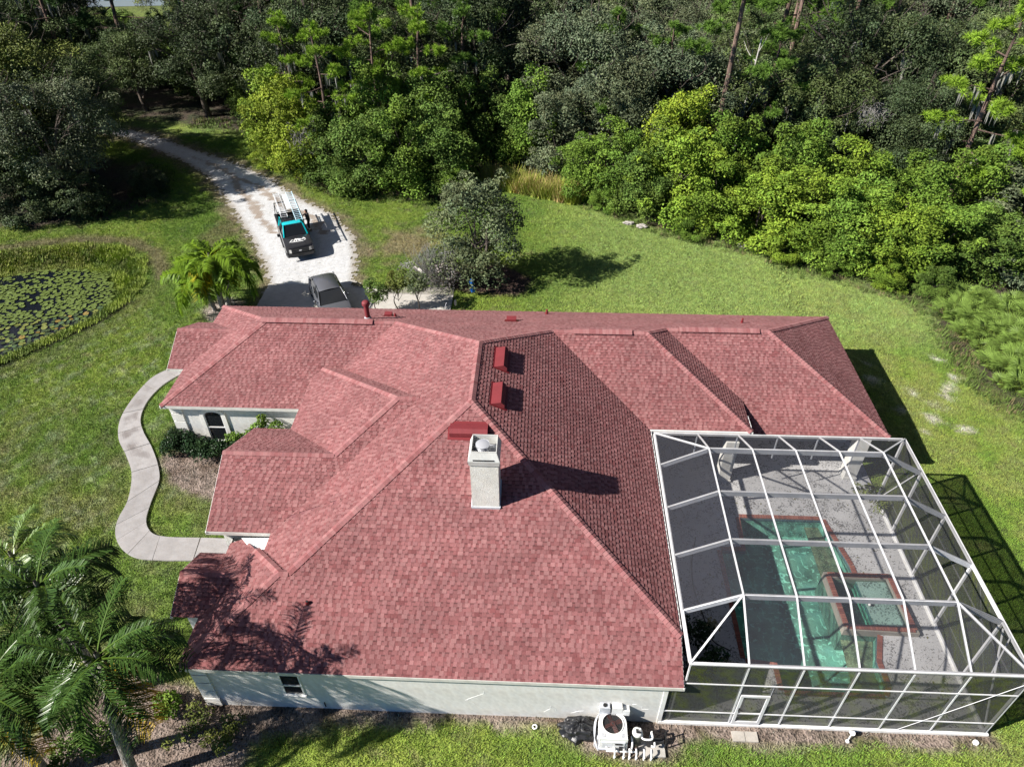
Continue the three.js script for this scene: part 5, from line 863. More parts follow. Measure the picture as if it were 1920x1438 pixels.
{
  const pr = thing('person', 'person in dark clothes with black hair reaching into the truck bed', 'person', [-15.5, 0.03, -31.5], 0.434 - Math.PI / 2);
  // faces local +z, towards the truck; right arm reaches forward and up
  const arms = { l: [[0.2, 1.42, 0.0], [0.27, 1.14, 0.12], [0.2, 1.12, 0.38]], r: [[-0.2, 1.42, 0.02], [-0.25, 1.25, 0.27], [-0.16, 1.3, 0.55]] };
  const bones = [[[0, 1.02, 0], [0, 1.2, 0.02], 0.15, 0.14], [[0, 1.2, 0.02], [0, 1.38, 0.03], 0.15, 0.16], [[-0.17, 1.42, 0.02], [0.17, 1.42, 0.02], 0.075, 0.075], [[0, 1.42, 0.03], [0, 1.54, 0.05], 0.065, 0.055], [[0, 1.64, 0.06], [0, 1.69, 0.06], 0.092, 0.098], [[0, 1.6, 0.1], [0, 1.6, 0.115], 0.05, 0.045],
    [[-0.09, 0.95, 0], [0.09, 0.95, 0], 0.13, 0.13], [[0.1, 0.92, 0], [0.12, 0.5, 0.04], 0.095, 0.065], [[0.12, 0.5, 0.04], [0.12, 0.1, -0.02], 0.065, 0.045], [[-0.1, 0.92, 0], [-0.12, 0.5, 0.07], 0.095, 0.065], [[-0.12, 0.5, 0.07], [-0.13, 0.1, 0.05], 0.065, 0.045],
    [[0.12, 0.05, -0.05], [0.13, 0.04, 0.13], 0.05, 0.04], [[-0.13, 0.05, 0.02], [-0.14, 0.04, 0.2], 0.05, 0.04]];
  for (const a of Object.values(arms)) bones.push([a[0], a[1], 0.06, 0.048], [a[1], a[2], 0.046, 0.032]);
  const body = capsuleField(bones, [-0.95, -0.02, -0.95, 0.95, 1.88, 0.95], 110, 0.05);
  // two hands on grids of their own
  const hand = (w, s) => { const b = [[[w[0], w[1], w[2]], [w[0], w[1] - 0.005, w[2] + 0.075], 0.03, 0.034]]; for (let f = 0; f < 4; f++) { const x = w[0] + s * (f - 1.5) * 0.02, l = [0.03, 0.036, 0.034, 0.026][f], z = w[2] + 0.085; b.push([[x, w[1] - 0.004, z], [x, w[1] - 0.012, z + l], 0.0095, 0.009], [[x, w[1] - 0.012, z + l], [x, w[1] - 0.035, z + l + 0.022], 0.009, 0.008]); } b.push([[w[0] - s * 0.028, w[1] - 0.004, w[2] + 0.03], [w[0] - s * 0.055, w[1] - 0.012, w[2] + 0.06], 0.011, 0.01], [[w[0] - s * 0.055, w[1] - 0.012, w[2] + 0.06], [w[0] - s * 0.052, w[1] - 0.02, w[2] + 0.085], 0.01, 0.009]); return capsuleField(b, [w[0] - 0.1, w[1] - 0.1, w[2] - 0.04, w[0] + 0.1, w[1] + 0.1, w[2] + 0.16], 56, 0.008); };
  const all = mergeGeometries([body, hand(arms.l[2], 1), hand(arms.r[2], -1)]), Q = all.attributes.position, col = new Float32Array(Q.count * 3);
  for (let i = 0; i < Q.count; i++) { const x = Q.getX(i), y = Q.getY(i), z = Q.getZ(i), arm = Math.abs(x) > 0.14 && z > 0.14 && y > 1; let c = [0.02, 0.021, 0.026]; if (y < 0.95) c = [0.028, 0.03, 0.04]; if (y < 0.085) c = [0.04, 0.035, 0.03]; if (y > 1.52 || arm) c = [0.42, 0.24, 0.17]; col.set(c, i * 3); }
  all.setAttribute('color', new THREE.BufferAttribute(col, 3)); mesh('body', all, M.vcolMatte, pr);
  mesh('hair', capsuleField([[[0, 1.72, 0.035], [0, 1.7, 0.02], 0.098, 0.1], [[0, 1.64, -0.005], [0, 1.58, -0.01], 0.08, 0.06]], [-0.2, 1.5, -0.2, 0.2, 1.9, 0.2], 40, 0.03), std({ color: lin(0.01, 0.009, 0.008), roughness: 0.6 }), pr);
  mesh('face', merged([new THREE.SphereGeometry(0.012, 8, 6).translate(-0.034, 1.655, 0.148), new THREE.SphereGeometry(0.012, 8, 6).translate(0.034, 1.655, 0.148), new THREE.SphereGeometry(0.018, 8, 6).scale(0.7, 1, 1).translate(0, 1.63, 0.16), new THREE.BoxGeometry(0.045, 0.008, 0.01).translate(0, 1.588, 0.152)]), std({ color: lin(0.2, 0.1, 0.07), roughness: 0.7 }), pr);
  const pp = mesh('paper_pad', new MB().box(-0.16, 1.33, 0.4, 0.14, 1.36, 0.62).geo(), M.white); tag(pp, 'white pad held by the person at the truck', 'pad'); pp.position.copy(pr.position); pp.rotation.copy(pr.rotation);
}
// ---------------------------------------------------------------- odds and ends in the yard
{
  const turn = -0.62;
  for (const [i, x, z, w, l, col, lab] of [[0, -6.1, -25.6, 0.2, 1.5, [0.62, 0.58, 0.52], 'left one of two pale planks lying by the grey bush'], [1, -5.7, -25.4, 0.22, 1.5, [0.66, 0.63, 0.58], 'right one of two pale planks lying by the grey bush'], [2, -4.9, -24.5, 0.2, 0.9, [0.5, 0.22, 0.06], 'orange brown board end below the pale planks']]) { const o = mesh('plank', new MB().box(-w / 2, 0, -l / 2, w / 2, 0.06, l / 2, col).geo(), M.vcolMatte); o.position.set(x, 0.05 + i * 0.01, z); o.rotation.y = 0.66; tag(o, lab, 'plank'); }
  const tub = thing('bucket', 'black plastic bucket tipped over beside the planks', 'bucket', [-4.75, 0.12, -24.15], 0.5); mesh('shell', new THREE.CylinderGeometry(0.2, 0.15, 0.36, 18, 1, true).rotateX(1.35), M.black, tub); mesh('bottom', new THREE.CircleGeometry(0.15, 18).rotateX(1.35 - Math.PI / 2).translate(0, -0.04, -0.17), M.black, tub);
  for (const [i, x, y, z, s, lab] of [[0, -2.1, 1.0, -22.75, 0.2, 'upper blue plastic piece caught in the grey bush'], [1, -2.0, 0.55, -22.6, 0.26, 'lower blue plastic piece caught in the grey bush']]) { const g = new THREE.IcosahedronGeometry(s, 2), Q = g.attributes.position; for (let k = 0; k < Q.count; k++) { const f = 1 + 0.5 * noise3(Q.getX(k) * 7 + i, Q.getY(k) * 7, Q.getZ(k) * 7); Q.setXYZ(k, Q.getX(k) * f * 0.7, Q.getY(k) * f, Q.getZ(k) * f * 0.6); } g.computeVertexNormals(); const o = mesh('plastic_bag', g, std({ color: lin(0.01, 0.12, 0.5), roughness: 0.35 })); o.position.set(x, y, z); tag(o, lab, 'plastic bag'); }
  const rock = (x, z, s, lab, sx = 1) => { const g = new THREE.IcosahedronGeometry(1, 3), Q = g.attributes.position; for (let k = 0; k < Q.count; k++) { const a = [Q.getX(k), Q.getY(k), Q.getZ(k)], f = 1 + 0.35 * noise3(a[0] * 1.6 + x, a[1] * 1.6, a[2] * 1.6); Q.setXYZ(k, a[0] * f * s * sx * 0.8, a[1] * f * s * 0.35, a[2] * f * s * 0.6); } g.computeVertexNormals(); const o = mesh('rock', toCreasedNormals(g, 0.5), std({ color: lin(0.5, 0.48, 0.45), roughness: 1, map: T.bark })); o.position.set(x, 0.1, z); tag(o, lab, 'rock'); };
  rock(9.3, -33.4, 0.36, 'left one of two white rocks at the shrub edge', 1.5); rock(10.3, -32.9, 0.4, 'right one of two white rocks at the shrub edge', 1.3); rock(17.6, -30, 0.5, 'lone white rock at the foot of the lime shrubs', 1.1); rock(-18.1, -20.9, 0.42, 'blue grey boulder at the foot of the driveway palm');
}

// ---------------------------------------------------------------- plants
const sph = (r) => { const z = r() * 2 - 1, a = r() * 6.2832, s = Math.sqrt(1 - z * z); return [s * Math.cos(a), z, s * Math.sin(a)]; };
const nrm3 = (v) => { const l = Math.hypot(...v) || 1; return [v[0] / l, v[1] / l, v[2] / l]; };
const crs = (a, b) => [a[1] * b[2] - a[2] * b[1], a[2] * b[0] - a[0] * b[2], a[0] * b[1] - a[1] * b[0]];
const madd = (a, b, s) => [a[0] + b[0] * s, a[1] + b[1] * s, a[2] + b[2] * s];
// a folded pointed leaf of two triangles
function leaf(mb, p, n, t, len, wid, col) { const s = crs(n, t), a = madd(p, t, -len / 2), b = madd(p, t, len / 2), l = madd(madd(p, s, wid / 2), n, wid * 0.18), r = madd(madd(p, s, -wid / 2), n, wid * 0.18); mb.tri(a, l, b, col); mb.tri(a, b, r, col); }
// foliage: clumps are [x, y, z, radius]; leaves sit in the outer part of each clump, and in twigs that stick out
function foliage(seed, clumps, perM2, len, wid, o = {}) {
  const r = rng(seed), mb = new MB();
  for (const [cx, cy, cz, R] of clumps) {
    const N = Math.round(perM2 * 12.6 * R * R), tint = 0.66 + 0.62 * r(), warm = (r() - 0.5) * 0.14, sub = []; for (let i = 0; i < 9; i++) sub.push(nrm3(madd(sph(r), [0, 0.5, 0], 1)));
    for (let i = 0; i < N; i++) {
      let d = sph(r); if (d[1] < -0.35 && r() < 0.6) d[1] *= -1;
      const k = sub[Math.floor(r() * 9)], pull = r() < 0.62; if (pull) d = nrm3(madd(d, k, 1.5));
      const rad = R * (pull ? 0.7 + 0.5 * r() * r() + 0.1 : 0.45 + 0.55 * Math.sqrt(r())), p = [cx + d[0] * rad, cy + d[1] * rad * (o.flat ?? 0.85), cz + d[2] * rad];
      if (p[1] < 0.04) continue;
      const n = nrm3(madd(madd(sph(r), d, 0.7), [0, 1, 0], o.up ?? 0.5)), t = nrm3(crs(n, sph(r))), v = tint * (0.68 + 0.64 * r());
      const yl = 1 + warm + (r() - 0.5) * 0.16; leaf(mb, p, n, t, len * (0.7 + 0.6 * r()), wid * (0.7 + 0.6 * r()), [v * yl, v, v * (1.05 - warm)]);
    }
  }
  return mb.geo();
}
function clumpCloud(seed, n, rx, ry, rz, cy, r0, r1, hollow = 0.45) { const r = rng(seed), c = []; for (let i = 0; i < n; i++) { const d = sph(r), k = Math.cbrt(lerp(hollow, 1, r())); c.push([d[0] * rx * k, cy + d[1] * ry * k, d[2] * rz * k, lerp(r0, r1, r())]); } return c; }
function limbs(seed, h, r0, clumps, lean = 0.4) {   // trunk and limbs towards some of the clumps
  const r = rng(seed), g = [tubeGeo([[0, -0.3, 0], [lean * (r() - 0.5), h * 0.35, lean * (r() - 0.5)], [lean * (r() - 0.5) * 2, h * 0.75, lean * (r() - 0.5) * 2]], r0, 10, 9, r0 * 0.45)];
  for (const c of clumps.slice(0, 9)) { const y = h * (0.25 + 0.4 * r()); g.push(tubeGeo([[0, y, 0], [c[0] * 0.45 + (r() - 0.5) * 0.6, lerp(y, c[1], 0.6), c[2] * 0.45 + (r() - 0.5) * 0.6], [c[0], c[1], c[2]]], r0 * 0.4, 8, 6, r0 * 0.1)); }
  return merged(g);
}
const ZERO = new THREE.Group();
function plantProto(trunkGeo, trunkMat, crownGeo, extras = []) { const g = new THREE.Group(); const add = (name, geo, mat) => { const m = new THREE.Mesh(geo, mat); m.name = name; m.castShadow = m.receiveShadow = true; g.add(m); }; if (trunkGeo) add('trunk', trunkGeo, trunkMat); add('crown', crownGeo, L.oak); for (const e of extras) add(...e); g.traverse((c) => { if (c.name === 'hanging_moss') stuff(c); }); return g; }
function plant(proto, name, x, z, s, turn, mat, label, category, group, y = 0) {
  const o = proto.clone(); o.name = numbered(name); o.position.set(x, y + height(x, z), z); o.rotation.y = turn; if (Array.isArray(s)) o.scale.set(...s); else o.scale.setScalar(s);
  o.traverse((c) => { if (c.name === 'crown') c.material = mat; }); scene.add(o); return tag(o, label, category, group);
}
// hanging moss: thin grey ribbons
function mossGeo(seed, spots) { const r = rng(seed), mb = new MB(); for (const [x, y, z] of spots) for (let i = 0; i < 7; i++) { const a = r() * 6.28, d = r() * 0.4, l = 0.5 + r() * 1.3, p = [x + Math.cos(a) * d, y, z + Math.sin(a) * d], w = 0.05 + 0.06 * r(), q = [p[0] + (r() - 0.5) * 0.1, y - l * 0.55, p[2] + (r() - 0.5) * 0.1]; const s = [Math.cos(a * 3) * w, 0, Math.sin(a * 3) * w], v = 0.7 + 0.6 * r(); mb.tri(madd(p, s, -1), madd(p, s, 1), madd(q, s, 0.8), [v, v, v]); mb.tri(madd(p, s, -1), madd(q, s, 0.8), madd(q, s, -0.8), [v, v, v]); mb.tri(madd(q, s, -0.8), madd(q, s, 0.8), [q[0], y - l, q[2]], [v, v, v]); } return mb.geo(); }

// ---- shrubs of the forest edge (about 7 m high, leaves down to the ground)
const SHRUBS = [0, 1, 2, 3].map((k) => {
  const c = [...clumpCloud(31 + k, 17, 2.1, 2.7, 2.1, 3.3, 0.65, 1.3), ...clumpCloud(131 + k, 9, 2.5, 0.8, 2.5, 1.1, 0.7, 1.05, 0.8)]; const r = rng(231 + k); for (let i = 0; i < 6; i++) c.push([(r() - 0.5) * 2.8, 5.8 + r() * 1.3, (r() - 0.5) * 2.8, 0.45 + 0.4 * r()]); for (let i = 0; i < 22; i++) { const d = sph(r); c.push([d[0] * 2.9, 3.2 + d[1] * 3.2, d[2] * 2.9, 0.25 + 0.35 * r()]); }
  return plantProto(limbs(41 + k, 4.5, 0.13, c, 0.8), M.bark, foliage(51 + k, c, 34, 0.21, 0.115));
});
// ---- broad live oaks
const OAKS = [0, 1, 2, 3].map((k) => {
  const c = [...clumpCloud(61 + k, 24, 4.0, 2.6, 4.0, 7.0, 0.8, 2.0, 0.4), ...clumpCloud(661 + k, 22, 5.2, 3.6, 5.2, 7.2, 0.4, 0.8, 0.9), ...clumpCloud(161 + k, 8, 4.4, 0.8, 4.4, 4.4, 0.9, 1.4, 0.8)];
  const R2 = rng(771 + k), bare = []; for (let i = 0; i < 22; i++) { const d = sph(R2), q = [d[0] * 4.6, 7 + Math.abs(d[1]) * 3.4, d[2] * 4.6], e = [q[0] + d[0] * (0.6 + R2()), q[1] + 0.3 + R2() * 0.8, q[2] + d[2] * (0.6 + R2())]; bare.push(tubeGeo([[q[0] * 0.6, q[1] - 1, q[2] * 0.6], q, e], 0.045, 5, 5, 0.012), tubeGeo([q, [q[0] + R2() - 0.5, q[1] + 0.5, q[2] + R2() - 0.5], [q[0] + (R2() - 0.5) * 2, q[1] + 0.7, q[2] + (R2() - 0.5) * 2]], 0.025, 4, 4, 0.008)); }
  return plantProto(merged([limbs(71 + k, 6.5, 0.34, c, 0.9), ...bare]), M.bark, foliage(81 + k, c, 44, 0.185, 0.09), k ? [['hanging_moss', mossGeo(91 + k, c.slice(0, 12).map((q) => [q[0], q[1] - q[3] * 0.7, q[2]])), M.moss]] : []);
});
// ---- pines: bare trunk, crooked limbs, round tufts of needles
function tuftInto(mb, c, R, n, r) { const v0 = 0.8 + 0.4 * r(); for (let i = 0; i < n; i++) { const d = nrm3(madd(sph(r), [0, 0.45, 0], 1)), l = R * (0.75 + 0.4 * r()), s = nrm3(crs(d, sph(r))), v = v0 * (0.75 + 0.5 * r()), p = madd(c, d, R * 0.12); mb.tri(madd(p, s, 0.028), madd(c, d, l), madd(p, s, -0.028), [v, v, v * 0.9]); } }
const PINES = [0, 1, 2].map((k) => {
  const r = rng(301 + k), H = 16, g = [tubeGeo([[0, -0.3, 0], [0.15 * (k - 1), 5, 0.1], [0.25 * (k - 1), 10, -0.15], [0.1, H, 0.1]], 0.25, 14, 9, 0.07)], mb = new MB(), moss = [];
  for (let i = 0; i < 13; i++) {
    const y = 5.6 + (H - 6.4) * (i / 12), a = i * 2.4 + r(), len = (4.6 - 3.0 * (i / 12)) * (0.7 + 0.5 * r()), up = -0.15 + 0.8 * (i / 12), q = (t) => [Math.cos(a + 0.3 * t) * len * t, y + len * t * up * 0.6 + (r() - 0.5) * 0.3, Math.sin(a + 0.3 * t) * len * t], e = [q(0.0), q(0.4), q(0.75), q(1)];
    g.push(tubeGeo(e, 0.07, 8, 5, 0.02));
    for (const [b, spread, n] of [[e[3], 0.75, 9], [e[2], 0.95, 6], [e[1], 0.5, i % 3 ? 0 : 2]]) for (let j = 0; j < n; j++) { const d = sph(r); d[1] *= 0.45; tuftInto(mb, madd(b, d, spread * (0.35 + 0.9 * r())), 0.46, 74, r); }
    if (i < 8 && k !== 2) moss.push(e[2], e[1]);
  }
  for (let i = 0; i < 8; i++) tuftInto(mb, madd([0.1, H, 0.1], sph(r), 0.6), 0.48, 70, r);
  return plantProto(merged(g), M.barkPine, mb.geo(), moss.length ? [['hanging_moss', mossGeo(311 + k, moss), M.moss]] : []);
});
const PINE_BARE = plantProto(tubeGeo([[0, -0.3, 0], [0.1, 6, 0], [0.3, 13, 0.1], [0.5, 20, 0]], 0.3, 12, 9, 0.12), M.barkPine, PINES[0].getObjectByName('crown').geometry.clone().translate(0.35, 5.5, 0));

// ---- palms
function frondGeo(seed, len, lift, droop, n, leafLen, dead = false, fat = 1) {   // runs along +x from the origin
  const r = rng(seed), mb = new MB(), at = (t) => [len * t * (1 - 0.18 * droop * t), lift * t - droop * t * t, 0.1 * Math.sin(t * 2 + seed)], col = [1, 1, 1];
  const curve = []; for (let i = 0; i <= 8; i++) curve.push(at(i / 8));
  for (let i = 0; i < 8; i++) mb.bar(curve[i], curve[i + 1], lerp(0.05, 0.012, i / 8), lerp(0.04, 0.012, i / 8), [1.5, 1.3, 0.9]);
  for (let i = 0; i < n; i++) for (const s of [-1, 1]) {
    const t = 0.14 + 0.86 * (i + 0.5 * r()) / n, p = at(t), q = at(Math.min(1, t + 0.02)), T = nrm3([q[0] - p[0], q[1] - p[1], q[2] - p[2]]), l = leafLen * (0.45 + 0.75 * Math.sin(Math.PI * (0.18 + 0.74 * t))) * (0.85 + 0.3 * r());
    const dir = nrm3([T[0] * 0.6 + (r() - 0.5) * 0.3, T[1] * 0.6 + 0.1 + (r() - 0.5) * 0.75, s * 0.78]), mid = madd(p, dir, l * 0.5), tip = madd(madd(p, dir, l * 0.93), [0, -1, 0], l * (0.3 + 0.25 * r())), w = nrm3(crs(dir, [0, 1, 0])), W = 0.019 * fat * (0.8 + 0.4 * r()), v = 0.75 + 0.5 * r(), c = [col[0] * v, col[1] * v, col[2] * v];
    const a = madd(p, w, W * 0.6), b = madd(p, w, -W * 0.6), m1 = madd(mid, w, W), m2 = madd(mid, w, -W); mb.tri(a, b, m2, c); mb.tri(a, m2, m1, c); mb.tri(m1, m2, tip, c);
  }
  return mb.geo();
}
L.dry = leafMat(0.5, 0.36, 0.035, 0.2);
const FRONDS_FAR = [11, 12, 13].map((s, i) => frondGeo(s, 3.0, [1.6, 0.9, 0.4][i], [1.5, 2.0, 2.3][i], 50, 0.72, false, 1.9));
const FRONDS = [frondGeo(1, 3.1, 1.5, 1.6, 46, 0.66), frondGeo(2, 3.2, 0.9, 2.1, 48, 0.68), frondGeo(3, 3.0, 0.3, 2.4, 46, 0.66), frondGeo(4, 2.2, 1.9, 0.8, 38, 0.52)], FROND_DEAD = frondGeo(5, 2.7, -0.1, 1.9, 60, 0.75, true);
function palm(label, base, top, r0, mat, n, s, seed, deadN = 0, yellow = null, far = false) {
  const o = thing('palm_tree', label, 'palm tree', base, 0), r = rng(seed), T = [top[0] - base[0], top[1] - base[1], top[2] - base[2]];
  mesh('trunk', tubeGeo([[0, -0.2, 0], [T[0] * 0.4, T[1] * 0.5, T[2] * 0.4], T], r0 * 1.15, 14, 12, r0 * 0.85), M.barkPalm, o);
  const rg = []; for (let i = 1; i < T[1] / 0.22; i++) { const t = i * 0.22 / T[1], k = t < 0.5 ? t * 0.8 : 0.4 + (t - 0.5) * 1.2; rg.push(new THREE.TorusGeometry(r0 * lerp(1.12, 0.86, t), 0.012, 4, 14).rotateX(Math.PI / 2).translate(T[0] * k, T[1] * t, T[2] * k)); } if (rg.length) mesh('trunk_ring', merged(rg), M.barkPalm, o);
  mesh('crown_shaft', tubeGeo([madd(T, [0, 1, 0], -0.15), madd(T, [0, 1, 0], 0.35), madd(T, [0, 1, 0], 0.6)], r0 * 0.95, 6, 10, r0 * 0.3), M.barkPalm, o);
  for (let i = 0; i < n; i++) { const tier = i / n, g = far ? FRONDS_FAR[tier < 0.4 ? 0 : tier < 0.75 ? 1 : 2] : FRONDS[tier < 0.2 ? 3 : tier < 0.45 ? 0 : tier < 0.75 ? 1 : 2], f = mesh('frond', g, yellow && tier > 0.72 && r() < 0.6 ? yellow : mat, o); f.position.set(T[0], T[1] + 0.3, T[2]); f.rotation.set((r() - 0.5) * 0.9, i * 2.4 + r() * 0.5, 0, 'YXZ'); f.scale.setScalar(s * (0.88 + 0.24 * r())); }
  for (let i = 0; i < deadN; i++) { const f = mesh('dead_frond', FROND_DEAD, L.dry, o); f.position.set(T[0], T[1] + 0.2, T[2]); f.rotation.y = -0.55 + i * 3.4; f.scale.setScalar(s); }
  return o;
}
palm('tall palm with a dead yellow frond beside the front house corner', [-11.0, 0, 8.7], [-10.35, 6.1, 7.75], 0.17, L.palm, 22, 1.0, 5, 1);
palm('palm behind the tall palm, its trunk rising from the mulch bed', [-13.3, 0, 5.7], [-13.4, 6.3, 5.5], 0.15, L.palm, 24, 1.02, 6);
palm('thick trunked palm cut by the bottom left corner', [-14.3, 0, 8.6], [-13.6, 5.6, 8.6], 0.19, L.palm, 22, 1.0, 7, 1);
palm('lighter green palm at the left edge above the other three', [-15.9, 0, 3.9], [-15.9, 5.2, 3.6], 0.13, phys({ ...{ vertexColors: true, roughness: 0.4, transmission: 0.2, thickness: 0 }, color: lin(0.11, 0.19, 0.024) }), 18, 0.95, 8);
palm('bright palm with three trunks between pond and drive, tallest stem', [-18.4, 0, -20.4], [-18.35, 3.5, -20.6], 0.17, L.palmBright, 20, 1.0, 15, 0, leafMat(0.36, 0.34, 0.012, 0.25), true);
palm('bright palm with three trunks between pond and drive, left stem', [-18.9, 0, -20.3], [-19.3, 2.5, -20.3], 0.13, L.palmBright, 15, 0.95, 16, 0, leafMat(0.36, 0.34, 0.012, 0.25), true);
palm('bright palm with three trunks between pond and drive, right stem', [-18.0, 0, -20.5], [-17.5, 2.9, -20.7], 0.12, L.palmBright, 15, 0.92, 17, 0, null, true);

// ---- shrubs near the house
{
  const mk = (seed, c, dens, len, wid, mat, name, label, cat, trunk) => { const o = thing(name, label, cat); mesh('crown', foliage(seed, c, dens, len, wid), mat, o); if (trunk) mesh('stem', trunk, M.bark, o); return o; };
  const r = rng(77), hedge = []; for (let i = 0; i < 40; i++) { const t = i / 39, x = lerp(-16.4, -11.4, t), z = lerp(-7.05, -6.75, t) + (r() - 0.5) * 0.5; hedge.push([x, 0.35 + 0.65 * r(), z, 0.36 + 0.16 * r()]); } for (let i = 0; i < 8; i++) hedge.push([-16.3 + r() * 0.7, 0.4 + r() * 0.5, -8.2 + r() * 1.2, 0.38]);
  mk(401, hedge, 120, 0.12, 0.07, L.hedge, 'hedge', 'dark clipped hedge in front of the arched window', 'hedge');
  const vine = []; for (let i = 0; i < 26; i++) { const x = -13.1 + 3.6 * r(); vine.push([x, 0.3 + r() * (x > -12 ? 1.6 : 1.1), -7.35 + r() * 0.5, 0.26 + 0.16 * r()]); } vine.push([-11.25, 1.9, -7.5, 0.32], [-11.2, 2.25, -7.45, 0.26], [-11.5, 1.6, -7.4, 0.35]);
  mk(402, vine, 95, 0.14, 0.09, L.bright, 'climbing_shrub', 'light green sprawling shrub against the wall right of the arched window', 'shrub');
  mk(403, [[-9.7, 1.4, -7.4, 0.14], [-9.55, 1.55, -7.45, 0.12], [-9.9, 1.3, -7.35, 0.12]], 260, 0.09, 0.07, leafMat(0.5, 0.035, 0.02, 0.1), 'flower_cluster', 'red flowers at the right end of the wall shrub', 'flowers');
  const yb = []; for (let i = 0; i < 7; i++) yb.push([-12.3 + r() * 0.9, 0.5 + r() * 0.7, -6.8 + r() * 0.6, 0.25 + 0.15 * r()]); mk(404, yb, 120, 0.12, 0.08, L.yellow, 'yellow_shrub', 'yellow green shrub between the dark hedge and the roof edge', 'shrub');
  const low = []; for (let i = 0; i < 16; i++) low.push([-10.6 + r() * 2.6, 0.12 + 0.25 * r(), 6.3 + r() * 1.3, 0.2 + 0.2 * r()]); mk(405, low, 90, 0.11, 0.06, L.olive, 'low_shrub', 'sparse low shrub under the palms at the left front corner', 'shrub');
  const low2 = []; for (let i = 0; i < 7; i++) low2.push([-11.4 + r() * 1.2, 0.25 + 0.4 * r(), 5.9 + r() * 0.6, 0.2 + 0.15 * r()]); mk(406, low2, 100, 0.16, 0.09, L.bright, 'leafy_plant', 'bright leafy plant in the mulch beside the leaning palm trunk', 'plant');
  const low3 = []; for (let i = 0; i < 12; i++) low3.push([-14.2 + r() * 3, 0.2 + 0.4 * r(), 7.0 + r() * 1.6, 0.25 + 0.15 * r()]); mk(416, low3, 70, 0.14, 0.08, L.mid, 'low_shrub', 'green undergrowth between the two nearest palm trunks', 'shrub');
  // plants within the cage
  const cg = []; for (let i = 0; i < 9; i++) cg.push([18.15 + r() * 0.9 - 0.45, 0.3 + r() * 0.9, -4.9 + r() * 1.4 - 0.4, 0.26]); mk(407, cg, 60, 0.24, 0.05, L.olive, 'potted_shrub', 'spiky shrub growing in the far right corner of the pool cage', 'shrub');
  const cl = []; for (let i = 0; i < 20; i++) cl.push([8.3 + r() * 1.4, 0.3 + r() * 1.1, 1.9 + r() * 2.6, 0.28 + 0.14 * r()]); mk(408, cl, 75, 0.15, 0.09, L.hedge, 'cage_shrub', 'dark shrub under the missing panels at the near left of the cage', 'shrub');
  mk(409, [[9.55, 1.3, 2.7, 0.3], [9.9, 0.8, 3.9, 0.18], [10.2, 0.5, 4.6, 0.16]], 60, 0.15, 0.08, leafMat(0.3, 0.27, 0.15, 0.1), 'pale_plant', 'pale leafy plant beside the dark cage shrub', 'plant');
  // big bush by the pad: green crown, spiky top, grey dead twigs on its left foot
  const bb = [...clumpCloud(500, 24, 2.1, 2.4, 2.0, 3.7, 0.75, 1.15, 0.5), ...clumpCloud(501, 16, 2.5, 0.8, 2.2, 1.5, 0.6, 0.9, 0.6)], R = rng(502); for (let i = 0; i < 26; i++) bb.push([(R() - 0.5) * 3.0, 5.6 + R() * 1.3, (R() - 0.5) * 2.6, 0.22 + 0.2 * R()]);
  const big = thing('big_bush', 'tall rounded bush with spiky grey green top beside the concrete pad', 'bush', [-1.85, 0, -24.3]); big.scale.set(1.2, 1.1, 1.15); mesh('crown', foliage(503, bb, 40, 0.17, 0.085), L.shrubGrey, big); mesh('stem', limbs(504, 5.2, 0.13, bb, 1.2), M.bark, big);
  const tw = [], Q = rng(505); for (let i = 0; i < 340; i++) { const a = Q() * 6.28, h = 0.3 + Q() * 2.2, d = Q() * 1.4, x = -2.5 + Math.cos(a) * d, z = 0.7 + Math.sin(a) * d * 0.8; tw.push(tubeGeo([[x * 0.8, h * 0.4, z * 0.7], [x, h, z], [x + (Q() - 0.5) * 0.7, h + 0.2 + Q() * 0.5, z + (Q() - 0.5) * 0.7]], 0.016, 3, 4, 0.005)); } mesh('dead_twigs', merged(tw), std({ color: lin(0.3, 0.29, 0.28), roughness: 1 }), big);
  const gl = clumpCloud(506, 9, 1.6, 0.9, 1.2, 1.4, 0.4, 0.7, 0.5).map(([x, y, z, q]) => [x - 2.4, y, z + 0.9, q]); mesh('dead_leaves', foliage(507, gl, 26, 0.13, 0.05), L.grey, big);
  for (const [i, x, z, h, mat, lab] of [[0, -8.0, -20.4, 2.5, L.mid, 'left one of three small trees at the pad edge'], [1, -6.75, -20.9, 2.9, L.olive, 'middle one of three small trees at the pad edge'], [2, -5.4, -20.7, 2.9, L.shrubGrey, 'right one of three small trees at the pad edge']]) { const c = clumpCloud(510 + i, 11, 0.62, 0.62, 0.6, h - 0.75, 0.28, 0.45, 0.4), o = thing('small_tree', lab, 'tree', [x, 0, z]); mesh('crown', foliage(520 + i, c, 110, 0.13, 0.06), mat, o); mesh('trunk', limbs(530 + i, h * 0.75, 0.045, c, 0.5), M.bark, o); }
}
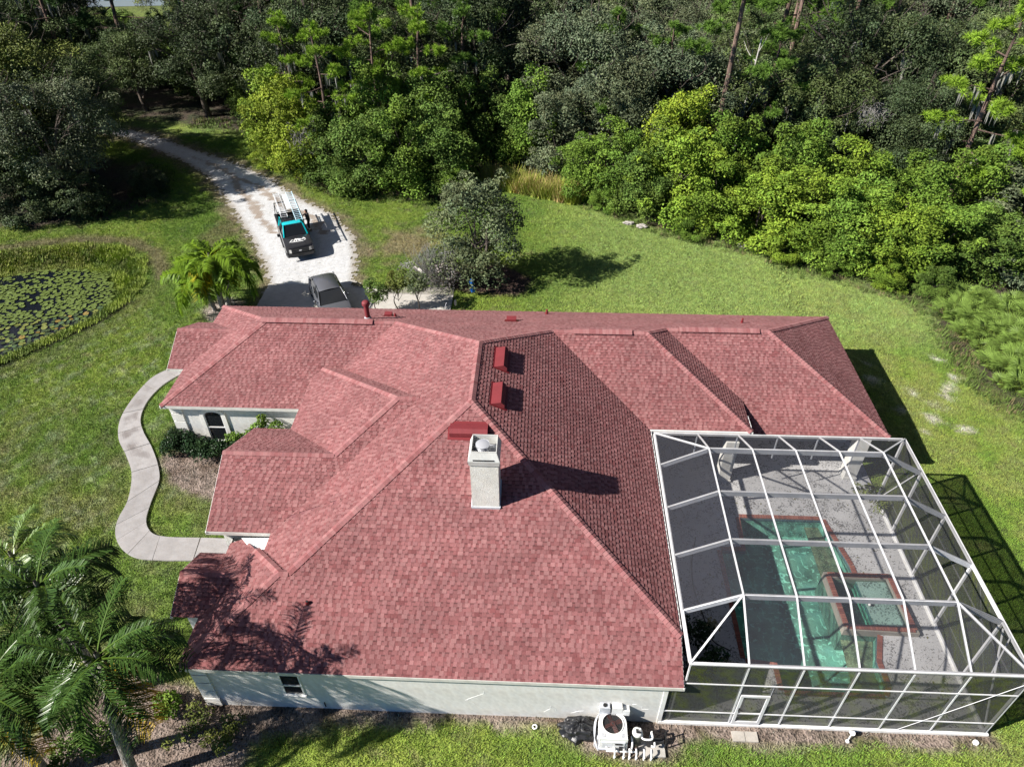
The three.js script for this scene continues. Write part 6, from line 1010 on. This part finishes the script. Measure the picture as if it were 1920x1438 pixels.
// ---- saw palmettos right of the lawn
{
  const fan = (seed) => { const r = rng(seed), mb = new MB(), n = 15; for (let i = 0; i < n; i++) { const a = -1.9 + 3.8 * i / (n - 1), l = 0.66 * (0.8 + 0.2 * Math.cos(a)) * (0.9 + 0.2 * r()), d = [Math.cos(a), 0.12 * Math.cos(a * 2), Math.sin(a)], s = [-Math.sin(a) * 0.019, 0.01, Math.cos(a) * 0.019], v = 0.75 + 0.5 * r(), m = madd([0, 0, 0], d, l * 0.6), tip = madd([0, -0.1 * l, 0], d, l); mb.tri([0, 0, 0], madd(m, s, 1), madd(m, s, -1), [v, v, v]); mb.tri(madd(m, s, 1), tip, madd(m, s, -1), [v, v, v]); } mb.bar([-0.75, -0.35, 0], [0, 0, 0], 0.02, 0.015, [0.9, 0.8, 0.6]); return mb.geo(); };
  const fans = [fan(1), fan(2), fan(3)], protos = [0, 1, 2].map((k) => { const r = rng(600 + k), g = new THREE.Group(); for (let i = 0; i < 15; i++) { const m = new THREE.Mesh(fans[i % 3], L.palmetto), a = i * 2.4 + r(), e = 0.35 + 0.7 * r(), l = 0.55 + 0.4 * r(); m.name = 'fan_leaf'; m.castShadow = m.receiveShadow = true; m.position.set(Math.cos(a) * l * Math.cos(e), 0.3 + l * Math.sin(e), -Math.sin(a) * l * Math.cos(e)); m.rotation.set((r() - 0.5) * 0.7, a, e * 0.7 - 0.1 + (r() - 0.5) * 0.4, 'YXZ'); m.scale.setScalar(0.95 + 0.4 * r()); g.add(m); } return g; });
  const r = rng(610), spots = [], AREA = [[28.7, -22.2], [32, -24.2], [38, -22.5], [40.5, -16], [38, -9.5], [33.2, -6.5], [31.2, -8.5], [30.2, -11.5], [29.2, -14.5], [28.9, -18.5]];
  for (let t = 0; t < 4000 && spots.length < 150; t++) { const x = 28 + r() * 12, z = -24 + r() * 18; if (sd(AREA, x, z) > 0 || spots.some((q) => Math.hypot(q[0] - x, q[1] - z) < 0.74)) continue; spots.push([x, z]); }
  for (const [x, z] of spots) { const o = protos[Math.floor(r() * 3)].clone(); o.name = numbered('saw_palmetto'); o.position.set(x, height(x, z), z); o.rotation.y = r() * 6.28; o.scale.setScalar(0.62 + 0.34 * r()); scene.add(o); tag(o, 'light green fan leaved palmetto in the thicket right of the lawn', 'palmetto', 'saw palmettos right of the lawn'); }
}
// ---- grasses nobody could count
function tuft(seed, n, h, spread, w) { const r = rng(seed), mb = new MB(); for (let i = 0; i < n; i++) { const a = r() * 6.28, d = spread * Math.sqrt(r()), x = Math.cos(a) * d, z = Math.sin(a) * d, l = h * (0.6 + 0.6 * r()), b = r() * 6.28, k = 0.55 * l; mb.tri([x - w * Math.sin(b), 0, z + w * Math.cos(b)], [x + w * Math.sin(b), 0, z - w * Math.cos(b)], [x + Math.cos(b) * k, l, z + Math.sin(b) * k]); } return mb.geo(); }
function scatter(name, geo, list, label, category) {
  const im = new THREE.InstancedMesh(geo, M.grass, list.length), m = new THREE.Matrix4(), q = new THREE.Quaternion(), c = new THREE.Color();
  list.forEach(([x, y, z, s, a, col], i) => { m.compose(V(x, y, z), q.setFromAxisAngle(V(0, 1, 0), a), V(s, s * (0.8 + 0.4 * hash(i, 2)), s)); im.setMatrixAt(i, m); im.setColorAt(i, c.setRGB(...col)); });
  im.name = name; im.castShadow = im.receiveShadow = true; stuff(im); scene.add(im); return tag(im, label, category);
}
{
  const r = rng(700), list = [], tan = 719 / 1350.6 * 1024 / 766 * 1.08;
  const inView = (x, z) => { const d = 26 - (z - 9) * 0.8; return Math.abs(x - 2.7 - (18.6 - z) * 0.05) < (18.6 - z) * 0.95 * 0.78 + 13; };
  const roofed = (x, z) => (x > -9.6 && x < 7.3 && z > -16.5 && z < 5.7) || (x > -16 && x < 18.9 && z > -16.3 && z < -7.6) || (x > 7 && x < 19 && z > -9 && z < 5.9);
  for (let t = 0; t < 640000 && list.length < 250000; t++) {
    const z = 9 - Math.pow(r(), 0.85) * 60, x = -48 + r() * 90; if (!inView(x, z) || roofed(x, z)) continue;
    if (sd(DRIVE, x, z) < 0.1 && r() > 0.03) continue; if (sd(PATH, x, z) < 0.03 || sd(PAD, x, z) < 0.02) continue;
    if (x < -26 && sd(WATER, x, z) < 0.05) continue;
    const g = groundAt(x, z); if (r() > g.grass * 0.95) continue;
    const k = 0.75 + 0.6 * r(), j = (r() - 0.4) * 0.25, near = z > 5; list.push([x, height(x, z) - 0.01, z, (near ? 1.15 : 1) * (0.7 + 0.6 * r()), r() * 6.28, [g.c[0] * k * (1 + j), g.c[1] * k * 1.12, g.c[2] * k * (1 - j)]]);
  }
  scatter('lawn_grass', tuft(701, 9, 0.085, 0.13, 0.013), list, 'short green and straw coloured grass covering the lawns', 'grass');
  const bank = []; for (let t = 0; t < 60000 && bank.length < 9000; t++) { const x = -42 + r() * 17.5, z = -29 + r() * 18, b = sd(BANK, x, z), w = sd(WATER, x, z); if (b > 0.1 || w < -1.6 * (noise2(x * 0.5, z * 0.5) > 0.2 && z < -20 ? 1 : 0.1)) continue; const n = fbm(x * 0.5, z * 0.5, 3), far = z < -22.5 && x > -40; if (far && noise2(x * 0.9, z * 0.9) < -0.5) continue; const c = mix3(mix3([0.24, 0.33, 0.035], [0.14, 0.22, 0.035], smooth(n, -0.2, 0.3)), [0.34, 0.28, 0.13], (far && x < -31 ? 0.6 : 0.25) * r()), k = 0.7 + 0.6 * r(); bank.push([x, height(x, z) - 0.03, z, 0.7 + r() * 0.9, r() * 6.28, c.map((v) => v * k)]); }
  scatter('bank_grass', tuft(702, 18, 0.2, 0.24, 0.024), bank, 'long tufted grass and weeds round the bank of the pond', 'grass');
  const tall = []; for (let i = 0; i < 900; i++) { const t = r(), x = lerp(-2.6, 5.4, t) + (r() - 0.5), z = lerp(-41.3, -37.6, t) + (r() - 0.5) * 2.2, c = r() < 0.35 ? [0.42, 0.31, 0.13] : [0.28, 0.33, 0.045], k = 0.7 + 0.6 * r(); tall.push([x, 0, z, 0.7 + r() * 0.7, r() * 6.28, c.map((v) => v * k)]); }
  scatter('tall_grass', tuft(703, 16, 1.0, 0.25, 0.03), tall, 'tall yellow green grass at the foot of the trees behind the lawn', 'grass');
  const weeds = []; for (let t = 0; t < 30000 && weeds.length < 5200; t++) { const x = -34 + r() * 66, z = -56 + r() * 50, f = sd(FOREST, x, z); if (f > 0.7 || f < -2.5) continue; const k = 0.5 + 0.7 * r(), c = r() < 0.2 ? [0.16, 0.13, 0.06] : [0.1, 0.16, 0.025]; weeds.push([x, height(x, z), z, 0.6 + r() * 1.1, r() * 6.28, c.map((v) => v * k)]); }
  scatter('edge_weeds', tuft(704, 12, 0.22, 0.26, 0.02), weeds, 'weeds and low growth along the edge of the woods', 'weeds');
}

// ---------------------------------------------------------------- the woods
{
  const r = rng(900);
  // the edge of the woods, from the drive to the right-hand side: [x, z, height factor, width factor, material, label]
  const EDGE = [
    [-20.6, -44.6, 1.12, 1.15, L.yellow, 'lime yellow shrub right of the far drive, nearest to the drive'], [-18.6, -42.2, 0.95, 1.0, L.yellow, 'lower lime yellow shrub in front of the other, nearer the truck'], [-22.6, -48.6, 1.0, 1.1, L.lime, 'lime shrub behind the yellow ones at the drive bend'],
    [-15.9, -41.2, 0.82, 1.05, L.mid, 'green shrub directly behind the pickup truck'], [-12.6, -39.6, 0.9, 1.12, L.mid, 'dense green shrub behind the truck, second from the lime ones'], [-9.2, -39.2, 0.98, 1.1, L.bright, 'bright green shrub left of the tall bush, at the lawn edge'], [-6.3, -40.0, 0.88, 1.05, L.mid, 'dark green shrub just left of the tall bush top'],
    [-11.5, -44.2, 1.25, 1.15, L.bright, 'tall green shrub behind the dense ones in mid woods'], [-7.2, -44.6, 1.2, 1.1, L.mid, 'tall shaded shrub above the bush left of the grass gap'],
    [-2.6, -46.0, 1.05, 1.0, L.mid, 'shaded shrub at the back of the grass gap'], [1.0, -45.2, 1.1, 1.0, L.bright, 'bright vine clad shrub behind the tall grass'], [3.6, -41.8, 1.0, 0.95, L.oakGrey, 'grey green small tree at the right of the tall grass'],
    [6.0, -38.6, 0.72, 0.95, L.bright, 'low bright shrub where the tall grass ends'], [8.6, -37.4, 0.9, 1.0, L.bright, 'bright shrub behind the two white rocks'], [10.6, -35.6, 0.8, 0.95, L.mid, 'green shrub right behind the white rocks'], [9.4, -41.6, 1.15, 1.05, L.oakGrey, 'grey leaved small tree above the white rocks'],
    [12.6, -34.6, 1.05, 1.15, L.lime, 'large lime shrub right of the two white rocks'], [15.4, -32.9, 0.85, 1.05, L.lime, 'lime shrub left of the lone white rock'], [13.6, -38.8, 1.2, 1.1, L.yellow, 'yellowish tall shrub behind the lime row'], [17.2, -36.4, 1.05, 1.05, L.bright, 'bright shrub behind the lone white rock'],
    [18.9, -31.6, 0.8, 1.1, L.lime, 'lime shrub right of the lone white rock'], [21.6, -30.2, 0.86, 1.12, L.lime, 'lime shrub second right of the lone white rock'], [24.4, -28.9, 0.82, 1.1, L.bright, 'bright shrub third right of the lone white rock'], [21.4, -34.8, 1.08, 1.1, L.bright, 'tall bright shrub behind the lime ones right of the rock'],
    [27.2, -27.6, 0.78, 1.08, L.lime, 'lime shrub above the palmettos, left end'], [25.4, -32.8, 1.0, 1.1, L.lime, 'tall lime shrub behind the shrub above the palmettos'], [30.2, -27.2, 0.74, 1.05, L.bright, 'bright shrub above the middle of the palmettos'], [29.4, -31.8, 0.9, 1.1, L.bright, 'bright tall shrub under the right-hand pine'], [33.6, -27.4, 0.7, 1.1, L.mid, 'green shrub above the palmettos, towards the right edge'], [37.2, -26.4, 0.66, 1.1, L.oakGrey, 'grey shrub above the palmettos at the right edge'], [41.0, -22.5, 0.6, 1.1, L.mid, 'green shrub behind the palmettos at the right edge'],
    [33.8, -32.6, 0.95, 1.15, L.bright, 'bright shrub between the two right-hand pine trunks'], [38.0, -31.5, 0.85, 1.2, L.oakGrey, 'grey bush at the foot of the rightmost pine'],
  ];
  EDGE.forEach(([x, z, h, w, m, lab], i) => plant(SHRUBS[i % 4], 'forest_shrub', x, z, [w * (0.95 + 0.1 * r()), h, w], r() * 6.28, m, lab, 'shrub'));
  // small bushes skirting the edge
  for (const [x, z, s, m, lab] of [[-14.2, -38.9, 0.34, L.mid, 'low bush at the lawn edge behind the truck'], [-4.9, -38.4, 0.36, L.bright, 'low bush at the lawn edge left of the tall grass'], [14.0, -31.6, 0.3, L.bright, 'low bush at the lawn edge between the white rocks'], [20.2, -28.6, 0.3, L.lime, 'low lime bush at the lawn edge right of the lone rock'], [23.2, -27.2, 0.32, L.bright, 'low bush at the lawn edge above the sand patches'], [26.4, -25.4, 0.32, L.lime, 'low bush at the corner of lawn and palmettos'], [29.0, -24.3, 0.3, L.mid, 'low bush behind the first palmettos'], [-22.9, -44.2, 0.35, L.yellow, 'low yellow bush on the right shoulder of the drive'], [7.4, -35.9, 0.28, L.bright, 'low bush left of the white rocks']]) plant(SHRUBS[Math.floor(r() * 4)], 'low_bush', x, z, [s * 1.5, s, s * 1.5], r() * 6.28, m, lab, 'bush');
  // the grove left of the drive
  const GROVE = [[-36.5, -35.6, 0.98, L.oakGrey, 'dark oak nearest the pond, its shade on the grass'], [-43.5, -35.4, 0.98, L.olive, 'olive green oak at the left edge behind the pond'], [-38.2, -42.6, 0.9, L.oak, 'dark oak between pond oak and drive bend'], [-43.2, -43.0, 1.15, L.olive, 'large olive oak left of the drive, behind the first oaks'], [-51.5, -40.5, 1.15, L.olive, 'oak at the far left edge'], [-51.0, -49.5, 0.98, L.olive, 'oak left of the vanishing drive'], [-60, -47, 1.0, L.olive, 'leftmost oak behind the pond grove'], [-40.5, -58.5, 0.82, L.oak, 'dark oak over the end of the drive'], [-33.2, -57.0, 1.02, L.oakDark, 'dark oak right above the shaded drive end'], [-28.0, -56.0, 1.05, L.oakDark, 'dark oak behind the lime drive shrub']];
  GROVE.forEach(([x, z, s, m, lab], i) => plant(OAKS[(i + 1) % 4], 'oak_tree', x, z, [s * 1.06, s, s * 1.06], r() * 6.28, m, lab, 'oak tree'));
  for (const [x, z, s, m, lab] of [[-34.6, -33.9, 0.5, L.oakDark, 'dark bush at the foot of the pond oak'], [-38.6, -33.0, 0.55, L.oakDark, 'dark bush left of the pond oak foot'], [-31.2, -38.2, 0.32, L.oakDark, 'small dark bush in the oak shade near the drive']]) plant(SHRUBS[1], 'shade_bush', x, z, [s * 1.6, s, s * 1.6], r() * 6, m, lab, 'bush');
  // pines: trunks and bright tufts stand out
  const PI = [
    [0, -20.5, -47.5, 0.74, L.pineLime, 'bright pine with hanging moss above the lime shrubs'], [1, -16.4, -43.4, 0.74, L.pineLime, 'mossy pine left of the middle, above the truck'], [1, -12.2, -45.8, 0.78, L.pineLime, 'pine with bare lower trunk in mid woods'], [0, -8.2, -46.0, 0.78, L.pineLime, 'tall pine left of the picture middle'], [2, -13.8, -50.5, 0.8, L.pine, 'pine behind the mossy ones above the truck'], [0, -4.6, -48.5, 0.82, L.pine, 'pine left of the grass gap, deep green'], [1, 8.2, -45.0, 0.78, L.pine, 'pine behind the grey tree near the white rocks'], [2, 20.8, -42.0, 0.8, L.pine, 'pine behind the bright shrubs right of the straight trunk'], [2, -26.5, -60, 1.05, L.pineDark, 'dark pine behind the drive end'],
     [1, 12.6, -43.5, 0.74, L.pine, 'pine above the grey leaved tree right of the middle'], [0, 35.0, -36.6, 0.95, L.pineLime, 'bright pine in the right corner, nearest to the palmettos'], [1, 41.5, -34.0, 0.9, L.pineLime, 'bright pine at the right edge with a crooked limb'], [2, 37.5, -30.5, 0.6, L.pineLime, 'low bright pine hanging in from the right edge'], [0, -48.5, -60.0, 1.1, L.pineDark, 'dark pine trunk left, before the far house'], [2, -44.0, -64.0, 1.1, L.pineDark, 'second dark pine trunk left, before the far house'], [0, -36.0, -66, 1.1, L.pine, 'pine behind the vanishing drive'],
    [2, 24.8, -56.0, 1.2, L.pine, 'pine deep in the woods right of the middle'], [1, 3.5, -60.0, 1.15, L.pineDark, 'dark pine deep in the woods at the middle'], [0, -3.5, -56, 1.05, L.pineDark, 'dark pine left of the dark oak in the middle'],
  ];
  PI.forEach(([k, x, z, s, m, lab]) => plant(PINES[k], 'pine_tree', x, z, [s * 1.08, s, s * 1.08], r() * 6.28, m, lab, 'pine tree'));
  for (const [x, z, h, lab] of [[24.6, -51.5, 0.95, 'reddish pine trunk right of the bleached dead tree'], [30.4, -54.0, 1.0, 'leaning pine trunk between the dead tree and the right-hand pines'], [-9.6, -51.5, 0.9, 'grey pine trunk above the dense shrubs in mid woods'], [-2.6, -52.5, 0.9, 'thin pine trunk left of the dark oak in the middle'], [16.6, -40.6, 0.95, 'tall pine with a dark straight trunk right of the middle'], [43.5, -64.0, 1, 'bare reddish pine trunk in the upper right, left of the second'], [46.5, -56.5, 1.0, 'bare reddish pine trunk in the upper right, right of the first'], [27.5, -62.0, 1, 'bare pine trunk wrapped in dead vines'], [53, -52, 1.0, 'bare pine trunk near the right edge']]) plant(PINE_BARE, 'pine_tree', x, z, [h, h, h], r() * 6.28, L.pine, lab, 'pine tree');
  // dead snag and grey dead bushes
  {
    const R = rng(930), sn = thing('dead_tree', 'bleached bare dead tree beside the straight pine trunk', 'dead tree', [18.6, 0, -41.8]), g = [tubeGeo([[0, -0.2, 0], [0.1, 5, 0.1], [0.5, 11.5, 0]], 0.13, 10, 7, 0.05)]; for (let i = 0; i < 12; i++) { const y = 4 + 7 * i / 12, a = i * 2.3; g.push(tubeGeo([[0.1 + y * 0.03, y, 0], [0.1 + Math.cos(a) * 0.5, y + 0.5, Math.sin(a) * 0.5], [Math.cos(a) * 1.1, y + 1.1 + R(), Math.sin(a) * 1.1]], 0.045, 5, 5, 0.012)); } mesh('trunk', merged(g), M.deadwood, sn);
    for (const [x, y, z, s, lab] of [[-17.6, 3.6, -41.2, 1.5, 'grey dead twiggy bush hanging between lime and green shrubs'], [6.6, 3.2, -40.0, 1.1, 'grey dead branches right of the tall grass'], [28, 6.6, -39, 1.1, 'grey dead brush in the dark oaks on the right']]) { const t = [], o = thing('dead_brush', lab, 'dead bush', [x, y, z]); for (let i = 0; i < 240; i++) { const d = sph(R), e = [d[0] * s, d[1] * s * 0.8, d[2] * s]; const q = [e[0] * 0.6 + (R() - 0.5) * s, e[1] * 0.6 + (R() - 0.5) * s, e[2] * 0.6 + (R() - 0.5) * s]; t.push(tubeGeo([q, [q[0] + (R() - 0.5) * 0.5, q[1] + 0.2 + R() * 0.3, q[2] + (R() - 0.5) * 0.5], [q[0] + (R() - 0.5) * 1.1, q[1] + (R() - 0.2) * 0.8, q[2] + (R() - 0.5) * 1.1]], 0.018, 3, 4, 0.007)); } mesh('twigs', merged(t), std({ color: lin(0.28, 0.27, 0.25), roughness: 1 }), o); }
    // branches poking out of the oak mass
    for (let i = 0; i < 14; i++) { const x = -20 + R() * 62, z = -44 - R() * 20, y = 6 + R() * 4, a = R() * 6.28, l = 1.5 + R() * 2.5; const o = mesh('bare_branch', tubeGeo([[0, 0, 0], [Math.cos(a) * l * 0.5, 0.6, Math.sin(a) * l * 0.5], [Math.cos(a + 0.5) * l, 1.3, Math.sin(a + 0.5) * l]], 0.05, 6, 5, 0.015), M.bark); o.position.set(x, y, z); tag(o, 'bare grey branch poking out of the oak woods', 'branch', 'bare branches in the woods'); }
  }
  // oaks that fill the woods
  const taken = [...EDGE.map((e) => [e[0], e[1], 3]), ...GROVE.map((e) => [e[0], e[1], 5])], fill = [];
  for (let t = 0; t < 9000 && fill.length < 118; t++) { const x = -78 + r() * 158, z = -40 - Math.pow(r(), 1.15) * 52; if (sd(FOREST, x, z) > -4.2 || sd(DRIVE, x, z) < 6) continue; if ((x < -52 && z < -92) || Math.abs(x - 2.7) > (18.6 - z) * 0.82 + 5) continue; if (z < -58 && Math.abs(x - (2.7 - (18.6 - z) * 0.55)) < 7) continue; const d = 5.2; if (fill.some((q) => Math.hypot(q[0] - x, q[1] - z) < d) || taken.some((q) => Math.hypot(q[0] - x, q[1] - z) < q[2])) continue; fill.push([x, z]); }
  const zone = (x, z) => x < -24 ? ['oak in the woods beyond the vanishing drive', 'oaks beyond the drive'] : x < 0 ? ['oak in the dark woods left of the picture middle', 'oaks left of the middle'] : x < 24 ? ['grey green oak in the woods right of the picture middle', 'oaks right of the middle'] : ['grey green oak in the woods in the upper right', 'oaks in the upper right'];
  fill.sort((a, b) => b[1] - a[1]).forEach(([x, z], i) => { const [lab, grp] = zone(x, z), q = r(), s = 0.86 + 0.34 * r(), m = x < 4 ? (q < 0.5 ? L.oakDark : q < 0.8 ? L.oak : L.olive) : q < 0.42 ? L.oakGrey : q < 0.7 ? L.oak : q < 0.86 ? L.oakDark : L.olive; plant(OAKS[i % 4], 'oak_tree', x, z, [s * 1.05, s * (0.95 + 0.15 * r()), s * 1.05], r() * 6.28, m, lab, 'oak tree', grp); });
  // undergrowth beneath them, and the woods that go on behind
  const under = new THREE.InstancedMesh(SHRUBS[2].getObjectByName('crown').geometry, L.mid, 150), far = new THREE.InstancedMesh(OAKS[0].getObjectByName('crown').geometry, L.oakDark, 190), m4 = new THREE.Matrix4(), e = new THREE.Euler(), qq = new THREE.Quaternion();
  let n = 0; for (let t = 0; t < 9000 && n < 150; t++) { const x = -64 + r() * 120, z = -36 - r() * 42; if (sd(FOREST, x, z) > -3.5 || sd(DRIVE, x, z) < 3) continue; const s = 0.4 + 0.4 * r(); under.setMatrixAt(n++, m4.compose(V(x, 0, z), qq.setFromEuler(e.set(0, r() * 6.28, 0)), V(s * 1.2, s, s * 1.2))); } under.count = n; under.name = 'undergrowth'; scene.add(tag(stuff(under), 'shaded undergrowth beneath the oaks', 'undergrowth'));
  n = 0; for (let t = 0; t < 9000 && n < 190; t++) { const x = -125 + r() * 245, z = -92 - r() * 60; if ((x < -50 && x > -84 && z > -116)) continue; const s = 0.9 + 0.5 * r(); far.setMatrixAt(n++, m4.compose(V(x, -0.5, z), qq.setFromEuler(e.set(0, r() * 6.28, 0)), V(s * 1.3, s, s * 1.3))); } far.count = n; far.name = 'far_woods'; scene.add(tag(stuff(far), 'dark distant woods closing the top of the picture', 'woods'));
  // the neighbour's house, glimpsed at the top left
  const nb = thing('neighbour_house', 'pale blue house glimpsed between trunks at the top left', 'house', [-68, 0, -112], 0.1);
  mesh('wall', new MB().box(-9, 0, -5, 9, 3.4, 5).geo(), std({ color: lin(0.42, 0.5, 0.62), roughness: 0.9 }), nb); mesh('roof', new MB().quad([-9.6, 3.3, 5.6], [9.6, 3.3, 5.6], [9.6, 6.2, 0], [-9.6, 6.2, 0]).quad([9.6, 3.3, -5.6], [-9.6, 3.3, -5.6], [-9.6, 6.2, 0], [9.6, 6.2, 0]).tri([-9.0, 3.4, 5], [-9.0, 6.1, 0], [-9.0, 3.4, -5]).tri([9.0, 3.4, 5], [9.0, 3.4, -5], [9.0, 6.1, 0]).geo(), std({ color: lin(0.3, 0.33, 0.4), roughness: 0.9 }), nb);
  for (const x of [-6, -1.5, 4]) mesh('window', new MB().box(x, 1, 5.001, x + 1.4, 2.4, 5.06).geo(), M.glass, nb);
}
renderer.render(scene, camera);
